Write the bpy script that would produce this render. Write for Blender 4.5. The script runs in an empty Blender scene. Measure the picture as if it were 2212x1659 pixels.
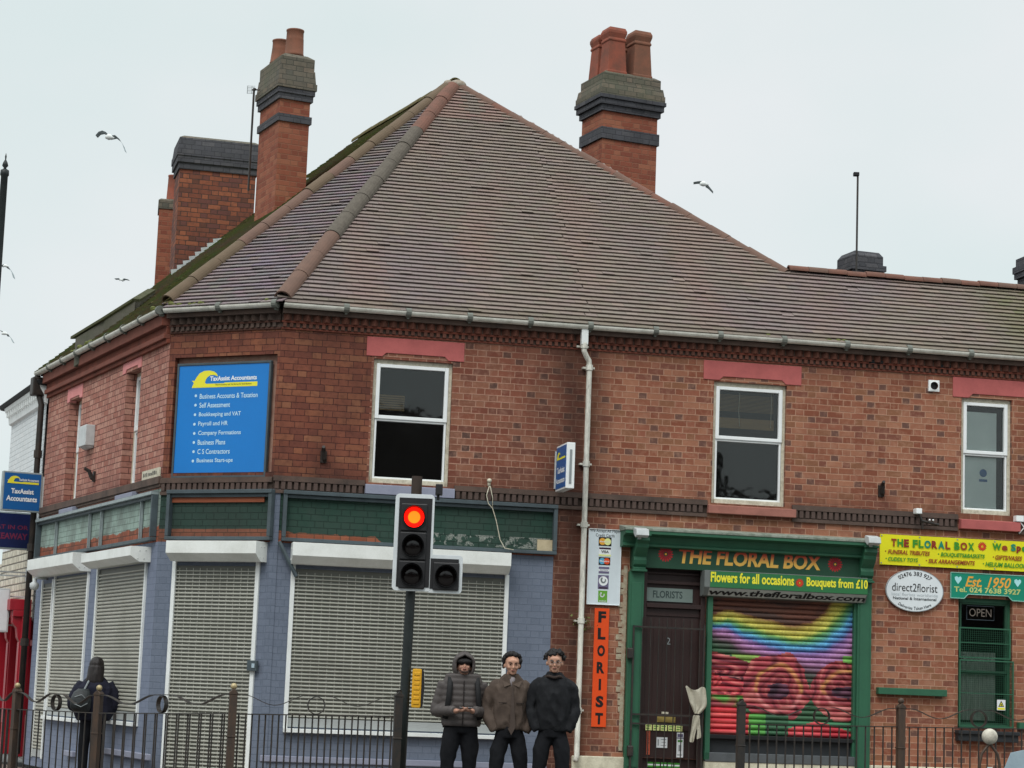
import bpy, bmesh, math, random
from mathutils import Vector, Matrix, noise
random.seed(7)
scene = bpy.context.scene
COL = scene.collection
V = Vector
# ------------------------------------------------------------------ camera
FPX, CX, CY, YH, RHO = 4600., 1106., 829.5, 1500., 0.038      # solved from the vanishing points (frame 2212 x 1659)
TH = math.atan((YH-CY)*math.cos(RHO)/FPX)
HC = 1.37
f0 = V((0, math.cos(TH), math.sin(TH))); u0 = V((0, -math.sin(TH), math.cos(TH))); r0 = V((1, 0, 0))
CR = r0*math.cos(RHO)+u0*math.sin(RHO); CU = u0*math.cos(RHO)-r0*math.sin(RHO)
cam_d = bpy.data.cameras.new('camera'); cam = bpy.data.objects.new('camera', cam_d); COL.objects.link(cam)
cam.matrix_world = Matrix(((CR.x, CU.x, -f0.x, 0), (CR.y, CU.y, -f0.y, 0), (CR.z, CU.z, -f0.z, HC), (0, 0, 0, 1)))
cam_d.sensor_width = 36; cam_d.lens = 36*FPX/2212; cam_d.clip_start = .1; cam_d.clip_end = 3000
scene.camera = cam
# ------------------------------------------------------------------ sky, light, exposure
SUN_EL, SUN_AZ = 50, 200
world = bpy.data.worlds.new('World'); scene.world = world; world.use_nodes = True
nt = world.node_tree; nt.nodes.clear()
out = nt.nodes.new('ShaderNodeOutputWorld'); bg = nt.nodes.new('ShaderNodeBackground'); bg2 = nt.nodes.new('ShaderNodeBackground')
sky = nt.nodes.new('ShaderNodeTexSky'); sky.sky_type = 'NISHITA'; sky.sun_disc = False
sky.sun_elevation = math.radians(SUN_EL); sky.sun_rotation = math.radians(SUN_AZ)
nt.links.new(sky.outputs[0], bg.inputs[0]); bg.inputs[1].default_value = 0.006
tc = nt.nodes.new('ShaderNodeTexCoord'); sp = nt.nodes.new('ShaderNodeSeparateXYZ'); nt.links.new(tc.outputs['Generated'], sp.inputs[0])
mp = nt.nodes.new('ShaderNodeMapping'); mp.inputs['Scale'].default_value = (1, 1, 1.6); nt.links.new(tc.outputs['Generated'], mp.inputs[0])
nz = nt.nodes.new('ShaderNodeTexNoise'); nz.inputs['Scale'].default_value = 5.; nz.inputs['Detail'].default_value = 4; nz.inputs['Roughness'].default_value = .45
nt.links.new(mp.outputs[0], nz.inputs['Vector'])
rp = nt.nodes.new('ShaderNodeValToRGB'); rp.color_ramp.elements[0].position = .35; rp.color_ramp.elements[1].position = .68
rp.color_ramp.elements[0].color = (.70, .785, .785, 1); rp.color_ramp.elements[1].color = (.79, .82, .83, 1)   # cloud deck
nt.links.new(nz.outputs['Fac'], rp.inputs[0]); nt.links.new(rp.outputs[0], bg2.inputs[0])
mr = nt.nodes.new('ShaderNodeMapRange'); mr.inputs['From Min'].default_value = .35; mr.inputs['From Max'].default_value = 1.; mr.inputs['To Min'].default_value = 1.; mr.inputs['To Max'].default_value = 2.6
nt.links.new(sp.outputs['Z'], mr.inputs[0]); nt.links.new(mr.outputs[0], bg2.inputs[1])
ad = nt.nodes.new('ShaderNodeAddShader'); nt.links.new(bg.outputs[0], ad.inputs[0]); nt.links.new(bg2.outputs[0], ad.inputs[1]); nt.links.new(ad.outputs[0], out.inputs[0])
sd = bpy.data.lights.new('sun', 'SUN'); sd.energy = 1.5; sd.angle = math.radians(25); sd.color = (1, .97, .93)
sun = bpy.data.objects.new('sun', sd); COL.objects.link(sun)
a_, e_ = math.radians(SUN_AZ), math.radians(SUN_EL)
sun.rotation_euler = V((math.sin(a_)*math.cos(e_), math.cos(a_)*math.cos(e_), math.sin(e_))).to_track_quat('Z', 'Y').to_euler()
scene.view_settings.view_transform = 'Standard'; scene.view_settings.look = 'None'
scene.view_settings.exposure = 0.0; scene.view_settings.gamma = 1
scene.render.resolution_x = 1024; scene.render.resolution_y = 768

# ------------------------------------------------------------------ geometry of the place
CAM = V((0, 0, HC))
def ray(x, y): return f0*FPX+CR*(x-CX)+CU*(CY-y)
def hit(x, y, p0, n): r = ray(x, y); return CAM+r*((p0-CAM).dot(n)/r.dot(n))
def atdepth(x, y, d): return CAM+ray(x, y)*(d/FPX)
def GZ(x): return max(-.2, min(.25, .03+.018*x))             # the pavement rises gently to the right
class Fr:
    """a vertical wall: u along it, n outward, z up"""
    def __init__(s, o, az):
        a = math.radians(az); s.o = V((o[0], o[1], 0)); s.d = V((math.sin(a), math.cos(a), 0)); s.n = V((s.d.y, -s.d.x, 0))
    def P(s, u, n, z): return s.o+s.d*u+s.n*n+V((0, 0, z))
    def at(s, x, y, n=0.):
        q = hit(x, y, s.o+s.n*n, s.n); return ((q-s.o).dot(s.d), q.z)
    def shift(s, u, n=0, z=0):
        f = Fr(s.o, 0); f.o = s.P(u, n, z); f.d = s.d; f.n = s.n; return f
class Ax:
    """world axes at an origin, optional turn about z"""
    def __init__(s, o=(0, 0, 0), rz=0):
        c, n = math.cos(rz), math.sin(rz); s.o = V(o); s.x = V((c, n, 0)); s.y = V((-n, c, 0))
    def P(s, a, b, c): return s.o+s.x*a+s.y*b+V((0, 0, c))
FR = Fr(atdepth(1262, 1200, 27.9), 78.6)
k2 = hit(592, 1000, FR.o, FR.n); FR = Fr(k2, 78.6)            # street front, right
FC = Fr(k2, 116.)
k1 = hit(352, 1000, FC.o, FC.n); CL = -(k1-k2).dot(FC.d)      # chamfer length
FC = Fr(k1, 116.)
FL = Fr(k1, 154.8)                                            # side street front (u negative away from the corner)

# ------------------------------------------------------------------ mesh builder
def srgb(h):
    h = h.lstrip('#'); r = []
    for i in (0, 2, 4):
        c = int(h[i:i+2], 16)/255; r.append(c/12.92 if c <= .04045 else ((c+.055)/1.055)**2.4)
    return tuple(r)+(1,)
class MB:
    def __init__(s, fr=None): s.fr = fr or Ax(); s.v = []; s.l = []; s.f = []; s.m = []; s.c = []; s.usecol = False
    def V(s, a, b, c): s.v.append(s.fr.P(a, b, c)); s.l.append((a, b, c)); return len(s.v)-1
    def W(s, p): s.v.append(V(p)); s.l.append(tuple(p)); return len(s.v)-1
    def F(s, ix, m=0, col=None): s.f.append(tuple(ix)); s.m.append(m); s.c.append(col)
    def box(s, a0, a1, b0, b1, c0, c1, m=0, col=None):
        i = [s.V(a, b, c) for c in (c0, c1) for b in (b0, b1) for a in (a0, a1)]
        for q in ((0, 1, 3, 2), (4, 6, 7, 5), (0, 4, 5, 1), (2, 3, 7, 6), (0, 2, 6, 4), (1, 5, 7, 3)): s.F([i[k] for k in q], m, col)
        return s
    def quad(s, pts, m=0, col=None): s.F([s.V(*p) for p in pts], m, col); return s
    def prism(s, pts, axis, t0, t1, m=0):
        """pts: 2-D outline; axis 'b' -> (a,c) outline swept in b; 'a' -> (b,c) swept in a; 'c' -> (a,b) swept in c"""
        def q(p, t): return (p[0], t, p[1]) if axis == 'b' else ((t, p[0], p[1]) if axis == 'a' else (p[0], p[1], t))
        A = [s.V(*q(p, t0)) for p in pts]; B = [s.V(*q(p, t1)) for p in pts]; n = len(pts)
        s.F(A, m); s.F(B[::-1], m)
        for i in range(n): s.F((A[i], B[i], B[(i+1) % n], A[(i+1) % n]), m)
        return s
    def tube(s, path, r, n=8, m=0, cap=True, flat=1., local=True):
        """tube along a path (local points); r number or list"""
        P = [s.fr.P(*p) if local else V(p) for p in path]; k = len(P); R = r if isinstance(r, (list, tuple)) else [r]*k
        up = None; rings = []
        for i in range(k):
            t = (P[min(i+1, k-1)]-P[max(i-1, 0)]).normalized()
            if up is None: up = V((0, 0, 1)) if abs(t.z) < .9 else V((0, 1, 0))
            sx = t.cross(up).normalized(); up = sx.cross(t).normalized()
            ring = []
            for j in range(n):
                a = 2*math.pi*j/n; q = P[i]+sx*math.cos(a)*R[i]+up*math.sin(a)*R[i]*flat
                s.v.append(q); s.l.append(tuple(q)); ring.append(len(s.v)-1)
            rings.append(ring)
        for i in range(k-1):
            for j in range(n): s.F((rings[i][j], rings[i][(j+1) % n], rings[i+1][(j+1) % n], rings[i+1][j]), m)
        if cap: s.F(rings[0][::-1], m); s.F(rings[-1], m)
        return s
    def lathe(s, c, prof, n=16, m=0, sx=1., sy=1.):
        """c local centre, prof [(r,z)]"""
        rings = [[s.V(c[0]+math.cos(2*math.pi*j/n)*r*sx, c[1]+math.sin(2*math.pi*j/n)*r*sy, c[2]+z) for j in range(n)] for r, z in prof]
        for i in range(len(rings)-1):
            for j in range(n): s.F((rings[i][j], rings[i][(j+1) % n], rings[i+1][(j+1) % n], rings[i+1][j]), m)
        if prof[0][0] > 1e-4: s.F(rings[0][::-1], m)
        if prof[-1][0] > 1e-4: s.F(rings[-1], m)
        return s
    def ball(s, c, rx, ry=None, rz=None, n=14, k=9, m=0):
        ry = ry or rx; rz = rz or rx
        return s.lathe(c, [(max(1e-4, math.sin(math.pi*i/k)), -math.cos(math.pi*i/k)*rz) for i in range(k+1)], n, m, rx, ry)
    def loft(s, rings, n=16, m=0, p=2.):
        """rings: (cx,cy,z,rx,ry) super-ellipses stacked"""
        R = []
        for cx, cy, z, rx, ry in rings:
            q = []
            for j in range(n):
                a = 2*math.pi*j/n; ca, sa = math.cos(a), math.sin(a)
                q.append(s.V(cx+rx*math.copysign(abs(ca)**(2/p), ca), cy+ry*math.copysign(abs(sa)**(2/p), sa), z))
            R.append(q)
        for i in range(len(R)-1):
            for j in range(n): s.F((R[i][j], R[i][(j+1) % n], R[i+1][(j+1) % n], R[i+1][j]), m)
        s.F(R[0][::-1], m); s.F(R[-1], m); return s
    def ring(s, c, R, r0_, w, n=28, m=0):
        """flat band ring (axis = b) centre c, radius R, band thickness r0_, width w"""
        A = []
        for j in range(n):
            a = 2*math.pi*j/n; ca, sa = math.cos(a), math.sin(a)
            A.append([s.V(c[0]+ca*q, c[1]+b, c[2]+sa*q) for q, b in ((R, -w/2), (R, w/2), (R-r0_, w/2), (R-r0_, -w/2))])
        for j in range(n):
            B = A[(j+1) % n]; C_ = A[j]
            for k in range(4): s.F((C_[k], B[k], B[(k+1) % 4], C_[(k+1) % 4]), m)
        return s
    def disc(s, c, R, n=24, m=0, sx=1.):
        s.F([s.V(c[0]+math.cos(2*math.pi*j/n)*R*sx, c[1], c[2]+math.sin(2*math.pi*j/n)*R) for j in range(n)], m); return s
    def wall(s, a0, a1, c0, c1, holes, b=0., m=0, rev=.1, mr=None):
        xs = sorted({a0, a1, *[min(max(h[i], a0), a1) for h in holes for i in (0, 1)]}); zs = sorted({c0, c1, *[min(max(h[i], c0), c1) for h in holes for i in (2, 3)]})
        for i in range(len(xs)-1):
            for j in range(len(zs)-1):
                x, z = (xs[i]+xs[i+1])/2, (zs[j]+zs[j+1])/2
                if any(h[0] < x < h[1] and h[2] < z < h[3] for h in holes): continue
                s.quad(((xs[i], b, zs[j]), (xs[i+1], b, zs[j]), (xs[i+1], b, zs[j+1]), (xs[i], b, zs[j+1])), m)
        for h in holes:
            x0, x1, z0, z1 = h[:4]; q = rev if mr is None else rev
            for A, B in (((x0, z0), (x0, z1)), ((x1, z0), (x1, z1)), ((x0, z0), (x1, z0)), ((x0, z1), (x1, z1))):
                s.quad(((A[0], b, A[1]), (B[0], b, B[1]), (B[0], b-q, B[1]), (A[0], b-q, A[1])), m if mr is None else mr)
        return s
    def text(s, body, a0, a1, c0, c1, b, m=0, ex=.002, bold=0., shear=0., fr=None, warp=None, res=3):
        """lettering stretched to the rectangle a0..a1, c0..c1 on the plane b"""
        cu = bpy.data.curves.new('t', 'FONT'); cu.body = body; cu.size = 1; cu.offset = bold; cu.shear = shear; cu.resolution_u = res
        ob = bpy.data.objects.new('t', cu); COL.objects.link(ob)
        dg = bpy.context.evaluated_depsgraph_get(); me = bpy.data.meshes.new_from_object(ob.evaluated_get(dg))
        X = [v.co.x for v in me.vertices]; Y = [v.co.y for v in me.vertices]
        if X:
            x0, x1, y0, y1 = min(X), max(X), min(Y), max(Y); base = len(s.v); kx = (a1-a0)/(x1-x0); ky = (c1-c0)/(y1-y0)
            for v in me.vertices:
                a, c = a0+(v.co.x-x0)*kx, c0+(v.co.y-y0)*ky
                if warp: a, c = warp(a, c)
                s.V(a, b+ex, c)
            for p in me.polygons: s.F([base+i for i in p.vertices], m)
        bpy.data.objects.remove(ob); bpy.data.curves.remove(cu); bpy.data.meshes.remove(me); return s
    def build(s, name, mats, parent=None, smooth=False, bevel=0., keepo=None, label=None):
        if not isinstance(mats, (list, tuple)): mats = [mats]
        if parent is not None: org = WL[parent]
        elif keepo is not None: org = V(keepo)
        else:
            xs = [v.x for v in s.v]; ys = [v.y for v in s.v]; zs = [v.z for v in s.v]
            org = V(((min(xs)+max(xs))/2, (min(ys)+max(ys))/2, min(zs)))
        me = bpy.data.meshes.new(name); me.from_pydata([v-org for v in s.v], [], s.f)
        for m in mats: me.materials.append(m)
        me.polygons.foreach_set('material_index', s.m)
        uvl = me.uv_layers.new(name='UVMap')
        for p, f in zip(me.polygons, s.f):
            q = [V(s.l[i]) for i in f]; nn = (q[1]-q[0]).cross(q[2]-q[0])
            if nn.length < 1e-12 and len(q) > 3: nn = (q[2]-q[0]).cross(q[3]-q[0])
            a, b, c = abs(nn.x), abs(nn.y), abs(nn.z)
            for li, w in zip(p.loop_indices, q):
                uvl.data[li].uv = (w.x, w.z) if (b >= a and b >= c) else ((w.y+.17, w.z) if a >= c else (w.x, w.y))
        if s.usecol:
            ca = me.color_attributes.new('Col', 'FLOAT_COLOR', 'CORNER')
            for p, c in zip(me.polygons, s.c):
                for li in p.loop_indices: ca.data[li].color = c or (1, 1, 1, 1)
        bm = bmesh.new(); bm.from_mesh(me)
        bmesh.ops.recalc_face_normals(bm, faces=bm.faces)
        if bevel > 0:
            ed = [e for e in bm.edges if len(e.link_faces) == 2 and e.calc_face_angle(0) > .5]
            bmesh.ops.bevel(bm, geom=ed, offset=bevel, segments=2, profile=.5, affect='EDGES', clamp_overlap=True)
        bm.to_mesh(me); bm.free()
        if smooth: me.polygons.foreach_set('use_smooth', [True]*len(me.polygons))
        me.update()
        ob = bpy.data.objects.new(name, me); COL.objects.link(ob)
        if parent is not None: ob.parent = parent; WL[ob] = WL[parent]
        else: ob.location = org; WL[ob] = org
        if label: ob['label'] = label
        return ob
WL = {}
def thing(name, label, cat, loc=(0, 0, 0), group=None, kind=None):
    o = bpy.data.objects.new(name, None); COL.objects.link(o); o.location = loc; o.empty_display_size = .2
    WL[o] = V(loc); return tag(o, label, cat, group, kind)
def tag(o, label, cat=None, group=None, kind=None):
    o['label'] = label
    if cat: o['category'] = cat
    if group: o['group'] = group
    if kind: o['kind'] = kind
    return o
def copy_tree(o, parent=None):
    c = o.copy(); COL.objects.link(c)
    if parent is not None: c.parent = parent
    WL[c] = WL[o]
    for ch in [x for x in bpy.data.objects if x.parent == o]: copy_tree(ch, c)
    return c
def blob(mb, name, mats, parent, vox=.012, smooth=6, iters=1, fac=.5, label=None, paint=None, fold=None):
    """weld overlapping tapered forms into one continuous skin"""
    ob = mb.build(name+'_tmp', mats, None, keepo=WL[parent])
    r = ob.modifiers.new('r', 'REMESH'); r.mode = 'VOXEL'; r.voxel_size = vox; r.use_smooth_shade = True
    if smooth: sm = ob.modifiers.new('s', 'SMOOTH'); sm.iterations = smooth; sm.factor = fac
    dg = bpy.context.evaluated_depsgraph_get(); me = bpy.data.meshes.new_from_object(ob.evaluated_get(dg))
    bpy.data.objects.remove(ob)
    me.name = name; n = bpy.data.objects.new(name, me); COL.objects.link(n); n.parent = parent; WL[n] = WL[parent]
    if fold:
        am, sx_, sz_ = fold; o3 = V((len(bpy.data.meshes)*.37, 1.3, 5.1)); N_ = [v.normal.copy() for v in me.vertices]
        for v, nn in zip(me.vertices, N_):
            c = v.co; w = V((c.x*sx_, c.y*sx_, c.z*sz_+c.x*4))+o3; f = noise.noise(w); g2 = noise.noise(w*2.3)
            v.co = c+nn*am*((1-abs(f)*2.4)*.8+g2*.6)
    me.materials.clear()
    for m in (mats if isinstance(mats, (list, tuple)) else [mats]): me.materials.append(m)
    if paint:
        for p in me.polygons: p.material_index = paint(p.center)
    if label: n['label'] = label
    return n

# ------------------------------------------------------------------ materials
class NT:
    def __init__(s, name):
        s.mat = bpy.data.materials.new(name); s.mat.use_nodes = True; s.t = s.mat.node_tree; s.b = s.t.nodes['Principled BSDF']
    def n(s, kind, **k):
        x = s.t.nodes.new('ShaderNode'+kind)
        for a, b in k.items(): setattr(x, a, b)
        return x
    def L(s, a, b): s.t.links.new(a, b)
    def put(s, inp, v):
        if hasattr(v, 'is_output'): s.L(v, inp)
        else: inp.default_value = v
    def M(s, op, a, b=0., c=None, clamp=False):
        x = s.n('Math', operation=op, use_clamp=clamp); s.put(x.inputs[0], a); s.put(x.inputs[1], b)
        if c is not None: s.put(x.inputs[2], c)
        return x.outputs[0]
    def mix(s, f, a, b, bt='MIX'):
        x = s.n('Mix', data_type='RGBA', blend_type=bt); s.put(x.inputs[0], f); s.put(x.inputs[6], a); s.put(x.inputs[7], b); return x.outputs[2]
    def noise(s, vec, sc, det=3, rough=.55):
        x = s.n('TexNoise'); x.inputs['Scale'].default_value = sc; x.inputs['Detail'].default_value = det; x.inputs['Roughness'].default_value = rough
        if vec is not None: s.L(vec, x.inputs['Vector'])
        return x.outputs['Fac']
    def step(s, v, lo, hi): 
        x = s.n('MapRange', clamp=True); s.put(x.inputs[0], v); x.inputs[1].default_value = lo; x.inputs[2].default_value = hi; return x.outputs[0]
    def vec(s, sc=(1, 1, 1)):
        t = s.n('TexCoord'); m = s.n('Mapping'); s.L(t.outputs['Object'], m.inputs[0]); m.inputs['Scale'].default_value = sc; return m.outputs[0]
    def bump(s, h, st=.3, dist=.01):
        x = s.n('Bump'); x.inputs['Strength'].default_value = st; x.inputs['Distance'].default_value = dist; s.L(h, x.inputs['Height']); s.L(x.outputs[0], s.b.inputs['Normal'])
    def fin(s, col, rough=.7, spec=.3, metal=0.):
        s.put(s.b.inputs['Base Color'], col); s.put(s.b.inputs['Roughness'], rough); s.b.inputs['Specular IOR Level'].default_value = spec; s.b.inputs['Metallic'].default_value = metal
        return s.mat
def mat(name, c, rough=.65, spec=.3, metal=0., c2=None, sc=6., amt=.5, bump=.15, bd=.004, str_=(1, 1, 1), fine=60.):
    """painted / cast / cloth surfaces: a base colour with irregular wear and a fine surface"""
    t = NT(name); v = t.vec(str_); c = srgb(c) if isinstance(c, str) else c
    c2 = srgb(c2) if isinstance(c2, str) else (c2 or tuple(q*.62 for q in c[:3])+(1,))
    n1 = t.noise(v, sc, 5, .65); n2 = t.noise(v, fine, 3, .6)
    f = t.step(t.M('ADD', t.M('MULTIPLY', n1, .75), t.M('MULTIPLY', n2, .25)), .42, .68)
    col = t.mix(t.M('MULTIPLY', f, amt), c, c2)
    t.bump(n2, bump, bd)
    return t.fin(col, t.M('ADD', rough-.08, t.M('MULTIPLY', n1, .16)), spec, metal)
def glow(name, c, e):
    t = NT(name); t.b.inputs['Emission Color'].default_value = srgb(c); t.b.inputs['Emission Strength'].default_value = e; return t.fin(srgb(c), .4)
def glass(name, tint='#20262a', alpha=.45, rough=.03):
    t = NT(name); tr = t.n('BsdfTransparent'); tr.inputs[0].default_value = (.9, .93, .92, 1); mx = t.n('MixShader'); fr = t.n('Fresnel'); fr.inputs[0].default_value = 1.5
    gl = t.n('BsdfGlossy'); gl.inputs['Roughness'].default_value = rough; nn = t.noise(t.vec(), 3.5, 2)
    bp = t.n('Bump'); bp.inputs['Strength'].default_value = .06; bp.inputs['Distance'].default_value = .02; t.L(nn, bp.inputs['Height']); t.L(bp.outputs[0], gl.inputs['Normal'])
    t.L(t.M('MULTIPLY', fr.outputs[0], 1.05), mx.inputs[0]); t.L(tr.outputs[0], mx.inputs[1]); t.L(gl.outputs[0], mx.inputs[2])
    t.L(mx.outputs[0], t.t.nodes['Material Output'].inputs[0]); return t.mat
def brick(name, cols, mortar, hc=.0845, per=.338, share=.66, mw=.011, header=.0, hcol=None, soot=.4, sootc='#2b2320', paint=None, patch=None, offs=(0, 0), bump=.5, sootz=None, sootx=None, flake=None):
    """courses of brick laid in UV metres; share<1 gives Flemish bond (long brick, short brick)"""
    t = NT(name); uv = t.n('UVMap').outputs[0]; sep = t.n('SeparateXYZ'); t.L(uv, sep.inputs[0])
    ob = t.vec(); wob = t.noise(ob, 9., 2)
    x = t.M('ADD', sep.outputs[0], offs[0]); z = t.M('ADD', t.M('ADD', sep.outputs[1], offs[1]), t.M('MULTIPLY', t.M('SUBTRACT', wob, .5), .008))
    v = t.M('DIVIDE', z, hc); row = t.M('FLOOR', v); fv = t.M('FRACT', v)
    uu = t.M('ADD', t.M('DIVIDE', x, per), t.M('MULTIPLY', t.M('MODULO', t.M('ABSOLUTE', row), 2.), .5)); k = t.M('FLOOR', uu); fu = t.M('FRACT', uu)
    isH = t.M('GREATER_THAN', fu, share)
    xl = t.M('MULTIPLY', t.M('SUBTRACT', fu, t.M('MULTIPLY', isH, share)), per)
    w = t.M('ADD', share*per, t.M('MULTIPLY', isH, (1-2*share)*per))
    dx = t.M('MINIMUM', xl, t.M('SUBTRACT', w, xl)); dz = t.M('MULTIPLY', t.M('MINIMUM', fv, t.M('SUBTRACT', 1., fv)), hc)
    d = t.M('ADD', t.M('MINIMUM', dx, dz), t.M('MULTIPLY', t.M('SUBTRACT', t.noise(ob, 45., 3), .5), .008)); d = t.M('ADD', d, t.M('MULTIPLY', t.M('SUBTRACT', t.noise(ob, 16., 2), .5), .009))
    face = t.step(d, mw*.35, mw*.75)
    cid = t.n('CombineXYZ'); t.L(row, cid.inputs[0]); t.L(t.M('ADD', t.M('MULTIPLY', k, 2.), isH), cid.inputs[1])
    wn = t.n('TexWhiteNoise', noise_dimensions='3D'); t.L(cid.outputs[0], wn.inputs['Vector'])
    rmp = t.n('ValToRGB'); rmp.color_ramp.interpolation = 'CONSTANT' if len(cols) > 4 else 'LINEAR'
    while len(rmp.color_ramp.elements) < len(cols): rmp.color_ramp.elements.new(.5)
    for i, c in enumerate(cols): rmp.color_ramp.elements[i].position = i/len(cols) if len(cols) > 4 else i/max(1, len(cols)-1); rmp.color_ramp.elements[i].color = srgb(c)
    t.L(wn.outputs[0], rmp.inputs[0]); col = rmp.outputs[0]
    if header > 0:
        sw = t.n('SeparateColor'); t.L(wn.outputs['Color'], sw.inputs[0])
        col = t.mix(t.M('MULTIPLY', isH, t.M('GREATER_THAN', sw.outputs[1], 1-header)), col, srgb(hcol or '#3a2a28'))
    fn = t.noise(ob, 70., 4, .7); md = t.noise(ob, 14., 3)
    col = t.mix(t.M('MULTIPLY', t.step(fn, .35, .75), .35), col, t.mix(1., col, (.55, .5, .5, 1), 'MULTIPLY'))
    col = t.mix(t.M('MULTIPLY', t.step(md, .48, .72), .42), col, srgb(mortar))
    col = t.mix(face, srgb(mortar), col)
    h = t.M('ADD', face, t.M('MULTIPLY', fn, .35))
    if paint:
        pc, keep = srgb(paint[0]), paint[1]
        pn = t.noise(ob, 5., 5, .7); pm = t.step(pn, keep, keep+.04)
        pcol = t.mix(t.M('MULTIPLY', t.step(t.noise(ob, 2.2, 4), .4, .7), .4), pc, srgb(paint[2]) if len(paint) > 2 else tuple(q*.75 for q in pc[:3])+(1,))
        col = t.mix(pm, pcol, col)
    if patch:      # paint above a ragged line, bare brick below it: (paint colour, line height, raggedness, second colour)
        if len(patch) > 4: zz_ = t.M('ADD', sep.outputs[1], t.M('MULTIPLY', t.step(sep.outputs[0], patch[4][0], patch[4][0]+.08), patch[4][1]))
        else: zz_ = sep.outputs[1]
        ln = t.M('ADD', zz_, t.M('MULTIPLY', t.M('SUBTRACT', t.noise(ob, 2.4, 4, .7), .5), patch[2]))
        pcol = t.mix(t.step(t.noise(ob, 3., 4), .42, .62), srgb(patch[0]), srgb(patch[3])); pcol = t.mix(t.M('MULTIPLY', t.M('SUBTRACT', 1., face), .5), pcol, tuple(q*.3 for q in srgb(patch[0])[:3])+(1,))
        col = t.mix(t.step(ln, patch[1], patch[1]+.012), col, pcol)
    st = t.step(t.noise(t.vec((1, 1, .45)), 1.1, 5, .62), .46, .72)
    col = t.mix(t.M('MULTIPLY', st, soot), col, srgb(sootc))
    if flake:      # grey patches where the render has come away: (u from, z low, z high, colour)
        q = t.M('MULTIPLY', t.M('MULTIPLY', t.M('GREATER_THAN', sep.outputs[0], flake[0]), t.M('GREATER_THAN', sep.outputs[1], flake[1])), t.M('LESS_THAN', sep.outputs[1], flake[2]))
        col = t.mix(t.M('MULTIPLY', q, t.step(t.noise(ob, 8., 5, .7), .50, .53)), col, t.mix(t.step(fn, .4, .6), srgb(flake[3]), srgb('#5c625d')))
    if sootx:      # damp streak that runs down the wall beside a pipe: (u, half width, amount)
        q = t.M('SUBTRACT', 1., t.M('DIVIDE', t.M('ABSOLUTE', t.M('SUBTRACT', t.M('ADD', sep.outputs[0], t.M('MULTIPLY', t.M('SUBTRACT', t.noise(t.vec((1, 1, .6)), 2., 4), .5), .5)), sootx[0])), sootx[1]), clamp=True)
        col = t.mix(t.M('MULTIPLY', q, sootx[2]), col, srgb('#3a2620'))
    if sootz:      # weathering that belongs to a height band: (z centre, half width, amount)
        for zc, hw, am in sootz:
            q = t.M('SUBTRACT', 1., t.M('DIVIDE', t.M('ABSOLUTE', t.M('SUBTRACT', sep.outputs[1], zc)), hw), clamp=True)
            col = t.mix(t.M('MULTIPLY', t.M('MULTIPLY', q, t.step(t.noise(t.vec((1.5, 1.5, .3)), 3., 4), .3, .6)), am), col, srgb(sootc))
    t.bump(h, bump, .006)
    return t.fin(col, .88, .2)
MT = {}
MT['brick_r'] = brick('brick_flemish', ['#83503f', '#7a4739', '#8b5a48', '#805443', '#71483c', '#865140', '#8f604c'], '#a67f6c', header=.2, hcol='#5a433c', soot=.45, sootc='#5c3a30', sootz=[(6.0, .5, .5), (4.0, .35, .8)], sootx=(3.92, .62, .75))
MT['brick_r2'] = brick('brick_flemish_florist', ['#8f5a45', '#854f3c', '#9a6751', '#8a5e46', '#7d4e40', '#935c48', '#a16e56'], '#aa826c', header=.24, hcol='#6a4d44', soot=.25, sootc='#623c32', sootz=[(6.0, .4, .5), (4.0, .35, .8)], sootx=(4.15, .40, .6))
MT['brick_p'] = brick('brick_pressed', ['#85503f', '#7c493a', '#8c5842', '#744539', '#83503f', '#8f5e47'], '#4c2c27', hc=.083, per=.36, mw=.008, soot=.5, sootc='#3c2a25', sootz=[(6.0, .5, .6), (4.0, .35, .8)])
MT['brick_l'] = brick('brick_side', ['#b47e70', '#a87062', '#bd8e7e', '#ab786a', '#ba8878'], '#5d3c37', hc=.083, per=.36, mw=.010, soot=.3, sootc='#6a4640', sootz=[(4.0, .3, .9)])
MT['blue'] = brick('blue_painted_brick', ['#6f7888', '#727b8b', '#6b7484'], '#616a79', mw=.009, soot=.25, sootc='#525965', bump=.35)
MT['bluec'] = brick('blue_painted_corner', ['#7b8497', '#7f889b', '#778093'], '#6b7486', mw=.008, soot=.2, sootc='#5d6172', bump=.3)
MT['green_r'] = brick('green_painted_fascia', ['#9c5c44', '#8f533d', '#a6664c'], '#6a4a3c', patch=('#34473f', 3.30, .14, '#2d453c', (1.35, .085)), soot=.3, header=0, flake=(1.75, 3.255, 3.40, '#8f948c'))
MT['green_c'] = brick('green_painted_corner', ['#7d5040', '#865644'], '#5f4438', patch=('#33433d', 3.33, .02, '#2e413a'), soot=.45)
MT['green_l'] = brick('green_painted_side', ['#a3614c', '#985843', '#7a5042'], '#5e443a', hc=.083, per=.36, patch=('#93a69d', 3.38, .2, '#7f8c85'), soot=.35)
MT['white_b'] = brick('white_painted_brick', ['#e4e8ea', '#dfe4e6', '#e8ebec'], '#b9bec0', mw=.010, soot=.2, sootc='#a5a69f', bump=.6)
MT['stone_w'] = brick('white_rough_stone', ['#d8d4c2', '#cfc9b6', '#ddd9c9'], '#77736a', hc=.12, per=.5, mw=.022, soot=.3, sootc='#8c8672', bump=1.)
MT['brick_c'] = brick('chimney_brick', ['#8f5441', '#884d3c', '#955a46', '#80493a', '#98614b'], '#835947', hc=.083, soot=.3, sootc='#653c30')
MT['brick_cd'] = brick('chimney_brick_sooty', ['#7f4c3c', '#8f5640', '#684439', '#784b3c', '#6d4740', '#965c44'], '#4b3a34', hc=.083, soot=.5, sootc='#3c2c28')
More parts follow.
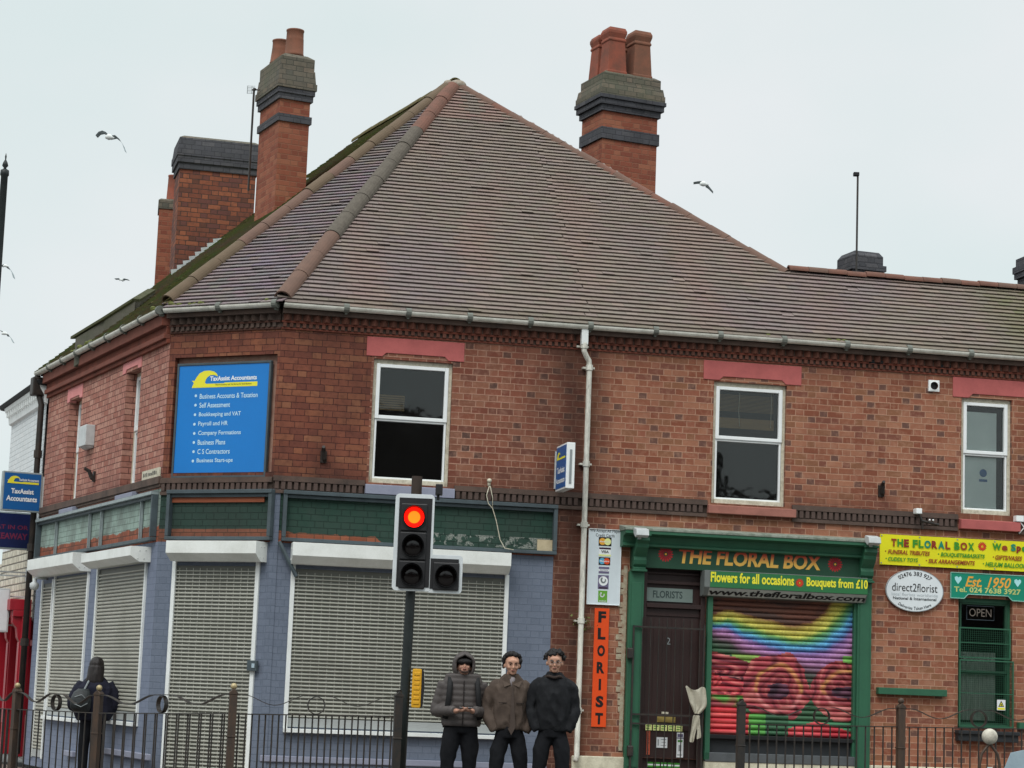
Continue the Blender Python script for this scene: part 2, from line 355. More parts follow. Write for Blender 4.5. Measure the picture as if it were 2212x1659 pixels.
MT['brick_k'] = brick('blue_black_brick', ['#55555a', '#4c4d51', '#5e5d60'], '#3f3f43', hc=.083, soot=.5, sootc='#2c2c2f')
MT['brick_m'] = brick('mossy_brick', ['#6e665a', '#625e54', '#786c5f', '#5c5a52'], '#4a4841', hc=.083, soot=.6, sootc='#565b49')
MT['grime'] = mat('sooty_band', '#5f4e46', .9, c2='#3a3431', sc=3, amt=.8)
MT['redmould'] = mat('brick_moulding', '#7e4435', .9, c2='#3d2a25', sc=2.5, amt=.8)
MT['dent'] = mat('dentil_brick', '#74493c', .9, c2='#3a2f2a', sc=4, amt=.8)
MT['white'] = mat('white_gloss', '#e6e9e8', .4, .4, c2='#b9bcb6', sc=3, amt=.35, bump=.03)
MT['upvc'] = mat('white_upvc', '#edf0f0', .3, .5, c2='#cfd2cf', sc=3, amt=.3, bump=.02)
MT['cream'] = mat('peeling_cream_timber', '#cfc9b6', .7, c2='#8f8772', sc=18, amt=.7, bump=.3)
MT['pink'] = mat('pink_painted_stone', '#b5615e', .8, c2='#8d4c4b', sc=4, amt=.5, bump=.2)
MT['pinkl'] = mat('pink_lintel_side_street', '#d98e8c', .8, c2='#b8706c', sc=3, amt=.5, bump=.2)
MT['pinks'] = mat('dull_pink_stone', '#a06a5e', .85, c2='#7a5148', sc=6, amt=.6, bump=.3)
MT['bluesill'] = mat('lilac_blue_paint', '#8e91a2', .7, c2='#707488', sc=5, amt=.4)
MT['frame'] = mat('grey_fascia_frame', '#4b565b', .6, c2='#33393c', sc=5, amt=.6)
MT['framel'] = mat('pale_grey_trim', '#98a3a4', .5, c2='#5f6869', sc=6, amt=.5)
MT['box'] = mat('white_shutter_box', '#e8eae6', .35, .4, c2='#b4b6ac', sc=2.5, amt=.45, bump=.03)
MT['slat'] = mat('galvanised_slat', '#b0b0a6', .5, .45, c2='#85857a', sc=1.6, amt=.6, bump=.05)
MT['slatl'] = mat('galvanised_slat_side', '#afada2', .5, .45, c2='#8c8a7d', sc=1.6, amt=.6, bump=.05)
MT['slatd'] = mat('shutter_backing', '#64655e', .5, .4, c2='#77776f', sc=1.5, amt=.7)
MT['bar'] = mat('shutter_bottom_bar', '#a3a7a6', .4, .5, c2='#8b8e8d', sc=4, amt=.4)
MT['gutter'] = mat('grey_white_gutter', '#dedcd2', .5, .4, c2='#8f9082', sc=5, amt=.6, bump=.05)
MT['pipe'] = mat('weathered_white_pipe', '#dddbd0', .55, c2='#6f6a60', sc=7, amt=.7, str_=(3, 3, .6))
MT['blackpipe'] = mat('black_pipe', '#2a2725', .5, c2='#4a3c33', sc=8, amt=.5)
MT['iron'] = mat('black_iron', '#2b2a29', .45, .4, c2='#4a3a2e', sc=14, amt=.55, bump=.2)
MT['ironp'] = mat('rusty_brown_post', '#3c332d', .55, .35, c2='#5b4433', sc=7, amt=.7, str_=(2, 2, .5), bump=.2)
MT['gold'] = mat('tarnished_gold_ball', '#b5a47c', .45, .5, .3, c2='#6f6244', sc=20, amt=.6)
MT['ridge'] = mat('clay_ridge', '#6a5247', .9, c2='#5c4a42', sc=5, amt=.7, bump=.4)
MT['ridgeg'] = mat('grey_ridge', '#524b43', .9, c2='#6b645a', sc=14, amt=.6, bump=.4)
MT['ridger'] = mat('red_ridge', '#704d41', .9, c2='#51423a', sc=6, amt=.6, bump=.4)
MT['under'] = mat('roof_underlay', '#2b2624', .95)
MT['render'] = mat('grey_render', '#5d5a52', .9, c2='#454a38', sc=4, amt=.8, bump=.5)
MT['lead'] = mat('lead_flashing', '#b4b9ba', .5, .5, c2='#80868a', sc=9, amt=.6)
MT['pot'] = mat('terracotta_pot', '#8a4c3b', .85, c2='#5e443a', sc=5, amt=.8)
MT['potb'] = mat('brown_terracotta_pot', '#7d513f', .85, c2='#5a463a', sc=5, amt=.7)
MT['moss'] = mat('moss', '#6c7040', .95, c2='#454c28', sc=14, amt=.8, bump=.8, bd=.02)
MT['plinth'] = mat('cream_plinth', '#d6d1bb', .85, c2='#96907a', sc=6, amt=.7, bump=.4)
MT['green'] = mat('shop_green_paint', '#2f6148', .55, .35, c2='#24483a', sc=3, amt=.5, bump=.08, str_=(1, 1, .5))
MT['greend'] = mat('dark_green_paint', '#234a36', .6, .35, c2='#1c3a2c', sc=3, amt=.5, bump=.08)
MT['greenb'] = mat('banner_green', '#2f7044', .5, c2='#26603a', sc=2, amt=.4)
MT['door'] = mat('dark_brown_door', '#33211f', .5, .4, c2='#241817', sc=3, amt=.6, str_=(3, 3, .4), bump=.15)
MT['dark'] = mat('near_black', '#17181a', .6, c2='#25272a', sc=4, amt=.5)
MT['darkbox'] = mat('black_trough', '#2a2d30', .6, c2='#1b1d1f', sc=4, amt=.5)
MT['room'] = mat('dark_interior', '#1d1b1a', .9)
MT['glass'] = glass('window_glass')
MT['blind'] = mat('bamboo_blind', '#96764c', .8, c2='#6b5236', sc=20, amt=.6, str_=(.2, .2, 6))
MT['curtain'] = mat('net_curtain', '#d2d2cc', .9, c2='#a2a29a', sc=30, amt=.6, str_=(3, 3, .1))
MT['frost'] = mat('frosted_film', '#f2f7f5', .35, .5, c2='#d9e2e0', sc=2, amt=.6)
MT['brass'] = mat('brass_letterplate', '#b09a58', .35, .5, .5, c2='#7c6a3a', sc=20, amt=.5)
MT['blackt'] = mat('black_lettering', '#1a1a1a', .5)
MT['whitet'] = mat('white_lettering', '#e8eced', .5, amt=.1)
MT['paper'] = mat('white_paper', '#dfe2e4', .7, amt=.2)
MT['signblue'] = mat('bright_blue_panel', '#0578c8', .3, .45, c2='#0a70bc', sc=.8, amt=.8, bump=.01)
MT['signblue2'] = mat('mid_blue_panel', '#0f5c9c', .35, .45, c2='#124a86', sc=2, amt=.4, bump=.01)
MT['navy'] = mat('navy_panel', '#17224f', .4, c2='#0e1636', sc=3, amt=.5)
MT['yel'] = mat('yellow_print', '#e8e03a', .5, amt=.1)
MT['yelp'] = mat('pale_yellow_print', '#e4ea9c', .5, amt=.1)
MT['banner'] = mat('yellow_banner', '#e2dc1e', .45, c2='#cfc81a', sc=3, amt=.3, bump=.05)
MT['bred'] = mat('brown_red_print', '#93401f', .5, amt=.2)
MT['bgreen'] = mat('green_print', '#3b8c2b', .5, amt=.2)
MT['teal'] = mat('teal_board', '#14866c', .4, c2='#107058', sc=3, amt=.3)
MT['amber'] = mat('amber_print', '#e6a63c', .5, amt=.1)
MT['redfl'] = mat('red_flower_print', '#b4282c', .5, c2='#7e1a20', sc=30, amt=.5)
MT['orange'] = mat('orange_board', '#e04e1c', .45, c2='#cb4416', sc=3, amt=.3)
MT['grey'] = mat('grey_print', '#8a9092', .5, amt=.2)
MT['violet'] = mat('violet_card', '#6a6480', .5, amt=.2)
MT['limeg'] = mat('lime_card', '#64a036', .5, amt=.2)
MT['cyan'] = mat('cyan_print', '#57a9cc', .5, amt=.2)
MT['redp'] = mat('red_shopfront_paint', '#a31d2c', .4, .45, c2='#7c1420', sc=2.5, amt=.5, str_=(2, 2, .4), bump=.08)
MT['redd'] = mat('dark_red_glass', '#3a1016', .2, .5)
MT['floodw'] = mat('grey_white_casing', '#c2c6c6', .45, c2='#8f9494', sc=8, amt=.4)
MT['silver'] = mat('silver_plate', '#a9bcc6', .4, .5, c2='#8ea1ad', sc=4, amt=.6)
MT['stoneball'] = mat('white_worn_ball', '#c9c3b4', .6, c2='#6a655c', sc=11, amt=.7)
MT['tl_black'] = mat('signal_black', '#202022', .45, .4, c2='#2b2a2c', sc=8, amt=.4)
MT['tl_white'] = mat('signal_white_edge', '#d3d8da', .4, .4, c2='#a9afb2', sc=8, amt=.35)
MT['tl_pole'] = mat('signal_pole', '#1e2424', .5, .35, c2='#2c3331', sc=6, amt=.5, bump=.2)
MT['tl_lens'] = mat('dark_lens', '#150f0f', .15, .5)
MT['tl_red'] = glow('lit_red_lens', '#ff0d05', 3.2)
MT['tl_hot'] = glow('lit_red_lens_core', '#ff5a0c', 3.)
MT['pybox'] = mat('yellow_push_box', '#dda62a', .5, c2='#c08c20', sc=8, amt=.3, bump=.5)
# ================================================================== GROUND
def sheet(name, mats, x0, x1, y0, y1, nx, ny, zf, label, m=0):
    mb = MB(); g = [[mb.V(x0+(x1-x0)*i/nx, y0+(y1-y0)*j/ny, zf(x0+(x1-x0)*i/nx, y0+(y1-y0)*j/ny)) for i in range(nx+1)] for j in range(ny+1)]
    for j in range(ny):
        for i in range(nx): mb.F((g[j][i], g[j][i+1], g[j+1][i+1], g[j+1][i]), m)
    o = mb.build(name, mats, None, keepo=(0, 0, 0)); o['kind'] = 'structure'; o['label'] = label; return o
t = NT('asphalt'); v = t.vec(); n1 = t.noise(v, 180., 3, .7); n2 = t.noise(v, .6, 5)
t.bump(n1, .5, .006); M_ASPH = t.fin(t.mix(n1, t.mix(t.step(n2, .35, .7), srgb('#4a4a4a'), srgb('#3d3c3b')), srgb('#6a6966')), .9)
t = NT('paving_slabs'); uv = t.vec(); br = t.n('TexBrick'); t.L(uv, br.inputs['Vector']); br.inputs['Scale'].default_value = 1.; br.inputs['Brick Width'].default_value = .6; br.inputs['Row Height'].default_value = .45; br.inputs['Mortar Size'].default_value = .006
for i, c in ((1, '#7d7168'), (2, '#8a7c72'), (3, '#4b443f')): br.inputs[i].default_value = srgb(c)
n1 = t.noise(uv, 2., 5); M_PAVE = t.fin(t.mix(t.M('MULTIPLY', t.step(n1, .4, .7), .4), br.outputs[0], srgb('#5d5148')), .9); 
M_LINE = mat('road_paint', '#d8d8d2', .7, c2='#8f8f8a', sc=12, amt=.7)
sheet('ground', M_ASPH, -400, 400, -60, 900, 40, 48, lambda x, y: GZ(x)-.16, 'dark tarmac ground')
P_K = [FR.P(14, 2.85, 0), FR.P(1.7, 2.85, 0), FR.P(-.4, 2.85, 0), V((-4.6, 26.9, 0)), V((-6.9, 29.0, 0)), V((-9.2, 33, 0)), V((-16, 47, 0))]
P_W = [FR.P(14, -.3, 0), FR.P(0, -.3, 0), k1+FC.n*(-.3)-V((0, 0, k1.z)), FL.P(-8, -.3, 0), FL.P(-22, -.3, 0)]
mb = MB(); kerb = MB()
pl = [V((p.x, p.y, GZ(p.x))) for p in P_K]+[V((p.x, p.y, GZ(p.x))) for p in reversed(P_W)]
mb.F([mb.W(p) for p in pl]); o = mb.build('pavement', M_PAVE, None, keepo=(0, 0, 0)); o['kind'] = 'structure'; o['label'] = 'paved footway around the corner building'
bm = bmesh.new(); bm.from_mesh(o.data); bmesh.ops.triangulate(bm, faces=bm.faces); bm.to_mesh(o.data); bm.free()
for i in range(len(P_K)-1):
    a, b = P_K[i], P_K[i+1]; d = (b-a).normalized(); nn = V((-d.y, d.x, 0)); nn = nn if nn.y < 0 or abs(nn.y) < .2 and nn.x < 0 else -nn
    q = [a, b, b+nn*.13, a+nn*.13]; top = [kerb.W((p.x, p.y, GZ(p.x)+.003)) for p in q]; bot = [kerb.W((p.x, p.y, GZ(p.x)-.2)) for p in q]
    kerb.F(top); kerb.F(bot)
    for k in range(4): kerb.F((top[k], top[(k+1) % 4], bot[(k+1) % 4], bot[k]))
kerb.build('kerb', mat('kerb_stone', '#8a867e', .9, c2='#5f5b55', sc=4), None, keepo=(0, 0, 0))['kind'] = 'structure'
mb = MB()
for k in range(9):      # dashed centre line and stop line of the crossing
    mb.box(-14+k*3.4, -12+k*3.4, 14.0, 14.1, -.158+GZ(-13+k*3.4), -.155+GZ(-13+k*3.4))
o = mb.build('road_marking', M_LINE, None, keepo=(0, 0, 0)); o['kind'] = 'structure'; o['label'] = 'worn white dashed centre line on the road'

# ================================================================== LAYOUT NUMBERS READ OFF THE FRONTS
ZT = 6.16                              # top of the walls
def rc(fr, x0, y0, x1, y1, n=0.):
    a, b = fr.at(x0, y0, n), fr.at(x1, y1, n); return (min(a[0], b[0]), max(a[0], b[0]), min(a[1], b[1]), max(a[1], b[1]))
def rc4(fr, tl, tr, br_, bl, n=0.):
    A, B, C_, D = [fr.at(*p, n) for p in (tl, tr, br_, bl)]
    return ((A[0]+D[0])/2, (B[0]+C_[0])/2, (C_[1]+D[1])/2, (A[1]+B[1])/2)
U_PIPE = FR.at(1262, 900)[0]
U_END = 13.
LEND = FL.at(97, 1000)[0]
W1 = rc4(FR, (809, 776), (980, 783), (967, 1050), (795, 1043))
W2 = rc4(FR, (1543, 822), (1702, 834), (1693, 1093), (1536, 1088))
W3 = rc4(FR, (2079, 858), (2188, 864), (2183, 1119), (2074, 1104))
WG = rc4(FR, (2073, 1290), (2188, 1296), (2186, 1576), (2066, 1572))
W4 = (W2[0]+(W2[0]-W1[0])*2, W2[1]+(W2[0]-W1[0])*2, W2[2], W2[3])
L1 = rc4(FL, (273, 805), (303, 794), (293, 1048), (260, 1058))
L2 = rc4(FL, (150, 868), (177, 853), (163, 1083), (137, 1090))
SB_R = rc4(FR, (637, 1232), (1090, 1246), (1078, 1583), (621, 1572))       # big shutter opening
SB_C = rc4(FC, (378, 1222), (552, 1222), (535, 1640), (362, 1640)); SB_C = (SB_C[0], SB_C[1], .12, SB_C[3])
SB_L2 = rc4(FL, (211, 1232), (313, 1218), (300, 1558), (199, 1548))
SB_L1 = rc4(FL, (120, 1250), (187, 1238), (178, 1548), (105, 1546))
SB_L0 = rc4(FL, (90, 1262), (116, 1258), (92, 1625), (75, 1625)); SB_L0 = (SB_L0[0], SB_L0[1], .15, SB_L0[3])
DR = rc4(FR, (1391, 1225), (1521, 1230), (1513, 1650), (1381, 1650)); DR = (DR[0], DR[1], .1, DR[3])
SH = rc4(FR, (1535, 1285), (1845, 1300), (1840, 1592), (1530, 1590))
ZF0, ZF1 = 3.17, 3.87                 # fascia strip

def cornice(fr, a0, a1, parent, mats):
    """dogtooth course, moulding and dentil row under the gutter"""
    mb = MB(fr); mb.box(a0, a1, 0, .02, 5.925, 5.948, 1); mb.box(a0, a1, 0, .045, 6.008, 6.034, 1); mb.box(a0, a1, 0, .03, 6.034, 6.118, 2); mb.box(a0, a1, 0, .12, 6.118, ZT+.02, 2)
    k = a0+.02
    while k < a1-.04: mb.box(k, k+.045, 0, .04, 5.953, 6.008, 0); k += .0835
    mb.box(a0, a1, 0, .012, 5.948, 6.008, 2)
    k = a0+.02
    while k < a1-.1:
        mb.prism(((k, .03), (k+.055, .1), (k+.11, .03)), 'c', 6.034, 6.118, 0); k += .125
    return mb.build('cornice', mats, parent)
def stringc(fr, a0, a1, parent, z=3.90, gaps=()):
    mb = MB(fr); mb.box(a0, a1, 0, .04, z+.055, z+.105, 0); mb.box(a0, a1, 0, .03, z+.105, z+.125, 0); mb.box(a0, a1, 0, .03, z-.10, z-.055, 0)
    k = a0+.02
    while k < a1-.04: mb.box(k, k+.052, 0, .034, z-.045, z+.05, 1); k += .083
    mb.box(a0, a1, 0, .008, z-.055, z+.055, 2)
    return mb.build('string_course', [MT['grime'], mat('sooty_dentils', '#5a4a44', .9, c2='#38302d', sc=6), mat('dark_recess', '#40352f', .95)], parent)  # strip behind the dentils has a darker tone
def gutter(fr, a0, a1, parent, z=6.235, n=.17, joints=1.0):
    mb = MB(fr); R = .056; nseg = int((a1-a0)/.9)+1
    for i in range(nseg):
        x0 = a0+(a1-a0)*i/nseg; x1 = a0+(a1-a0)*(i+1)/nseg; dz0, dz1 = random.uniform(-.006, .006), random.uniform(-.006, .006)
        pts = [(math.cos(math.pi+math.pi*j/8)*R, math.sin(math.pi+math.pi*j/8)*R) for j in range(9)]+[(R-.008, 0), (R-.012, -.02), (0, -R+.012), (-R+.012, -.02), (-R+.008, 0)]
        A = [mb.V(x0+.004, n+p[0], z+p[1]+dz0) for p in pts]; B = [mb.V(x1-.004, n+p[0], z+p[1]+dz0) for p in pts]
        for j in range(len(pts)): mb.F((A[j], A[(j+1) % len(pts)], B[(j+1) % len(pts)], B[j]), 0)
        mb.F(A, 0); mb.F(B, 0)
        mb.tube([(x1-.035, n, z-.01), (x1+.035, n, z-.01)],   .061, 12, 1)
        mb.box(x1-.015, x1+.015, .11, n, z-.09, z-.05, 1)
    return mb.build('gutter', [MT['gutter'], mat('gutter_clip', '#6d7069', .6, c2='#45443e', sc=8)], parent)
def window(fr, r, parent, name='window', split=.5, timber='cream', fr_w=.05, rec=.07, fk='upvc'):
    """sash window in an opening: timber lining, white frames, glass, dark room behind"""
    a0, a1, c0, c1 = r; h = c1-c0; tm = .045
    mb = MB(fr); b0, b1 = -rec-.06, -rec+.02
    mb.box(a0, a0+tm, b0, b1, c0, c1, 0); mb.box(a1-tm, a1, b0, b1, c0, c1, 0); mb.box(a0+tm, a1-tm, b0, b1+.002, c1-tm*1.3, c1, 0); mb.box(a0+tm, a1-tm, b0, b1+.03, c0, c0+tm*1.3, 0)
    fo = mb.build(name, MT[timber], parent, bevel=.004)
    x0, x1, z0, z1 = a0+tm, a1-tm, c0+tm*1.3, c1-tm*1.3; zm = z0+(z1-z0)*split
    mb = MB(fr); q = fr_w; d0, d1 = -rec-.05, -rec+.035
    for (ax0, ax1, az0, az1, ww, pr) in ((x0, x1, zm, z1, q, .0), (x0+.005, x1-.005, z0, zm, q*.55, -.018)):
        mb.box(ax0, ax0+ww, d0, d1+pr, az0, az1, 0); mb.box(ax1-ww, ax1, d0, d1+pr, az0, az1, 0); mb.box(ax0+ww, ax1-ww, d0, d1+pr-.001, az1-ww*.95, az1-.002, 0); mb.box(ax0+ww, ax1-ww, d0, d1+pr-.001, az0, az0+ww*.95, 0)
    mb.build('frame', MT[fk], fo, bevel=.006)
    mb = MB(fr)
    mb.box(x0+q, x1-q, -rec-.016, -rec-.010, zm+q, z1-q, 0); mb.box(x0+q*.5, x1-q*.5, -rec-.028, -rec-.022, z0+q*.5, zm-q*.4, 0)
    mb.build('pane', MT['glass'], fo)
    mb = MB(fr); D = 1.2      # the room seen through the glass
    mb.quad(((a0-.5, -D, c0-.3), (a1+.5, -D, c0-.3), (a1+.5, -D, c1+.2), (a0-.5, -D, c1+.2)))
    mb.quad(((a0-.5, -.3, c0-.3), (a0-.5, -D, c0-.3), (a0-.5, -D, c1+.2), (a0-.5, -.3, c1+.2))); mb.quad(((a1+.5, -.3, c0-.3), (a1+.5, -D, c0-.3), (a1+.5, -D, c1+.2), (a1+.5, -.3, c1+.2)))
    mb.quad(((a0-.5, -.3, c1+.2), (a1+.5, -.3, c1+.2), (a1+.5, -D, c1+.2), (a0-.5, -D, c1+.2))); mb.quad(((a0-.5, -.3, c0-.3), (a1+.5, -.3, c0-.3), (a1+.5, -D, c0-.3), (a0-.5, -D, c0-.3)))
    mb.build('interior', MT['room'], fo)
    return fo, (x0, x1, z0, zm, z1)
def lintel(fr, pts, parent, key='pink', proud=.012, notch=True):
    a0, a1, c0, c1 = pts; k = (a1-a0)*.16; h = (c1-c0)
    mb = MB(fr); o = [(a0, c0), (a0+k, c0), (a0+k*1.25, c0+h*.2), (a1-k*1.25, c0+h*.2), (a1-k, c0), (a1, c0), (a1, c1), (a0, c1)] if notch else [(a0, c0), (a1, c0), (a1, c1), (a0, c1)]
    mb.prism(o, 'b', -.1, proud); return mb.build('lintel', MT[key], parent, bevel=.004)
def sill(fr, r, parent, key, n0=-.08, n1=.09):
    mb = MB(fr); a0, a1, c0, c1 = r; mb.prism(((n0, c0), (n1, c0), (n1, c1-.02), (n0, c1)), 'a', a0, a1); return mb.build('sill', MT[key], parent, bevel=.006)
def shutter_slats(fr, r, parent, b=0.0, pitch=.048, perf=True, key='slat', name='shutter', light=.024):
    a0, a1, c0, c1 = r; mb = MB(fr)
    mb.box(a0, a1, b-.03, b-.022, c0, c1, 1)
    n = int((c1-c0-.12)/pitch); 
    for i in range(n):
        z = c0+.12+i*pitch; j = random.uniform(-.001, .001)
        hh = light if perf else pitch*.72
        hh2 = hh*(1.0 if i < n*.9 else .8)
        mb.prism(((b-.02, z), (b-.004, z+.002), (b+j, z+hh2*.35), (b-.001+j, z+hh2*.75), (b-.02, z+hh2)), 'a', a0, a1, 0)
        if perf:
            x = a0+.04
            while x < a1-.02: mb.box(x, x+.009, b-.02, b-.014, z+hh2, z+pitch, 0); x += .105
    mb.box(a0, a1, b-.02, b+.004, c0, c0+.11, 2)
    return mb.build(name, [MT[key], MT['slatd'], MT['bar']], parent)
def shutter_box(fr, a0, a1, c0, c1, parent, D=.27, pos='shutter_box'):
    """housing: square top front, lower edge cut back to the wall"""
    mb = MB(fr); h = c1-c0
    mb.prism(((0, c1), (D, c1), (D, c1-h*.62), (D*.55, c0), (0, c0)), 'a', a0, a1, 0)
    for x, s in ((a0, -1), (a1, 1)):
        for bb, cc in ((.09, .2), (.17, .2), (.07, .75), (.15, .72)): mb.tube([(x, D*bb/.27*1., c0+h*cc), (x+s*.006, D*bb/.27, c0+h*cc)], .009, 8, 1)
    return mb.build('shutter_box', [MT['box'], MT['grey']], parent, bevel=.006)
def guides(fr, r, parent, w=.055, b=.03, key='white', ledge=True, z0=None):
    a0, a1, c0, c1 = r; mb = MB(fr); z0 = c0-.02 if z0 is None else z0
    mb.box(a0-w, a0, -.01, b, z0, c1+.05); mb.box(a1, a1+w, -.01, b, z0, c1+.05)
    if ledge: mb.box(a0-w+.001, a1+w-.001, -.01, b+.06, z0-.05, z0)
    return mb.build('shutter_guide', MT[key], parent, bevel=.004)

# ================================================================== CORNER BUILDING (accountants)
cb = thing('corner_building', 'red brick corner building with lilac-blue ground floor, steel shutters, chamfered corner and steep tiled roof', 'building', (k2.x, k2.y, 0))
# --- walls
cu0, cu1 = FC.at(383, 781)[0], FC.at(590, 776)[0]
mb = MB(FR)
UB = FR.at(1192, 1300)[0]
mb.wall(0, U_PIPE, ZF1, ZT, [W1], m=0, rev=.16)
u_pr = .0
mb.wall(0, W1[0]-.03, ZF1, ZT, [], b=.002, m=1)                     # pressed brick return near the corner
mb.wall(UB, U_PIPE, 0, ZF1, [], m=0)
mb.wall(0, UB, 0, ZF0, [SB_R], m=2, rev=.08)
mb.wall(0, UB, ZF0, ZF1, [], m=3)
mb.build('front_wall', [MT['brick_r'], MT['brick_p'], MT['blue'], MT['green_r']], cb)
mb = MB(FC)
RC_ = (FC.at(371, 900)[0]-.0, CL-.035, 4.07, 5.60)
mb.wall(0, CL, ZF1, ZT, [RC_], m=0, rev=.09); mb.quad(((RC_[0], -.09, RC_[2]), (RC_[1], -.09, RC_[2]), (RC_[1], -.09, RC_[3]), (RC_[0], -.09, RC_[3])), 1)
for i in range(3): mb.box(RC_[0]-.0, RC_[1], -.085, -.062+i*.028, RC_[3]-.001+i*.083-.083*0, RC_[3]+.083*(i+1)-.012, 0)
mb.wall(0, CL, 0, ZF0, [SB_C], m=2, rev=.08); mb.wall(0, CL, ZF0, ZF1, [], m=3)
mb.build('corner_wall', [MT['brick_p'], mat('bare_plaster', '#9a7466', .9, c2='#b49a88', sc=12, amt=.7, bump=.6), MT['blue'], MT['green_c']], cb)
mb = MB(FL)
mb.wall(LEND, 0, ZF1, ZT, [L1, L2], m=0, rev=.22); mb.wall(LEND, 0, 0, ZF0, [SB_L2, SB_L1, SB_L0], m=1, rev=.08); mb.wall(LEND, 0, ZF0, ZF1, [], m=2)
mb.build('side_wall', [MT['brick_l'], MT['bluec'], MT['green_l']], cb)
# rear and interior walls that close the block
mb = MB(); q = [FR.P(U_PIPE, -.3, 0), FR.P(U_PIPE, -9, 0), FL.P(LEND, -10, 0), FL.P(LEND, -.3, 0)]
for i in range(3):
    a, b = q[i], q[i+1]; mb.F([mb.W(a), mb.W(b), mb.W(b+V((0, 0, 6.1))), mb.W(a+V((0, 0, 6.1)))])
mb.build('rear_wall', MT['brick_cd'], cb)
# white plinth ledge fragments on the side street
mb = MB(FL)
for x0, y0, x1, y1 in ((140, 1622, 158, 1631), (217, 1616, 318, 1637)):
    mb = MB(FL); a, z = FL.at(x0, y0, .05); a2, z2 = FL.at(x1, y1, .05); mb.box(a, a2, 0, .07, (z+z2)/2-.05, (z+z2)/2+.03); mb.build('plinth_ledge', MT['bluesill'], cb, bevel=.01)
mb = MB(FR); mb.box(0.02, UB, 0, .03, .42, .50); mb.build('plinth_ledge', MT['bluesill'], cb, bevel=.01)
cm = [MT['dent'], MT['redmould'], MT['grime']]
cornice(FR, 0, U_PIPE, cb, cm); cornice(FC, 0, CL, cb, [MT['grime'], mat('dark_moulding', '#55382f', .9, c2='#2c2320', sc=4), MT['grime']])
mb = MB(FL); mb.box(LEND, 0, 0, .05, 5.80, 5.86, 0); mb.box(LEND, 0, 0, .09, 5.86, 5.93, 1); mb.box(LEND, 0, 0, .06, 5.93, 6.03, 0); mb.box(LEND, 0, 0, .13, 6.03, ZT+.02, 1); mb.build('cornice', [MT['redmould'], mat('side_moulding', '#7b4a3e', .9, c2='#58362e', sc=4)], cb, bevel=.008)
stringc(FR, 0, W1[0]-.05, cb); stringc(FR, W1[1]+.08, U_PIPE, cb); stringc(FC, 0, CL, cb, 3.88)
mb = MB(FL); mb.box(LEND, 0, 0, .05, 3.93, 4.03, 0); mb.box(LEND, 0, 0, .03, 3.89, 3.93, 0); mb.build('string_course', MT['grime'], cb, bevel=.006)
for f_, s0, s1 in ((FR, 0, U_PIPE), (FC, 0, CL), (FL, LEND-.25, 0)):
    mb = MB(f_); mb.box(s0, s1, -.06, .11, ZT+.021, 6.262); mb.build('soffit_board', MT['under'], cb)
gutter(FR, .0, U_PIPE, cb); gutter(FC, .0, CL, cb); gutter(FL, LEND-.25, 0, cb)
# --- windows upstairs
wo, g = window(FR, W1, cb, split=.52)
mb = MB(FR)
for i in range(7): mb.box(g[0]+.06, g[0]+.40, -.155, -.15, g[3]+.13+i*.03, g[3]+.152+i*.03)
mb.build('blind', MT['blind'], wo)
lintel(FR, rc4(FR, (793, 727), (1003, 741), (1003, 781), (792, 769)), cb)
sill(FR, rc4(FR, (788, 1043), (980, 1055), (980, 1079), (787, 1066)), cb, 'bluesill')
for L_, lt, sl in ((L1, ((268, 772), (309, 754), (307, 790), (267, 812)), ((248, 1069), (285, 1058), (284, 1078), (247, 1085))), (L2, ((148, 838), (181, 820), (179, 855), (147, 873)), ((127, 1100), (156, 1090), (155, 1107), (126, 1116)))):
    window(FL, L_, cb, split=.5, rec=.17, fr_w=.06)
    lintel(FL, rc4(FL, *lt), cb, 'pinkl'); sill(FL, rc4(FL, *sl, n=.09), cb, 'bluesill')
# --- fascia frames over the shops
def fascia(fr, a0, a1, parent, dark, lite, vert=(), w=.05):
    mb = MB(fr); c0, c1 = ZF0+.02, ZF1-.03
    mb.box(a0, a1, .0, .10, c1-w, c1, 1); mb.box(a0+w, a1-w, 0, .06, c1-w*1.9, c1-w-.003, 0); mb.box(a0, a1, 0, .09, c0, c0+w*.9, 0)
    mb.box(a0, a0+w, 0, .088, c0+w, c1-w, 0); mb.box(a1-w, a1, 0, .088, c0+w, c1-w, 0)
    for x in vert: mb.box(x-.016, x+.016, .005, .05, c0+w*.9, c1-w, 1)
    return mb.build('fascia_frame', [MT[dark], MT[lite]], parent, bevel=.005)
fascia(FR, FR.at(612, 1100, .1)[0], FR.at(1205, 1140, .1)[0], cb, 'frame', 'frame')
fascia(FC, FC.at(357, 1100, .1)[0], FC.at(584, 1100, .1)[0], cb, 'frame', 'frame')
fascia(FL, LEND+.05, -.10, cb, 'frame', 'framel', [FL.at(x, 1130, .05)[0] for x in (120, 191, 216, 301)])
mb = MB(FR); mb.box(*FR.at(1160, 1170)[:1], FR.at(1194, 1190)[0], .012, .03, FR.at(1170, 1192)[1], FR.at(1170, 1166)[1]); mb.build('wood_patch', mat('pale_ply_patch', '#c2b394', .8, c2='#97866a', sc=10), cb)
mb = MB(FR); mb.box(0.0, FR.at(606, 1100)[0]-.01, 0, .012, 0.02, ZF1-.02); mb.build('corner_pilaster', MT['blue'], cb)
# brown timber band above the green paint on the corner
mb = MB(FC); mb.box(.12, CL-.1, .006, .03, 3.68, 3.77); mb.build('wood_band', mat('raw_brown_timber', '#8f5138', .8, c2='#6f3c28', sc=8, str_=(.4, .4, 5)), cb)
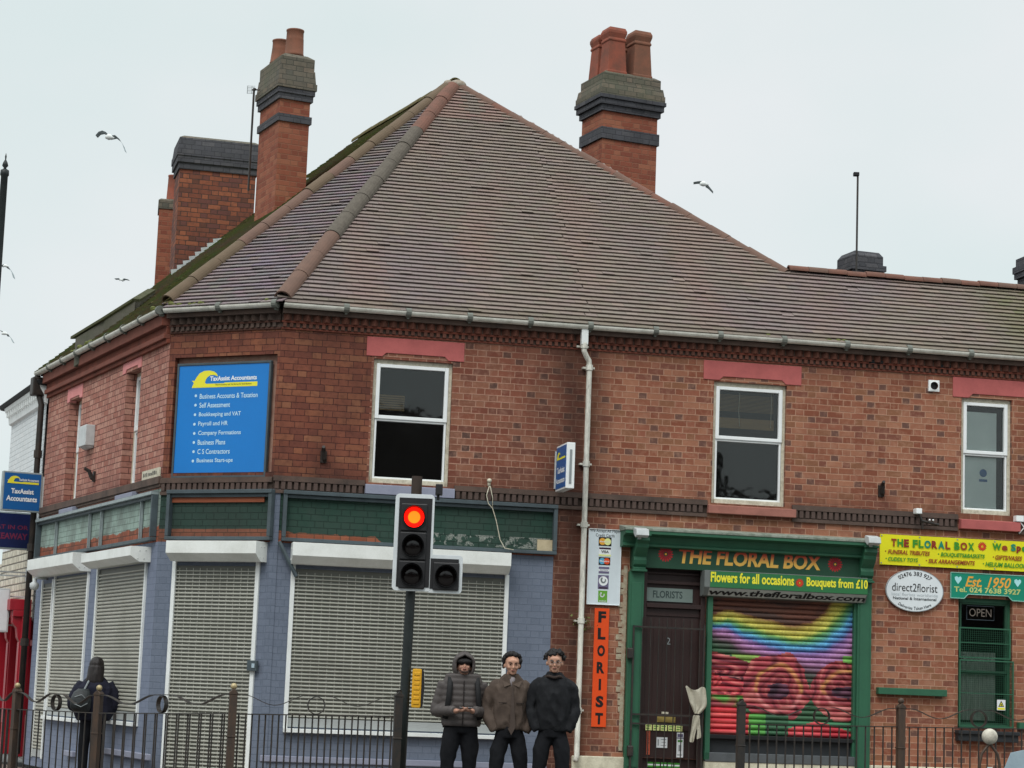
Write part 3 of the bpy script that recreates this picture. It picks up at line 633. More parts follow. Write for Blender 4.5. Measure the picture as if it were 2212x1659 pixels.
# --- shutters
s = shutter_slats(FR, SB_R, cb, b=.012); guides(FR, SB_R, s)
a0, a1 = FR.at(637, 1200, .27)[0], FR.at(1101, 1220, .27)[0]; shutter_box(FR, a0-.03, a1+.02, 2.90, 3.17, s, .27)
s = shutter_slats(FC, SB_C, cb, b=.012, name='door_shutter'); guides(FC, SB_C, s, ledge=False)
a0, a1 = FC.at(357, 1200, .27)[0], FC.at(552, 1200, .27)[0]; shutter_box(FC, a0, a1, 2.91, 3.165, s, .27)
mb = MB(FC); a, z = FC.at(549, 1438, .05); mb.box(a-.09, a+.05, .03, .08, z-.065, z+.065, 0); mb.box(a-.02, a+.03, .08, .086, z-.03, z+.03, 1); mb.build('lock_box', [MT['frame'], MT['silver']], s, bevel=.006)
s = shutter_slats(FL, SB_L2, cb, b=.012, perf=False, key='slatl', pitch=.05); guides(FL, SB_L2, s)
a0, a1 = FL.at(175, 1210, .28)[0], FL.at(282, 1190, .28)[0]; shutter_box(FL, a0, a1, FL.at(282, 1213, .15)[1]-.02, FL.at(282, 1179, .28)[1], s, .28)
s = shutter_slats(FL, SB_L1, cb, b=.012, perf=False, key='slatl', pitch=.05); guides(FL, SB_L1, s)
a0b, a1b = FL.at(58, 1229, .28)[0], FL.at(156, 1215, .28)[0]; shutter_box(FL, a0b, a1b, 2.90, 3.165, s, .28)
s = shutter_slats(FL, SB_L0, cb, b=.012, perf=False, key='slatl', pitch=.05, name='door_shutter'); guides(FL, SB_L0, s, ledge=False, w=.045)
# sloping strut left of the big shutter, small dark cable loops
mb = MB(FR); p0, p1 = FR.at(603, 1170, .06), FR.at(640, 1245, .12); mb.tube([(p0[0], .06, p0[1]), (p1[0], .12, p1[1])], .028, 6); mb.build('strut', MT['frame'], cb)

# ================================================================== ROOFS
def plane_through(fr, apex, z=6.235, n=.17):
    """eave line of a front and the apex: returns (origin on the eave, along, upslope, normal)"""
    o = fr.P(0, n, z); w = apex-o; s = (w-fr.d*w.dot(fr.d)).normalized(); m = fr.d.cross(s); m = m if m.z > 0 else -m
    return o, fr.d, s, m
AL = math.radians(42.)
nR = FR.n*math.sin(AL)+V((0, 0, math.cos(AL)))
APEX = hit(985, 180, FR.P(0, .17, 6.235), nR)
PLR, PLC, PLL = [plane_through(f, APEX) for f in (FR, FC, FL)]
def onpl(pl, x, y): return hit(x, y, pl[0], pl[3])
def tocoord(pl, p): w = p-pl[0]; return (w.dot(pl[1]), w.dot(pl[2]))
LOWA = onpl(PLR, 1703, 592); LOWB = onpl(PLR, 2212, 627); zlow = (LOWA.z+LOWB.z)/2
def slope_at_z(pl, u, z): k = (z-pl[0].z)/pl[2].z; return pl[0]+pl[1]*u+pl[2]*k
def inter(z, n=.17):   # hip feet: where two eaves cross
    def li(f, g):
        p, q = f.P(0, n, z), g.P(0, n, z); d, e = f.d, g.d; w = q-p; den = d.x*e.y-d.y*e.x; k = (w.x*e.y-w.y*e.x)/den; return p+d*k
    return li(FL, FC), li(FC, FR)
H1, H2 = inter(6.235)
ua = tocoord(PLR, LOWA)[0]; LOWA = slope_at_z(PLR, ua, zlow); LOWE = slope_at_z(PLR, U_END, zlow); EAVE_E = slope_at_z(PLR, U_END, 6.235)
RIDGE_L = APEX+FL.d*(-9.)                     # ridge of the side wing (level)
def inside(p, poly):
    c = False; j = len(poly)-1
    for i in range(len(poly)):
        (xi, yi), (xj, yj) = poly[i], poly[j]
        if (yi > p[1]) != (yj > p[1]) and p[0] < (xj-xi)*(p[1]-yi)/(yj-yi)+xi: c = not c
        j = i
    return c
def tiles(pl, poly3, parent, colf, gauge=.103, tw=.167, name='tiles', u0=-1e9, u1=1e9, lift=.045):
    poly = [tocoord(pl, p) for p in poly3]; o, d, s, m = pl
    a_min = max(u0, min(p[0] for p in poly)); a_max = min(u1, max(p[0] for p in poly)); b_max = max(p[1] for p in poly)
    mb = MB(); mb.usecol = True; row = 0; b = -.03
    while b < b_max:
        off = (row % 2)*tw/2+random.uniform(-.01, .01); k0 = int(math.floor((a_min-off)/tw))-1
        for k in range(k0, int((a_max-off)/tw)+2):
            a = off+k*tw; ac, bc = a+tw/2, b+gauge*.5
            if ac < u0 or ac > u1 or not inside((ac, max(bc, .004)), poly): continue
            wv = noise.noise(V((a*.9, b*1.2, 3.)))*.006+noise.noise(V((a*.25, b*2, 8.)))*.010; j = random.uniform(-.0015, .0015)+wv; sl = random.uniform(-.0015, .0015); h0 = lift+random.uniform(-.002, .002)+(.008 if random.random() < .012 else 0)
            if random.random() < .003: j -= .025
            x0, x1 = a+.0012, a+tw-.0012
            def Q(x, y, h): return mb.W(o+d*x+s*y+m*h)
            hu = .008; e = gauge+.045
            T = [Q(x0, b+j-sl, h0), Q(x1, b+j+sl, h0), Q(x1, b+e+j, hu), Q(x0, b+e+j, hu)]
            B = [Q(x0, b+j-sl, h0-.014), Q(x1, b+j+sl, h0-.014), Q(x1, b+e+j, hu-.007), Q(x0, b+e+j, hu-.007)]
            c = colf(ac, bc, row, k)
            mb.F(T, 0, c); mb.F((T[0], T[1], B[1], B[0]), 0, c); mb.F(B[::-1], 0, c); mb.F((T[0], B[0], B[3], T[3]), 0, c); mb.F((T[1], B[1], B[2], T[2]), 0, c)
        b += gauge*(1+random.uniform(-.02, .02)); row += 1
    return mb.build(name, MT['tile'], parent)
t = NT('roof_tile'); at = t.n('Attribute', attribute_name='Col'); v = t.vec(); n1 = t.noise(v, 40., 4, .7); n2 = t.noise(v, 9., 5, .7); n3 = t.noise(t.vec((1, 1, .3)), 1.6, 5, .7)
col = t.mix(t.M('MULTIPLY', t.step(n1, .4, .75), .3), at.outputs[0], (.12, .10, .085, 1)); col = t.mix(t.M('MULTIPLY', t.step(n2, .64, .74), .25), col, (.30, .28, .24, 1)); col = t.mix(t.M('MULTIPLY', t.step(n3, .58, .75), .22), col, (.05, .045, .03, 1))
t.bump(n1, .35, .004); MT['tile'] = t.fin(col, .82, .25)
def lerp(a, b, f): return tuple(a[i]+(b[i]-a[i])*f for i in range(3))+(1,)
BR, PU, PK, GR, LT = [srgb(c) for c in ('#7c7068', '#74666e', '#866d64', '#625c4a', '#8f7e74')]
def col_main(a, b, row, k):
    n1 = noise.noise(V((a*.55, b*.45, 1.7))); n2 = noise.noise(V((a*1.3, b*.5, 9.1))); c = BR
    f = min(1, max(0, (2.2-a)/3.)); c = lerp(c, PU, .6*f)
    if n1 > .12: c = lerp(c, PU, min(1, (n1-.12)*3)*.35)
    if n2 > .1: c = lerp(c, PK, min(1, (n2-.1)*3)*.4)
    if b > 5.6 and noise.noise(V((a*3, b*.8, 2))) > -.1: c = lerp(c, PK, .8); 
    r = random.random(); c = lerp(c, LT, .4 if r > .95 else r*.1); c = lerp(c, GR, max(0, random.random()-.7)*.4)
    if b < .16: c = lerp(c, GR, .35)
    if a > 9.7: c = lerp(c, srgb('#5a6238'), min(1, (a-9.7)/.8)*min(1, max(0, (1.6-abs(b-.9))))*.5*(.6+.8*random.random()))
    return tuple(q*random.uniform(.97, 1.03) for q in c[:3])+(1,)
def col_ch(a, b, row, k):
    c = lerp(srgb('#7d7176'), BR, max(0, noise.noise(V((a, b*.5, 5)))+.3)); c = lerp(c, srgb('#5e595c'), max(0, random.random()-.5)*.5); return tuple(q*random.uniform(.9, 1.05) for q in c[:3])+(1,)
def col_moss(a, b, row, k):
    n1 = noise.noise(V((a*.8, b*1.2, 4)))+.25*noise.noise(V((a*4, b*5, 1))); c = lerp(srgb('#71664e'), srgb('#646c3a'), min(1, max(0, n1*1.4+.55))); return tuple(q*random.uniform(.8, 1.12) for q in c[:3])+(1,)
# ---- corner building roof
roof = MB()
EDG = [H2, FR.P(U_PIPE, .17, 6.235)]
def under(pts, mb, off=-.012, nrm=None):
    mb.F([mb.W(p+nrm*off) for p in pts])
pR_poly = [H2, EAVE_E, LOWE, LOWA, APEX]
under(pR_poly, roof, nrm=PLR[3]); under([H1, H2, APEX], roof, nrm=PLC[3])
LG = FL.P(LEND-.3, .17, 6.235); RL = APEX+FL.d*((LEND-.3)-(APEX-FL.P(0, 0, 0)).dot(FL.d))
pL_poly = [LG, H1, APEX, RL]; under(pL_poly, roof, nrm=PLL[3])
# back slopes
bk = APEX-FR.n*0+V((2.2, 6.5, -4.6)); bl = RL-FL.n*5+V((0, 0, -4.6))
roof.F([roof.W(p) for p in (APEX, bk, bl, RL)])
roof.F([roof.W(p) for p in (APEX, LOWA-V((0, 0, .02)), LOWA-FR.n*5-V((0, 0, 1.5)), bk)]); roof.F([roof.W(p) for p in (LOWA-V((0, 0, .02)), LOWE-V((0, 0, .02)), LOWE-FR.n*5-V((0, 0, 3.)), LOWA-FR.n*5-V((0, 0, 1.5)))])
rf = roof.build('roof', MT['under'], cb)
tiles(PLR, pR_poly, rf, col_main, u1=U_PIPE); tiles(PLC, [H1, H2, APEX], rf, col_ch); tiles(PLL, pL_poly, rf, col_moss)
def ridge_line(A, B, parent, mats, r=.105, seg=.42, lift=.0, n=10, order=None, name='ridge_tiles'):
    mb = MB(); L = (B-A).length; k = max(1, round(L/seg)); d = (B-A)/k; dn = d.normalized(); side = dn.cross(V((0, 0, 1))).normalized(); up = side.cross(dn).normalized()
    for i in range(k):
        p0 = A+d*i+up*lift; p1 = A+d*(i+1)+up*lift; m = (order(i/k) if order else random.randrange(len(mats)))
        ra, rb = r*random.uniform(.97, 1.03), r*random.uniform(.97, 1.03); w = up*random.uniform(-.008, .008)
        pa, pb = p0+d*.012, p1-d*.004
        def arc(p, R): return [mb.W(p+w+side*math.cos(math.pi*j/n)*R+up*math.sin(math.pi*j/n)*R*.92) for j in range(n+1)]
        o0, o1 = arc(pa, ra), arc(pb, rb*.97); i0, i1 = arc(pa, ra-.02), arc(pb, rb-.022)
        for j in range(n): mb.F((o0[j], o0[j+1], o1[j+1], o1[j]), m); mb.F((i0[j], i0[j+1], i1[j+1], i1[j]), m); mb.F((o0[j], o0[j+1], i0[j+1], i0[j]), m); mb.F((o1[j], o1[j+1], i1[j+1], i1[j]), m)
        mb.F((o0[0], i0[0], i1[0], o1[0]), m); mb.F((o0[n], i0[n], i1[n], o1[n]), m)
    return mb.build(name, mats, parent, smooth=False)
RM = [MT['ridge'], MT['ridgeg'], MT['ridger']]
ridge_line(H2+(APEX-H2)*.015, H2+(APEX-H2)*.975, rf, RM, .125, .62, .0, order=lambda f: 0 if f < .22 else (1 if f < .68 else 2))
ridge_line(H1+(APEX-H1)*.02, H1+(APEX-H1)*.965, rf, [MT['ridge'], mat('brown_ridge', '#645444', .9, c2='#504838', sc=5)], .11, .55, .02)
ridge_line(APEX, RL, rf, [mat('mossy_ridge', '#5d5136', .95, c2='#4d5328', sc=9, amt=.8, bump=.8)], .11, .42, -.01)
mb = MB(); mb.ball(tuple(APEX+V((0.03, -.05, -.05))), .14, .12, .09, m=0); mb.ball(tuple(APEX+V((.14, -.06, -.13))), .11, .08, .08, m=0); mb.ball(tuple(APEX+V((-.12, -.09, -.05))), .08, .1, .07); mb.build('apex_mortar', mat('pale_mortar', '#86796a', .95, c2='#b0aaa0', sc=20, amt=.8, bump=.8), rf, smooth=True)
# moss clumps along the gutters
def clumps(mb, spots, r):
    for p in spots:
        for k in range(5): q = p+V((random.uniform(-1, 1), random.uniform(-.3, .3), random.uniform(-.2, .6)))*r; mb.ball(tuple(q), r*random.uniform(.4, .9), r*random.uniform(.4, .8), r*random.uniform(.3, .6), 7, 5)
mb = MB(); clumps(mb, [FL.P(u, .14, 6.27) for u in (-.15, -.3, -3.6, -3.8, -4.2, -4.4, -4.6)]+[FC.P(u, .12, 6.27) for u in (.1, .25, .4, .55)], .06); clumps(mb, [FC.P(CL-.12, .12, 6.26)], .05)
mb.build('moss_clump', MT['moss'], rf)
# rendered upstand beyond the ridge of the side wing
def zrow(p, y):
    lo, hi = 0., 30.
    for _ in range(40):
        m_ = (lo+hi)/2; q = V((p.x, p.y, m_))-CAM; yy = CY-FPX*q.dot(CU)/q.dot(f0)
        if yy > y: lo = m_
        else: hi = m_
    return lo
mb = MB(); BA = [(onpl(PLL, 161, 764), 731), (onpl(PLL, 225, 722), 692), (onpl(PLL, 290, 677), 651), (onpl(PLL, 325, 648), 630)]
for (p, yt), (q, yu) in zip(BA, BA[1:]):
    zt0, zt1 = zrow(p, yt), zrow(q, yu); w = FL.n*-.07
    A = [p-V((0, 0, .2)), q-V((0, 0, .2)), V((q.x, q.y, zt1)), V((p.x, p.y, zt0))]; a_ = [mb.W(v_) for v_ in A]; b_ = [mb.W(v_+w) for v_ in A]; mb.F(a_); mb.F(b_)
    for k in range(4): mb.F((a_[k], a_[(k+1) % 4], b_[(k+1) % 4], b_[k]))
    o_ = FL.n*.05; A = [V((p.x, p.y, zt0))+o_-(FL.d*.12 if p is BA[0][0] else V()), V((q.x, q.y, zt1))+o_, V((q.x, q.y, zt1))+w, V((p.x, p.y, zt0))+w]; a_ = [mb.W(v_) for v_ in A]; b_ = [mb.W(v_+V((0, 0, .04))) for v_ in A]; mb.F(a_, 1); mb.F(b_, 1)
    for k in range(4): mb.F((a_[k], a_[(k+1) % 4], b_[(k+1) % 4], b_[k]), 1)
mb.build('parapet', [MT['render'], mat('mossy_coping', '#4d4c38', .9, c2='#3a4226', sc=9, amt=.8, bump=.6)], rf)
# ---- chimneys
def chimney(parent, name, corner_px, wall_hit, azf, wf, ws, prof, mats, pots, label=None, base_drop=1.6):
    """corner_px: x of the near vertical edge at some y; prof: [(y_top, y_bottom, extra, material)] read on that edge"""
    P0 = wall_hit; f = Fr(P0, azf)
    # local: u from the near corner along the front, n outward; body runs back (n negative)
    dep = (P0-CAM).dot(f0)
    def zof(y): # height of the near edge at picture row y
        lo, hi = 0., 30.
        for _ in range(40):
            mid = (lo+hi)/2; p = V((P0.x, P0.y, mid))-CAM; yy = CY-FPX*p.dot(CU)/p.dot(f0)
            if yy > y: lo = mid
            else: hi = mid
        return lo
    mb = MB(f)
    for k, (y0, y1, e, m) in enumerate(prof):
        z1 = zof(y0); z0 = zof(y1) if y1 is not None else P0.z-base_drop
        if isinstance(e, tuple): 
            e0, e1 = e; A = [mb.V(a, b, z0) for a, b in ((-e0, e0), (wf+e0, e0), (wf+e0, -ws-e0), (-e0, -ws-e0))]; B = [mb.V(a, b, z1) for a, b in ((-e1, e1), (wf+e1, e1), (wf+e1, -ws-e1), (-e1, -ws-e1))]
            mb.F(A, m); mb.F(B, m)
            for i in range(4): mb.F((A[i], A[(i+1) % 4], B[(i+1) % 4], B[i]), m)
        else: mb.box(-e, wf+e, -ws-e, e, z0, z1-.001*(k % 2), m)
    o = mb.build(name, mats, parent)
    return o, f, zof
def on_left(x, y): return onpl(PLL, x, y)
# tall narrow stack
p = on_left(612, 447); p = atdepth(593, 440, (p-CAM).dot(f0))
cm_ = [MT['brick_c'], MT['brick_k'], MT['brick_m'], MT['moss'], MT['brick_cd']]
c1_, f1_, z1_ = chimney(cb, 'chimney', 593, p, 64.8, .49, .95,
    [(212, None, 0, 0), (244, 260, .03, 1), (199, 212, .035, 1), (188, 199, .055, 1), (174, 188, .075, 2), (146, 174, (.06, .04), 2), (120, 146, .03, 2), (111, 120, (.03, -.06), 2)], cm_, None)
def round_pot(f, u, n, z0, z1, r0_, r1_, parent, key='pot'):
    mb = MB(f); h = z1-z0; mb.lathe((u, n, z0), [(r0_, 0), (r0_*1.02, h*.08), (r0_*.97, h*.1), (r1_*1.02, h*.62), (r1_*1.02, h*.66), (r1_, h*.68), (r1_*.98, h*.93), (r1_*1.04, h*.95), (r1_*1.04, h), (r1_*.8, h), (r1_*.78, h*.8), (.001, h*.8)], 18); return mb.build('chimney_pot', MT[key], parent, smooth=True)
round_pot(f1_, .26, -.22, z1_(110), z1_(52), .15, .135, c1_, 'potb'); round_pot(f1_, .2, -.72, z1_(112), z1_(58), .16, .13, c1_, 'potb')
# big stack
p = on_left(420, 560); d0_ = (p-CAM).dot(f0)+.25; p = atdepth(377, 560, d0_)
wf_ = 163/(FPX/d0_)/.985
c2_, f2_, z2_ = chimney(cb, 'chimney', 377, p, 75., wf_, .8,
    [(364, None, 0, 4), (350, 364, .025, 1), (336, 350, .055, 1), (322, 336, .07, 1), (297, 322, (.06, .04), 1), (291, 297, (.04, -.04), 2)], cm_, None)
# rear small stack with one pot
p = atdepth(337, 560, d0_+2.4); c3_, f3_, z3_ = chimney(cb, 'chimney', 337, p, 80., .5, .6, [(450, None, 0, 0), (432, 450, .02, 2), (428, 432, (.02, -.02), 2)], cm_, None)
round_pot(f3_, .22, -.2, z3_(429), z3_(372), .105, .09, c3_)
# stepped lead flashing along the side-wing stacks
def flashing(parent, pts, f):
    mb = MB()
    for x, y, s in pts:
        q = onpl(PLL, x, y)-ray(x, y).normalized()*.22; mb2 = [q, q+f.d*s+V((0, 0, .02)), q+f.d*s*.9+V((0, 0, s*.75)), q+f.d*(-s*.1)+V((0, 0, s*.55))]
        A = [mb.W(v) for v in mb2]; B = [mb.W(v-f.n*.012) for v in mb2]; mb.F(A); mb.F(B)
        for i in range(4): mb.F((A[i], A[(i+1) % 4], B[(i+1) % 4], B[i]))
    return mb.build('flashing', MT['lead'], parent)
flashing(c1_, [(599+k*11, 446-k*9.2, .21) for k in range(6)], f1_)
flashing(c2_, [(371+k*13, 598-k*9.5, .22) for k in range(8)], f2_)

# ================================================================== FLORIST BUILDING
fb = thing('florist_building', 'red brick two storey terrace with green florist shopfront right of the white downpipe', 'building', tuple(FR.P(U_PIPE+.01, 0, 0)))
WU = (WG[0], WG[1], WG[2], WG[3])
mb = MB(FR); PT = .62
mb.wall(U_PIPE, U_END, PT, ZT, [W2, W3, WG, W4, (DR[0], SH[1], PT, DR[3])], m=0, rev=.16)
mb.build('front_wall', [MT['brick_r2']], fb)
mb = MB(FR); mb.box(U_PIPE-.02, FR.at(1352, 1640)[0], -.1, .05, 0, PT, 0); mb.box(DR[1]+.05, U_END, -.1, .05, 0, PT, 0); mb.build('plinth', MT['plinth'], fb, bevel=.012)
mb = MB(FR); ax = FR.at(1345, 1300)[0]
z = 1.2
while z < 3.05:
    w = random.uniform(.02, .085); mb.box(ax-w, ax+.04, .001, .012, z, z+.07); z += .0845*random.choice((1, 1, 2))
mb.box(ax+.0, ax+.05, .001, .014, .7, 3.1); mb.build('whitewashed_quoin', mat('flaking_whitewash', '#aea690', .9, c2='#8b5a46', sc=16, amt=.8, bump=.8), fb)
cornice(FR, U_PIPE, U_END, fb, cm)
stringc(FR, U_PIPE, W2[0]-.06, fb); stringc(FR, W2[1]+.1, W3[0]-.05, fb); stringc(FR, W3[1]+.1, U_END, fb)
mb = MB(FR); mb.box(U_PIPE, U_END, -.06, .11, ZT+.021, 6.262); mb.build('soffit_board', MT['under'], fb)
gutter(FR, U_PIPE, U_END, fb)
mb = MB(); q = [FR.P(U_PIPE+.05, -9, 0), FR.P(U_END, -9, 0), FR.P(U_END, 0, 0)]
for i in range(2): mb.F([mb.W(q[i]), mb.W(q[i+1]), mb.W(q[i+1]+V((0, 0, 6.1))), mb.W(q[i]+V((0, 0, 6.1)))])
mb.build('rear_wall', MT['brick_cd'], fb)
wo, g = window(FR, W2, fb, split=.53)
mb = MB(FR)
for i in range(13): mb.box(g[0]+.07, g[1]-.09, -.16, -.155, g[4]-.10-i*.018, g[4]-.092-i*.018)
mb.box(g[0]+.05, g[1]-.08, -.165, -.15, g[3]+.17, g[3]+.31); mb.build('blind', MT['blind'], wo)
mb = MB(FR); mb.tube([(g[0]+.36, -.14, g[4]-.06), (g[0]+.35, -.14, g[4]-.3), (g[0]+.37, -.14, g[3]+.2)], .004, 5); mb.tube([(g[1]-.12, -.14, g[4]-.06), (g[1]-.13, -.14, g[3]+.2)], .004, 5)
mb.build('blind_cord', MT['cream'], wo)
lintel(FR, rc4(FR, (1520, 779), (1731, 791), (1731, 832), (1520, 820)), fb); sill(FR, rc4(FR, (1527, 1089), (1716, 1098), (1715, 1120), (1526, 1108)), fb, 'pinks')
wo, g = window(FR, W3, fb, split=.52)
mb = MB(FR); mb.box(g[0]+.03, g[1]-.12, -.15, -.14, g[3]+.03, g[4]-.12); mb.box(g[0]+.02, g[1]-.12, -.152, -.142, g[2]+.02, g[3]-.03); mb.build('frosted_blind', MT['frost'], wo)
mb = MB(FR); cx_, cz_ = FR.at(2133, 1020); mb.disc((cx_, -.138, cz_+.0), .055, 16); mb.box(cx_-.06, cx_+.06, -.1395, -.1375, cz_-.12, cz_-.085); mb.build('sticker', MT['signblue2'], wo)
lintel(FR, rc4(FR, (2059, 814), (2270, 828), (2270, 871), (2057, 857)), fb); sill(FR, rc4(FR, (2071, 1119), (2199, 1127), (2199, 1150), (2071, 1142)), fb, 'pink')
wo, g = window(FR, W4, fb); 
# ground floor window behind green mesh
wo, g = window(FR, WG, fb, split=.42, timber='green', fr_w=.03, rec=.10, fk='greend')
mb = MB(FR); n = 34
for i in range(n):
    x = g[0]+.04+(g[1]-g[0]-.16)*i/n; w = (g[1]-g[0]-.16)/n; b = -.2+.012*math.sin(i*1.7); mb.quad(((x, b, g[2]+.05), (x+w, -.2+.012*math.sin((i+1)*1.7), g[2]+.05), (x+w, -.2+.012*math.sin((i+1)*1.7), g[3]+.28), (x, b, g[3]+.28)))
mb.build('net_curtain', MT['curtain'], wo)
def mesh_guard(r, n, parent, step=.028):
    a0, a1, c0, c1 = r; mb = MB(FR); w = .018
    mb.box(a0, a1, n, n+.02, c0, c0+w); mb.box(a0, a1, n, n+.02, c1-w, c1); mb.box(a0, a0+w, n+.001, n+.019, c0, c1); mb.box(a1-w, a1, n+.001, n+.019, c0, c1)
    mb.box(a0, a1, n+.002, n+.018, (c0+c1)/2-.006, (c0+c1)/2+.006)
    x = a0+step
    while x < a1: mb.box(x-.0012, x+.0012, n+.004, n+.0065, c0, c1); x += step
    z = c0+step
    while z < c1: mb.box(a0, a1, n+.007, n+.0095, z-.0012, z+.0012); z += step
    return mb.build('mesh_guard', MT['green'], parent)
zA = FR.at(2100, 1425)[1]; zB = FR.at(2100, 1355)[1]
mesh_guard((WG[0]+.0, WG[1]-.0, WG[2]+.02, zA), .03, wo); mesh_guard((WG[0]+.02, WG[1]-.02, zA+.02, zB), -.03, wo)
mb = MB(FR); r = rc4(FR, (2064, 1574), (2194, 1584), (2190, 1606), (2062, 1598)); mb.box(r[0], r[1], 0, .12, r[2], r[3]); mb.box(r[0]-.01, r[1]+.01, 0, .15, r[3]-.05, r[3]); mb.build('window_trough', MT['darkbox'], fb, bevel=.008)
# --- roof of the florist half
rfb = tiles(PLR, pR_poly, fb, col_main, u0=U_PIPE, name='roof')
hipr = ridge_line(APEX+(LOWA-APEX)*.02, LOWA, rfb, [MT['ridge'], MT['ridger'], MT['ridge']], .115, .36, -.055)
ridge_line(LOWA, LOWE, rfb, [MT['ridger'], MT['ridge'], MT['ridger']], .09, .285, .02)
mb = MB(); clumps(mb, [FR.P(u, .14, 6.26) for u in (6.55, 7.35, 7.5, 7.6)], .045); mb.build('moss_clump', MT['moss'], rfb)
# --- chimneys
dC = (APEX-CAM).dot(f0)+.9; p = atdepth(1297, 420, dC)
c4_, f4_, z4_ = chimney(fb, 'chimney', 1297, p, 66.2, 1.0, .78,
    [(238, None, 0, 0), (273, 298, .03, 1), (225, 238, .04, 1), (213, 225, .08, 1), (205, 213, .105, 1), (192, 205, .09, 2), (176, 192, (.08, .06), 2), (156, 176, .03, 2), (149, 156, (.03, -.05), 2)], cm_, None, base_drop=3.)
def square_pot(f, u, n, z0, z1, parent, key='pot', w=.17):
    mb = MB(f); h = z1-z0
    L_ = [(w, 0), (w, .06*h), (w*.95, .08*h), (w*.80, .70*h), (w*.88, .72*h), (w*.88, .75*h), (w*.80, .78*h), (w*.93, .88*h), (w*.93, .93*h), (w*.80, h), (w*.6, h), (w*.58, .85*h)]
    R = [[mb.V(u+sx*q, n+sy*q, z0+z) for sx, sy in ((-1, -1), (-.7, -1) if 0 else (1, -1), (1, 1), (-1, 1))] for q, z in L_]
    for i in range(len(R)-1):
        for j in range(4): mb.F((R[i][j], R[i][(j+1) % 4], R[i+1][(j+1) % 4], R[i+1][j]))
    mb.F(R[0]); mb.F(R[-1]); return mb.build('chimney_pot', MT[key], parent, bevel=.006)
for (u, n, yt, k_) in ((.25, -.2, 52, 'pot'), (.72, -.2, 50, 'potb'), (.25, -.6, 56, 'pot'), (.72, -.6, 55, 'potb')): square_pot(f4_, u, n, z4_(154), z4_(yt), c4_, k_, .178)
p = atdepth(1845, 590, (LOWA-CAM).dot(f0)+3.2)
c5_, f5_, z5_ = chimney(fb, 'chimney', 1850, p, 72., .46, .5, [(556, None, 0, 1), (582, 590, .04, 1), (570, 582, .07, 1), (550, 570, .03, 1), (540, 550, (.03, -.02), 1)], cm_, None, base_drop=1.)
p = atdepth(2228, 590, (LOWA-CAM).dot(f0)+3.5)
chimney(fb, 'chimney', 2228, p, 78., .6, .5, [(560, None, 0, 1), (580, 592, .04, 1), (566, 580, .06, 1), (548, 566, .02, 1)], cm_, None, base_drop=1.)
# ================================================================== GREEN SHOPFRONT (parts of the florist building)
g_ = MT['green']
PX0, PX1 = FR.at(1352, 1400)[0], FR.at(1384, 1400)[0]; QX0, QX1 = FR.at(1846, 1450)[0], FR.at(1876, 1450)[0]
zc0 = FR.at(1400, 1225, .2)[1]; zc1 = FR.at(1400, 1135, .35)[1]
FA0, FA1 = FR.at(1388, 1200, .12)[0], FR.at(1850, 1220, .12)[0]
# cornice hood with weathered lead top
mb = MB(FR); ca0, ca1 = FR.at(1350, 1140, .3)[0], FR.at(1894, 1165, .3)[0]
zb = FR.at(1600, 1152, .3)[1]; mb.prism(((0, zb+.05), (.34, zb+.0), (.34, zb-.035), (0, zb-.035)), 'a', ca0, ca1, 0)
mb.build('lead_flashing', mat('weathered_lead', '#8f958a', .8, c2='#4d5a4c', sc=9, amt=.9, bump=.5), fb, bevel=.006)
mb = MB(FR); zm_ = FR.at(1600, 1190, .16)[1]
mb.prism(((0, zb-.036), (.33, zb-.036), (.33, zb-.075), (.27, zb-.09), (.20, zb-.10), (.17, zm_+.03), (.19, zm_+.02), (.19, zm_-.005), (.14, zm_-.02), (0, zm_-.02)), 'a', ca0+.01, ca1-.01, 0)
mb.build('shop_cornice', g_, fb)
zf0 = FR.at(1600, 1236, .1)[1]
mb = MB(FR); mb.box(PX0+.02, QX1-.02, 0, .10, zf0, zm_-.021); fo = mb.build('fascia_board', MT['greend'], fb)
def flower(mb, fr_pt, R, b, m=0, mc=1, k=16):
    u, z = fr_pt
    for i in range(k):
        a = 2*math.pi*i/k; w = math.pi/k*1.05
        for rr, q in ((1., 0), (.72, .5)):
            a2 = a+q*2*w; mb.F([mb.V(u+math.cos(a2+da)*R*f*rr, b+.001+.001*(rr < 1), z+math.sin(a2+da)*R*f*rr) for da, f in ((0, .25), (-w*.8, .75), (-w*.35, .97), (w*.35, .97), (w*.8, .75))], m if rr == 1 else m+2)
    mb.disc((u, b+.004, z), R*.14, 10, mc)
TGR = NT('gold_to_red_print'); sz = TGR.n('SeparateXYZ'); TGR.L(TGR.n('TexCoord').outputs['Generated'], sz.inputs[0]); f_ = TGR.step(sz.outputs[2], .30, .80); MT['goldred'] = TGR.fin(TGR.mix(f_, srgb('#e2b255'), srgb('#c9503a')), .5)
def serif_text(mb, s, a0, a1, c0, c1, b, m, bold=.03, drop=0., **k):
    """slanted along the wall exactly as printed (drop = fall across the string)"""
    mb.text(s, a0, a1, c0, c1, b, m, bold=bold, **k)
mb = MB(FR); A, B = FR.at(1466, 1229, .1), FR.at(1775, 1192, .1)
zA0 = FR.at(1466, 1210, .1)[1]-.11; mb.text('THE FLORAL BOX', A[0], B[0], zf0+.075, zf0+.075+.205, .1, 0, bold=.035, shear=.12)
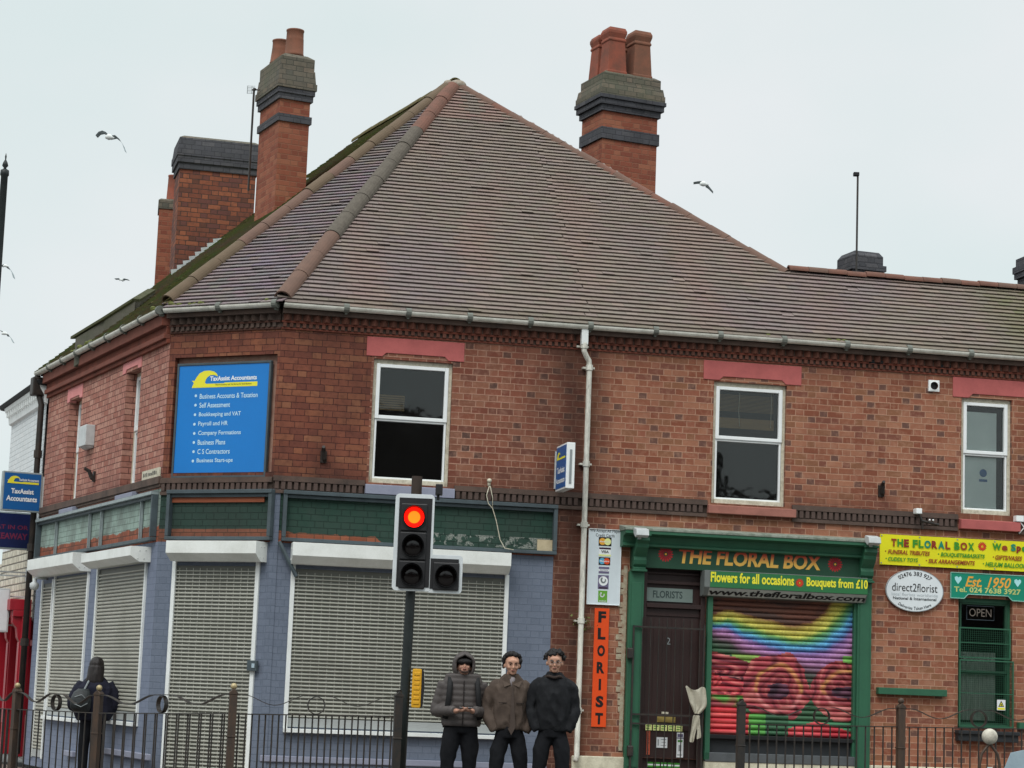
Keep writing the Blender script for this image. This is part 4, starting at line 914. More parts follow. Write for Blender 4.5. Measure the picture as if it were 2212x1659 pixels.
# little slab serifs on the capitals
mb.build('shop_name', MT['goldred'], fo)
mb = MB(FR); flower(mb, FR.at(1438, 1197, .1), .105, .1); flower(mb, FR.at(1804, 1219, .1), .105, .1); mb.build('flower_emblem', [MT['redfl'], MT['amber'], mat('dark_petal', '#8c1c28', .5), MT['redfl']], fo)
def console(u0_, u1_):
    mb = MB(FR); z1 = zb-.10; z0 = zf0-.03; zz = z1-z0
    mb.prism([(0, z1), (.30, z1), (.31, z1-.06), (.27, z1-.10), (.26, z1-zz*.35), (.21, z1-zz*.5), (.16, z1-zz*.62), (.18, z1-zz*.72), (.17, z1-zz*.85), (.13, z0+.03), (.15, z0+.02), (.15, z0), (0, z0)], 'a', u0_, u1_)
    mb.box(u0_-.015, u1_+.015, 0, .33, z1, z1+.03); mb.box(u0_-.015, u1_+.015, 0, .17, z0-.03, z0)
    return mb.build('console', g_, fb, bevel=.006)
console(PX0+.03, PX0+.20); console(QX1-.19, QX1-.01)
for a0, a1 in ((PX0, PX1), (QX0, QX1)):
    mb = MB(FR); mb.box(a0, a1, 0, .09, .12, zf0-.06); mb.box(a0+.03, a1-.03, .09, .10, .5, zf0-.2); mb.box(a0-.012, a1+.012, 0, .11, .1, .45); mb.build('pilaster', g_, fb, bevel=.006)
mb = MB(FR); a0, a1 = FR.at(1522, 1500)[0], FR.at(1533, 1500)[0]; mb.box(a0, a1, -.02, .06, .62, zf0-.0); mb.build('shutter_post', g_, fb, bevel=.004); mb = MB(FR); mb.box(QX0-.035, QX0+.0, -.02, .05, .62, zf0-.1); mb.build('shutter_post', g_, fb, bevel=.004)
# panelled door with glazed name light over it
a0, a1 = DR[0]-.0, FR.at(1521, 1400)[0]; ztr = FR.at(1450, 1308)[1]; zdt = FR.at(1450, 1262)[1]; zd = zf0+.04
mb = MB(FR); b = -.1
mb.box(a0, a0+.045, -.14, .0, .12, zd); mb.box(a1-.06, a1, -.14, .0, .12, zd); mb.box(a0+.045, a1-.06, -.14, .01, ztr-.035, ztr+.02); mb.box(a0+.045, a1-.06, -.14, .0, zd-.05, zd); mb.box(a0+.045, a1-.06, -.14, -.06, .1, ztr-.036); mb.box(a0+.045, a1-.06, -.14, -.07, ztr+.02, zd-.05)
mb.box(a0+.045, a1-.06, -.07, -.02, zdt+.0, zdt+.04); mb.box(a0+.045, a1-.06, -.07, -.03, zdt+.13, zdt+.155)
for x in range(1, 6): xx = a0+.045+(a1-a0-.105)*x/6; mb.box(xx-.003, xx+.003, -.06, -.055, 1.25, ztr-.12)
mb.box(a0+.045, a1-.06, -.06, -.045, ztr-.14, ztr-.036); mb.box(a0+.045, a1-.06, -.06, -.045, .98, 1.2)
dr = mb.build('door', MT['door'], fb, bevel=.004)
mb = MB(FR); r = rc4(FR, (1394, 1268), (1499, 1273), (1498, 1302), (1393, 1297)); mb.box(r[0], r[1], -.069, -.05, r[2], r[3], 0)
gl = mb.build('name_light', mat('etched_glass', '#76847f', .35, c2='#66736f', sc=3), dr); mb = MB(FR); h = (r[3]-r[2]); mb.text('FLORISTS', r[0]+.12, r[1]-.14, r[2]+h*.26, r[3]-h*.2, -.05, 0, bold=.02); mb.build('door_lettering', mat('grey_green_letters', '#3c4a48', .5), dr)
mb = MB(FR); p = FR.at(1444, 1384, -.05); mb.text('2', p[0]-.028, p[0]+.028, p[1]-.05, p[1]+.04, -.055); mb.build('door_number', MT['grey'], dr)
mb = MB(FR); p, q = FR.at(1419, 1558, -.04), FR.at(1459, 1550, -.04); mb.box(p[0], q[0], -.045, -.03, p[1]-.01, q[1]+.005, 0); mb.box(p[0]+.02, q[0]-.02, -.03, -.024, p[1]+.006, q[1]-.01, 0); mb.build('letterbox', MT['brass'], dr, bevel=.004)
mb = MB(FR); p = FR.at(1437, 1540, -.04); mb.box(p[0]-.05, p[0]+.04, -.045, -.03, p[1]-.014, p[1]+.014); mb.build('name_plate', MT['cream'], dr)
def sticker(x0, y0, x1, y1, key, words=(), tk='blackt', b=-.044, rows=2, nm='sticker'):
    p, q = FR.at(x0, y1, b), FR.at(x1, y0, b); mb = MB(FR); mb.box(p[0], q[0], b, b+.002, p[1], q[1], 0)
    h = (q[1]-p[1]); 
    for i, w in enumerate(words):
        c1 = q[1]-h*(.12+i*.8/len(words)); c0 = c1-h*.55/len(words); mb.text(w, p[0]+(q[0]-p[0])*.1, q[0]-(q[0]-p[0])*.1, c0, c1, b+.002, 1, ex=.001)
    return mb.build(nm, [MT[key], MT[tk]], dr)
for k, w in enumerate((('ALL', 'CARDS'), ('LOCAL', 'FRESH'), ('CUT', 'FLOWER'), ('WE', 'DELIVER'), ('GIFT', 'CARDS'))):
    x = 1394+k*16.4; sticker(x, 1564+k*.7, x+14.2, 1577+k*.7, 'yelp' if k != 2 else 'yelp', (), 'bgreen')
    p, q = FR.at(x+2, 1574+k*.7, -.04), FR.at(x+12, 1567+k*.7, -.04); mb = MB(FR); mb.box(p[0], q[0], -.0415, -.040, q[1]-.012, q[1]); mb.box(p[0], q[0]-.02, -.0415, -.04, p[1], p[1]+.012); mb.build('sticker_print', MT['bgreen'], dr)
for y0, ch in zip(range(0, 7), 'FLORIST'):
    pass
p, q = FR.at(1396, 1630, -.04), FR.at(1405, 1579, -.04); mb = MB(FR); mb.box(p[0], q[0], -.046, -.044, p[1], q[1], 0); h = (q[1]-p[1])/7
for i, ch in enumerate('FLORIST'): mb.text(ch, p[0]+.012+(.012 if ch == 'I' else 0), q[0]-.012-(.012 if ch == 'I' else 0), q[1]-h*(i+.85), q[1]-h*(i+.2), -.044, 1, ex=.001)
mb.build('door_strip_sign', [mat('dull_red_strip', '#b5573f', .5), MT['blackt']], dr)
def notice(x0, y0, x1, y1, bars, nm='notice'):
    p, q = FR.at(x0, y1, -.04), FR.at(x1, y0, -.04); mb = MB(FR); mb.box(p[0], q[0], -.046, -.043, p[1], q[1], 0); W_, H_ = q[0]-p[0], q[1]-p[1]
    for fx0, fx1, fz0, fz1, m in bars: mb.box(p[0]+W_*fx0, p[0]+W_*fx1, -.043, -.0415, p[1]+H_*fz0, p[1]+H_*fz1, m)
    return mb.build(nm, [MT['paper'], MT['grey'], MT['violet'], MT['bgreen']], dr)
notice(1418, 1593, 1442, 1615, [(.4, .9, .75, .82, 1), (.45, .85, .5, .55, 1), (.4, .9, .2, .25, 1), (.1, .2, .2, .8, 1)])
notice(1461, 1583, 1477, 1636, [(.1, .9, .82, .95, 2), (0, 1, .76, .80, 2), (.15, .85, .62, .70, 3), (.3, .7, .25, .5, 1), (.1, .8, .08, .12, 1)])
for k in range(5): notice(1399+k*14.5, 1646+k*.6, 1411+k*14.5, 1657+k*.6, [(0, 1, .0, .35, 3), (.0, 1, .65, 1, 3)], 'sticker')
# security gate in front of the door
sg = thing('security_gate', 'black iron barred gate with spikes in front of the dark brown door', 'gate', tuple(FR.P((a0+a1)/2, .13, .1)))
mb = MB(FR); n_ = .13; g0, g1 = FR.at(1366, 1400, n_)[0], FR.at(1522, 1400, n_)[0]
for y in (1356, 1545, 1565): z = FR.at(1440, y, n_)[1]; mb.box(g0-(0 if y > 1400 else 0), g1, n_-.01, n_+.01, z-.011, z+.011)
mb.box(g0, g0+.022, n_-.012, n_+.012, .1, FR.at(1366, 1350, n_)[1]); mb.box(g1-.022, g1, n_-.012, n_+.012, .1, FR.at(1520, 1350, n_)[1]); mb.build('gate_frame', MT['iron'], sg)
zt_ = FR.at(1440, 1334, n_)[1]
for k in range(8):
    x = g0+.13+(g1-g0-.2)*k/7.; mb = MB(FR); mb.tube([(x, n_, .15), (x, n_, zt_-.05), (x, n_, zt_)], [.007, .007, .001], 6); mb.build('gate_bar', MT['iron'], sg)
for y, w in ((1411, 1), (1622, 1)):
    x, z = FR.at(1361, y, .12); mb = MB(FR); mb.box(x-.04, x+.035, .09, .16, z-.07, z+.07); mb.build('gate_lock', MT['iron'], sg, bevel=.015)
# painted roller shutter of the florist
def poly_in(x, y, P): return inside((x, y), P)
def mural(u, v):
    """u,v 0..1 across the shutter (v up): rainbow sagging in the middle, poppies below"""
    n = noise.noise(V((u*9, v*14, 1.)))*.012+noise.noise(V((u*60, v*60, 3.)))*.010
    X, Y = u, 1-v
    def cv(P, x):
        if x <= P[0][0]: return P[0][1]
        for (a, b), (c, d) in zip(P, P[1:]):
            if x <= c: s_ = (x-a)/(c-a); s_ = s_*s_*(3-2*s_)*.5+s_*.5; return b+(d-b)*s_
        return P[-1][1]
    y1_ = cv(((0, .17), (.12, .14), (.33, .20), (.58, .255), (.7, .235), (.8, .165), (.88, .06), (1, -.12)), X); y3_ = cv(((0, .25), (.12, .26), (.26, .34), (.45, .40), (.6, .425), (.8, .415), (.93, .35), (1, .26)), X)
    t_ = (Y+n-y1_)/(y3_-y1_); d = t_*.17
    def C(h): return srgb(h)
    if t_ < -.35:
        q_ = noise.noise(V((u*3, v*5, 2))); c = lerp(C('#5a3a35'), C('#43403f'), min(1, max(0, q_*1.5+.5))); return lerp(c, C('#80503f'), .6 if -1.1 < t_ < -.6 else .25)
    bands = [(-.35, '#7d4c3c'), (-.18, '#b7a551'), (.12, '#c9c45e'), (.3, '#6b9a55'), (.45, '#5b9d86'), (.58, '#5fa6cc'), (.74, '#5480b4'), (.88, '#8a6aa2'), (1.05, '#b383b2'), (1.3, '#8f6483'), (1.6, '#5a5052')]
    col = None
    for i in range(len(bands)-1):
        if bands[i][0] <= t_ < bands[i+1][0]:
            col = lerp(C(bands[i][1]), C(bands[i+1][1]), (t_-bands[i][0])/(bands[i+1][0]-bands[i][0]))
    if col is None: col = lerp(C('#54504e'), C('#3c5f44'), min(1, (t_-1.6)*1.5))
    if X > .93 and .40 < Y < .50: col = C('#79b45a')
    if .16 < X < .36 and .42 < Y < .53 and abs(X-.25)*.9 < (.53-Y): col = C('#86a552')
    # poppies (centre, radii)
    def nz_(k, s): return noise.noise(V((X*k, Y*k*1.3, s)))
    def pop(cx, cy, rx, ry, c_out, c_in, c_core, core, hi='#d98a80'):
        """open bloom: ragged overlapping petals round a dark flattened heart"""
        a = math.atan2((Y-cy)/ry, (X-cx)/rx); wob = .05*math.sin(a*5+cx*9)
        e = math.hypot((X-cx)/rx, (Y-cy)/ry)*(1+wob)+nz_(8, cx)*.12
        if e > 1: return None
        pet = .5+.5*math.sin(6.28*(e*1.7+.35*math.sin(a*3+cx*5)+nz_(5, cy)*1.1))
        hx = math.hypot((X-cx-.01)/(rx*core+1e-6), (Y-cy-.01)/(ry*core*.62+1e-6))+nz_(12, 3.)*.6 if core else 9
        if hx < 1: return lerp(C(c_core), C('#6e4458'), max(0, min(1, .5+nz_(14, 6.)*1.5)))
        c = lerp(C(c_in), C(c_out), pet)
        c = lerp(c, C(hi), .55*max(0, (pet-.6)/.4)**2); c = lerp(c, C('#4a1c26'), .75*max(0, (.3-pet)/.3))
        if core:
            hr = math.hypot((X-cx-.015)/(rx*.66), (Y-cy+.01)/(ry*.62))+nz_(9, 11.)*.12
            if abs(hr-1) < .13: c = lerp(c, C('#cf9a55') if Y < cy+.03 else C('#d98f8c'), .75*(1-abs(hr-1)/.13))
            elif hr < 1: c = lerp(c, C('#7a3038'), .35)
        return c
    for a in ((.05, .56, .26, .14, '#b04852', '#8e3642', '#3a222c', .0), (.09, .615, .16, .05, '#33222a', '#4a2a34', '#2e1c26', .0), (.12, .71, .24, .12, '#cf4c56', '#b23a46', '#c8404a', .0), (.02, .615, .07, .05, '#c83a44', '#d04850', '#d04850', .0), (.95, .655, .25, .22, '#9c3a44', '#b0545a', '#3a2633', .36), (.47, .665, .235, .26, '#a03a44', '#b4545c', '#3a2633', .36)):
        q = pop(*a)
        if q: col = q
    if Y > .72 and X < .24: col = lerp(C('#c8303c'), C('#e0605f'), .5+.5*math.sin(Y*90+X*4)) if Y > .80 else lerp(C('#5f9a48'), C('#a04850'), min(1, max(0, .5+nz_(10, 4.)*2)))
    if Y > .84 and .24 <= X < .40: col = lerp(C('#68b04c'), C('#3c7a44'), X*2.2-.3) if (Y-.84) > (X-.24)*-.4+.03 and X > .28 else C('#b03a40')
    if Y > .84 and .40 <= X < .56: col = lerp(C('#3d6a48'), C('#2e4c3c'), .5)
    if Y > .88 and X >= .56: col = lerp(C('#b5303c'), C('#c95055'), .5+.5*math.sin(X*12)) if Y > .88+.06*abs(X-.76)/.2 else C('#3f7a55')
    k = 1+noise.noise(V((X*18, Y*26, 7)))*.18
    if -.25 < t_ < 1.2 and noise.noise(V((X*110, Y*60, 2))) > .3: k *= 1.2
    return tuple(min(1, q*k) for q in col[:3])+(1,)
mb = MB(FR); mb.usecol = True; a0, a1, c0, c1 = SH; NR, NC = 26, 120; ph = (c1-c0)/NR; prof = [(0, -.034), (.10, -.034), (.16, -.012), (.38, .004), (.62, .008), (.85, .0), (.97, -.012)]
rowz = []
for i in range(NR):
    for f, b in prof: rowz.append((c0+ph*(i+f), b))
rowz.append((c1, -.034)); gidx = [[mb.V(a0+(a1-a0)*k/NC, -.03+b, z) for k in range(NC+1)] for z, b in rowz]
for i in range(len(rowz)-1):
    for k in range(NC): mb.F((gidx[i][k], gidx[i][k+1], gidx[i+1][k+1], gidx[i+1][k]), 0, mural((k+.5)/NC, ((rowz[i][0]+rowz[i+1][0])/2-c0)/(c1-c0)))
t = NT('spray_painted_slats'); at = t.n('Attribute', attribute_name='Col'); n1 = t.noise(t.vec(), 30., 4, .7); t.bump(n1, .15, .003); MT['mural'] = t.fin(t.mix(t.M('MULTIPLY', t.step(n1, .45, .8), .25), at.outputs[0], (.05, .05, .05, 1)), .6, .3)
sh = mb.build('painted_shutter', MT['mural'], fb)
mb = MB(FR); mb.box(a0-.03, a1+.03, -.02, .05, c0-.055, c0-.0); mb.build('bottom_rail', MT['dark'], sh, bevel=.006)
mb = MB(FR); mb.box(a0-.05, a1+.03, -.08, -.02, .66, c0-.055); mb.build('stall_riser', MT['darkbox'], fb); mb = MB(FR); mb.box(a0-.05, a1+.03, -.02, .06, .60, .72); mb.build('riser_ledge', mat('grey_ledge', '#55595c', .7, c2='#3d4042'), fb, bevel=.008)
x0, z0 = FR.at(1521, 1288, .2); x1, z1 = FR.at(1876, 1262, .2); zz1 = FR.at(1700, 1240, .2)[1]; zz0 = FR.at(1700, 1276, .2)[1]
mb = MB(FR); mb.prism(((0, zz1), (.2, zz1), (.2, zz0), (.12, zz0-.11), (0, zz0-.12)), 'a', x0, x1-.01, 0); so = mb.build('shutter_box', mat('dull_grey_box', '#6f7472', .5, c2='#565b5a', sc=4), sh, bevel=.005)
mb = MB(FR); bx0 = FR.at(1534, 1260, .2)[0]; mb.box(bx0, x1-.012, .2, .206, zz0+.0, zz1-.01); bo = mb.build('banner', MT['greenb'], sh)
mb = MB(FR); A = FR.at(1535, 1250, .2)[0]; B = FR.at(1715, 1260, .2)[0]; h = zz1-zz0; mb.text('Flowers for all occasions', A, B, zz0+h*.3, zz0+h*.92, .206, 0, bold=.03); C_ = FR.at(1742, 1260, .2)[0]; D = FR.at(1874, 1270, .2)[0]; mb.text('Bouquets from £10', C_, D, zz0+h*.17, zz0+h*.88, .206, 0, bold=.03)
mb.build('banner_lettering', MT['yel'], sh)
mb = MB(FR); flower(mb, (FR.at(1727, 1260, .2)[0], zz0+h*.5), .06, .206); mb.build('banner_flower', [MT['redfl'], MT['yel'], MT['orange'], MT['redfl']], sh)
# web address on the slanted underside
fz = Fr(FR.o, 78.6); tilt = .08/.11
class Slant:
    def P(s, u, n, z): return FR.P(u, .2-(zz0-z)*.727+n*.8, z-n*.6)
mb = MB(Slant()); mb.quad(((FR.at(1531, 1280, .18)[0], .003, zz0-.006), (x1-.02, .003, zz0-.006), (x1-.05, .003, zz0-.105), (FR.at(1531, 1280, .18)[0], .003, zz0-.105)))
mb.build('web_strip', mat('pale_strip', '#a8aba4', .5, c2='#8b8e88'), sh)
mb = MB(Slant()); mb.text('www.thefloralbox.com', FR.at(1532, 1280, .18)[0], FR.at(1870, 1290, .18)[0], zz0-.092, zz0-.018, .004, 0, bold=.03, shear=.15); mb.build('web_lettering', MT['blackt'], sh)
# downpipe between the two houses
dp = thing('drainpipe', 'weathered white downpipe with swan neck between the two houses', 'drainpipe', tuple(FR.P(U_PIPE, .1, 0)))
xh, zh = FR.at(1262, 750, .15); xb = FR.at(1273, 800, .1)[0]
mb = MB(FR); mb.box(xh-.045, xh+.045, .10, .19, zh+.03, 6.19); mb.build('hopper', MT['white'], dp, bevel=.008)
mb = MB(FR); mb.tube([(xh, .15, zh+.03), (xh, .15, zh-.05), (xh+.04, .13, zh-.12), (xb-.01, .11, zh-.17), (xb, .10, zh-.25), (xb, .10, 3.), (xb, .10, .62), (xb-.02, .13, .55)], .036, 12); mb.build('pipe', MT['pipe'], dp, smooth=True)
for z in (zh+.02, zh-.26, 4.4, 3.6, 2.35, 1.2): mb = MB(FR); xx = xh if z > zh else xb; mb.tube([(xx, .1 if z < zh else .15, z-.035), (xx, .1 if z < zh else .15, z+.035)], .047, 12); mb.box(xx-.08, xx+.08, .0, .07, z-.012, z+.012); mb.build('collar', MT['pipe'], dp)
# black pipe at the far end of the side street front
bp = thing('drainpipe', 'black cast iron rainwater pipe at the far left end of the brick side wall', 'drainpipe', tuple(FL.P(LEND-.1, .1, 0)))
mb = MB(FL); ue = LEND-.10; mb.tube([(ue-.1, .17, 6.18), (ue-.1, .15, 5.95), (ue, .1, 5.7), (ue, .1, .15)], .05, 10); mb.build('pipe', MT['blackpipe'], bp, smooth=True)
mb = MB(FL); mb.box(ue-.2, ue+.02, .05, .26, 5.85, 6.15); mb.build('hopper', MT['blackpipe'], bp, bevel=.02)
for z in (4.9, 3.4, 1.9): mb = MB(FL); mb.tube([(ue, .1, z-.06), (ue, .1, z+.06)], .068, 10); mb.build('collar', MT['blackpipe'], bp)

# ================================================================== WHITE NEIGHBOUR WITH RED SHOPFRONT
EO = FL.P(LEND-.15, -.0, 0); FW = Fr(EO, 158.2)
wl = FW.at(23, 950)[0]
nb = thing('white_painted_house', 'white painted brick house with dark eaves and bright red shopfront at the far left', 'building', (EO.x, EO.y, 0))
zw = FW.at(60, 843, .2)[1]
mb = MB(FW); r = rc(FW, 55, 1050, 78, 1140); mb.wall(wl, 0, 3.5, zw, [(r[0], r[1], max(3.55, r[2]), r[3])], m=0, rev=.1); mb.wall(wl, 0, 2.3, 3.5, [], m=1); mb.wall(wl-3., 0, 0, 2.3, [], b=-.3, m=0); mb.wall(wl-3., wl, 2.3, 3.3, [], b=-.02, m=1)
mb.quad(((wl, 0, 3.3), (wl, -5, 3.3), (wl, -5, zw), (wl, 0, zw)), 0); mb.quad(((wl-3, -.3, 3.3), (wl, -.3, 3.3), (wl, -5, 3.3), (wl-3, -5, 3.3)), 0); mb.quad(((wl-3, -.3, 0), (wl-3, -5, 0), (wl-3, -5, 3.3), (wl-3, -.3, 3.3)), 0)
mb.build('wall', [MT['white_b'], MT['stone_w']], nb)
mb = MB(FW); mb.box(r[0]+.03, r[1]-.03, -.08, -.05, r[2], r[3]-.03, 0); mb.build('window', MT['frost'], nb); mb = MB(FW); mb.box(r[0]-.02, r[0]+.06, -.07, .03, r[2], r[3]); mb.box(r[1]-.07, r[1], -.07, .02, r[2], r[3]); mb.box(r[0]-.05, r[1]+.05, -.05, .07, r[2]-.08, r[2]); mb.build('window_frame', MT['upvc'], nb)
mb = MB(FW); mb.prism(((0, zw-.02), (.17, zw+.0), (.21, zw+.07), (.17, zw+.08), (-4., zw+.05), (-4., zw-.1)), 'a', wl-.3, .12); mb.build('eaves', MT['dark'], nb, bevel=.01)
mb = MB(FW); mb.prism(((0, zw-.30), (.05, zw-.28), (.07, zw-.15), (.13, zw-.06), (.15, zw-.0), (0, zw-.0)), 'a', wl, .08); k = wl+.1
while k < 0: mb.box(k, k+.06, .03, .12, zw-.17, zw-.05); k += .2
mb.build('eaves_moulding', MT['white'], nb)
mb = MB(FW); zr = 2.42; mb.box(wl-3, -.12, .0, .34, zr-.02, zr+.16); mb.box(wl-3, -.12, 0, .28, zr-.12, zr-.02); mb.build('red_cornice', MT['redp'], nb, bevel=.01)
for uu in (-.40, -1.5, -2.7):
    mb = MB(FW); mb.box(uu, uu+.28, -.02, .13, .1, zr-.12); mb.box(uu+.05, uu+.23, .13, .15, .6, 1.9); mb.build('red_pilaster', MT['redp'], nb, bevel=.01)
    mb = MB(FW); mb.prism([(.0, zr-.1), (.28, zr-.1), (.27, zr-.22), (.2, zr-.3), (.18, zr-.45), (.12, zr-.55), (0, zr-.62)], 'a', uu+.04, uu+.24); mb.build('red_bracket', MT['redp'], nb)
mb = MB(FW); mb.box(wl-3, -.4, -.28, -.2, .1, 2.3); mb.build('shop_window', MT['redd'], nb)
mb = MB(FW)
for uu in (-.75, -1.12, -1.9, -2.3): mb.box(uu, uu+.08, -.2, -.1, .1, 2.25)
mb.box(wl-3, -.4, -.2, -.08, .1, .75); mb.box(wl-3, -.4, -.2, -.1, 1.85, 1.95); mb.build('red_frame', MT['redp'], nb, bevel=.01)
# signs hung on it
def hang_sign(name, label, cat, fr, u, n0, n1, z0, z1, th, key, edge, group=None, arms=2):
    o = thing(name, label, cat, tuple(fr.P(u, n0, z0)), group); mb = MB(fr)
    mb.box(u-th/2, u+th/2, n0, n1, z0, z1, 0); b_ = mb.build('casing', MT[edge], o, bevel=.006)
    for s in (-1, 1):
        mb = MB(fr); x = u+s*th/2; mb.box(min(x, x+s*.004), max(x, x+s*.004), n0+.025, n1-.025, z0+.025, z1-.025, 0); mb.build('face', MT[key], o)
    mb = MB(fr); mb.box(u-.05, u+.05, .0, .03, z0+.05, z1-.05); 
    for k in range(arms): z = z0+.12+(z1-z0-.24)*k/max(1, arms-1); mb.box(u-.015, u+.015, .02, n0+.01, z-.012, z+.012)
    mb.build('bracket', MT['floodw'], o); return o
class SideFace:
    """plane seen from the corner: lettering runs outward from the wall"""
    def __init__(s, fr, u, n1, sgn): s.fr = fr; s.u = u; s.n1 = n1; s.g = sgn
    def P(s, a, b, c): return s.fr.P(s.u+s.g*b, s.n1-a, c)
def logo_wave(mb, a, c, w, h, b, my=0, mw=1):
    """yellow breaking wave with a bar under the name"""
    P = [(0, 0), (.02, .12), (.05, .3), (-.01, .42), (.07, .42), (.12, .62), (.2, .85), (.32, .98), (.46, 1.), (.60, .93), (.68, .80), (.72, .62), (.62, .72), (.50, .72), (.42, .6), (.38, .45), (.36, .3), (.40, .22), (1.0, .22), (1.0, 0)]
    mb.F([mb.V(a+x*w*.55 if x < .9 else a+x*w*.55, b+.002, c+y*h) for x, y in P], my)
    mb.F([mb.V(a+w*x, b+.0021, c+y*h) for x, y in ((.5, 0), (1, 0), (1, .26), (.5, .26))], my)
u_ts = FL.at(100, 1060)[0]; z_ts0, z_ts1 = 3.93, 4.53
ts = hang_sign('projecting_sign', 'square blue projecting sign lettered TaxAssist Accountants at the far left of the side street wall', 'sign', FL, LEND+.0, .03, .66, 3.95, 4.58, .12, 'signblue2', 'framel')
us = LEND+.066; sf = SideFace(FL, us, .66, 1)
mb = MB(sf); logo_wave(mb, .07, 4.39, .5, .12, .0); mb.build('logo', MT['yel'], ts)
mb = MB(sf); mb.text('TaxAssist Accountants', .25, .57, 4.435, 4.475, .0, 0, bold=.02); mb.text('TaxAssist', .14, .50, 4.23, 4.31, .0, 0, bold=.03); mb.text('Accountants', .07, .56, 4.11, 4.195, .0, 0, bold=.03); mb.build('lettering', MT['whitet'], ts)
ns = hang_sign('projecting_sign', 'navy projecting sign with faded red lettering below the blue square sign at the far left', 'sign', FW, -.45, .03, .86, 3.38, 3.98, .14, 'navy', 'framel')
mb = MB(SideFace(FW, -.45+.076, .86, 1)); M_FR = mat('faded_red_print', '#7c2a4a', .5)
mb.text('EAT IN OR', .2, .76, 3.70, 3.77, 0, 0, bold=.02); mb.text('TAKEAWAY', .1, .76, 3.54, 3.64, 0, 0, bold=.03); mb.build('lettering', M_FR, ns)
ws = hang_sign('projecting_sign', 'white and violet box sign sticking out over the red shopfront', 'sign', FW, -.55, .3, 1.05, 2.05, 2.75, .28, 'paper', 'floodw')
mb = MB(SideFace(FW, -.55+.146, 1.05, 1)); mb.prism([(.3+.2*math.cos(i*.6), 2.25+.14*math.sin(i*.6)) for i in range(10)], 'b', 0, .003); mb.build('emblem', MT['violet'], ws)
ss = hang_sign('projecting_sign', 'small navy notice board with white numerals beneath the larger navy sign', 'sign', FW, -.7, .5, .85, 2.85, 3.15, .06, 'navy', 'navy')
mb = MB(SideFace(FW, -.7+.036, .85, 1)); mb.text('24', .05, .16, 3.0, 3.08, 0); mb.text('7', .05, .12, 2.9, 2.97, 0); mb.build('lettering', MT['whitet'], ss)

# ================================================================== SIGNS ON THE FRONTS
def boardsign(name, label, fr, r, n, th, key, frame=None, fw=.03, group=None, keep=False):
    a0, a1, c0, c1 = r; o = thing(name, label, 'sign', tuple(fr.P((a0+a1)/2, n, c0)), group)
    mb = MB(fr); mb.box(a0, a1, n, n+th, c0, c1); mb.build('board', MT[key], o)
    if frame:
        mb = MB(fr); e = n+th+.012; mb.box(a0-fw, a1+fw, n-.005, e, c1, c1+fw); mb.box(a0-fw, a1+fw, n-.005, e, c0-fw, c0); mb.box(a0-fw, a0, n-.005, e-.001, c0, c1); mb.box(a1, a1+fw, n-.005, e-.001, c0, c1); mb.build('frame', MT[frame], o, bevel=.004)
    return o
r = rc4(FC, (386, 790), (581, 785), (573, 1026), (379, 1029), -.02)
bs = boardsign('wall_sign', 'large bright blue sign listing accountancy services on the chamfered corner', FC, r, -.05, .04, 'signblue', 'frame', .03)
def bl(x, y): return FC.at(x, y, -.01)
def P4(zx, zy): return (383.9+zx/6.05, 768+zy/6.05)          # zoomed crop to frame pixels
def ctext(mb, s, zx0, zx1, zy0, zy1, m=0, **k):
    xm, ym = P4((zx0+zx1)/2, (zy0+zy1)/2); hgt = (zy1-zy0)/6.05/163.; a0 = bl(P4(zx0, 0)[0], ym)[0]; a1 = bl(P4(zx1, 0)[0], ym)[0]; z = bl(xm, ym)[1]; mb.text(s, a0, a1, z-hgt/2, z+hgt/2, -.01, m, **k)
mb = MB(FC)
for s, x0, x1, y0, y1 in (('Business Accounts & Taxation', 290, 1045, 490, 555), ('Self Assessment', 285, 685, 612, 678), ('Bookkeeping and VAT', 278, 825, 735, 805), ('Payroll and HR', 270, 655, 858, 930), ('Company Formations', 268, 825, 978, 1050), ('Business Plans', 262, 622, 1100, 1165), ('C S Contractors', 258, 680, 1220, 1285), ('Business Start-ups', 248, 718, 1340, 1410)):
    ctext(mb, s, x0, x1, y0, y1, bold=.015); x, y = P4(x0-50-(x0-248)*.05, (y0+y1)/2+4); a, z = bl(x, y); mb.disc((a, -.0085, z), .019, 12)
mb.build('lettering', mat('sky_white_print', '#bfe0f0', .5, amt=.1), bs)
mb = MB(FC); A = bl(*P4(185, 420)); B = bl(*P4(1040, 400)); logo_wave(mb, A[0], A[1]-.005, B[0]-A[0], .225, -.01); mb.build('logo', MT['yel'], bs)
mb = MB(FC); ctext(mb, 'TaxAssist Accountants', 425, 1035, 262, 322, bold=.03); mb.build('name_lettering', MT['whitet'], bs)
mb = MB(FC); x, y = P4(720, 378); a, z = bl(x, y); mb.text('The Accountancy and Tax Service for Small Business', a-.27, a+.29, z-.012, z+.016, -.0075, 0); mb.build('strapline', MT['blackt'], bs)
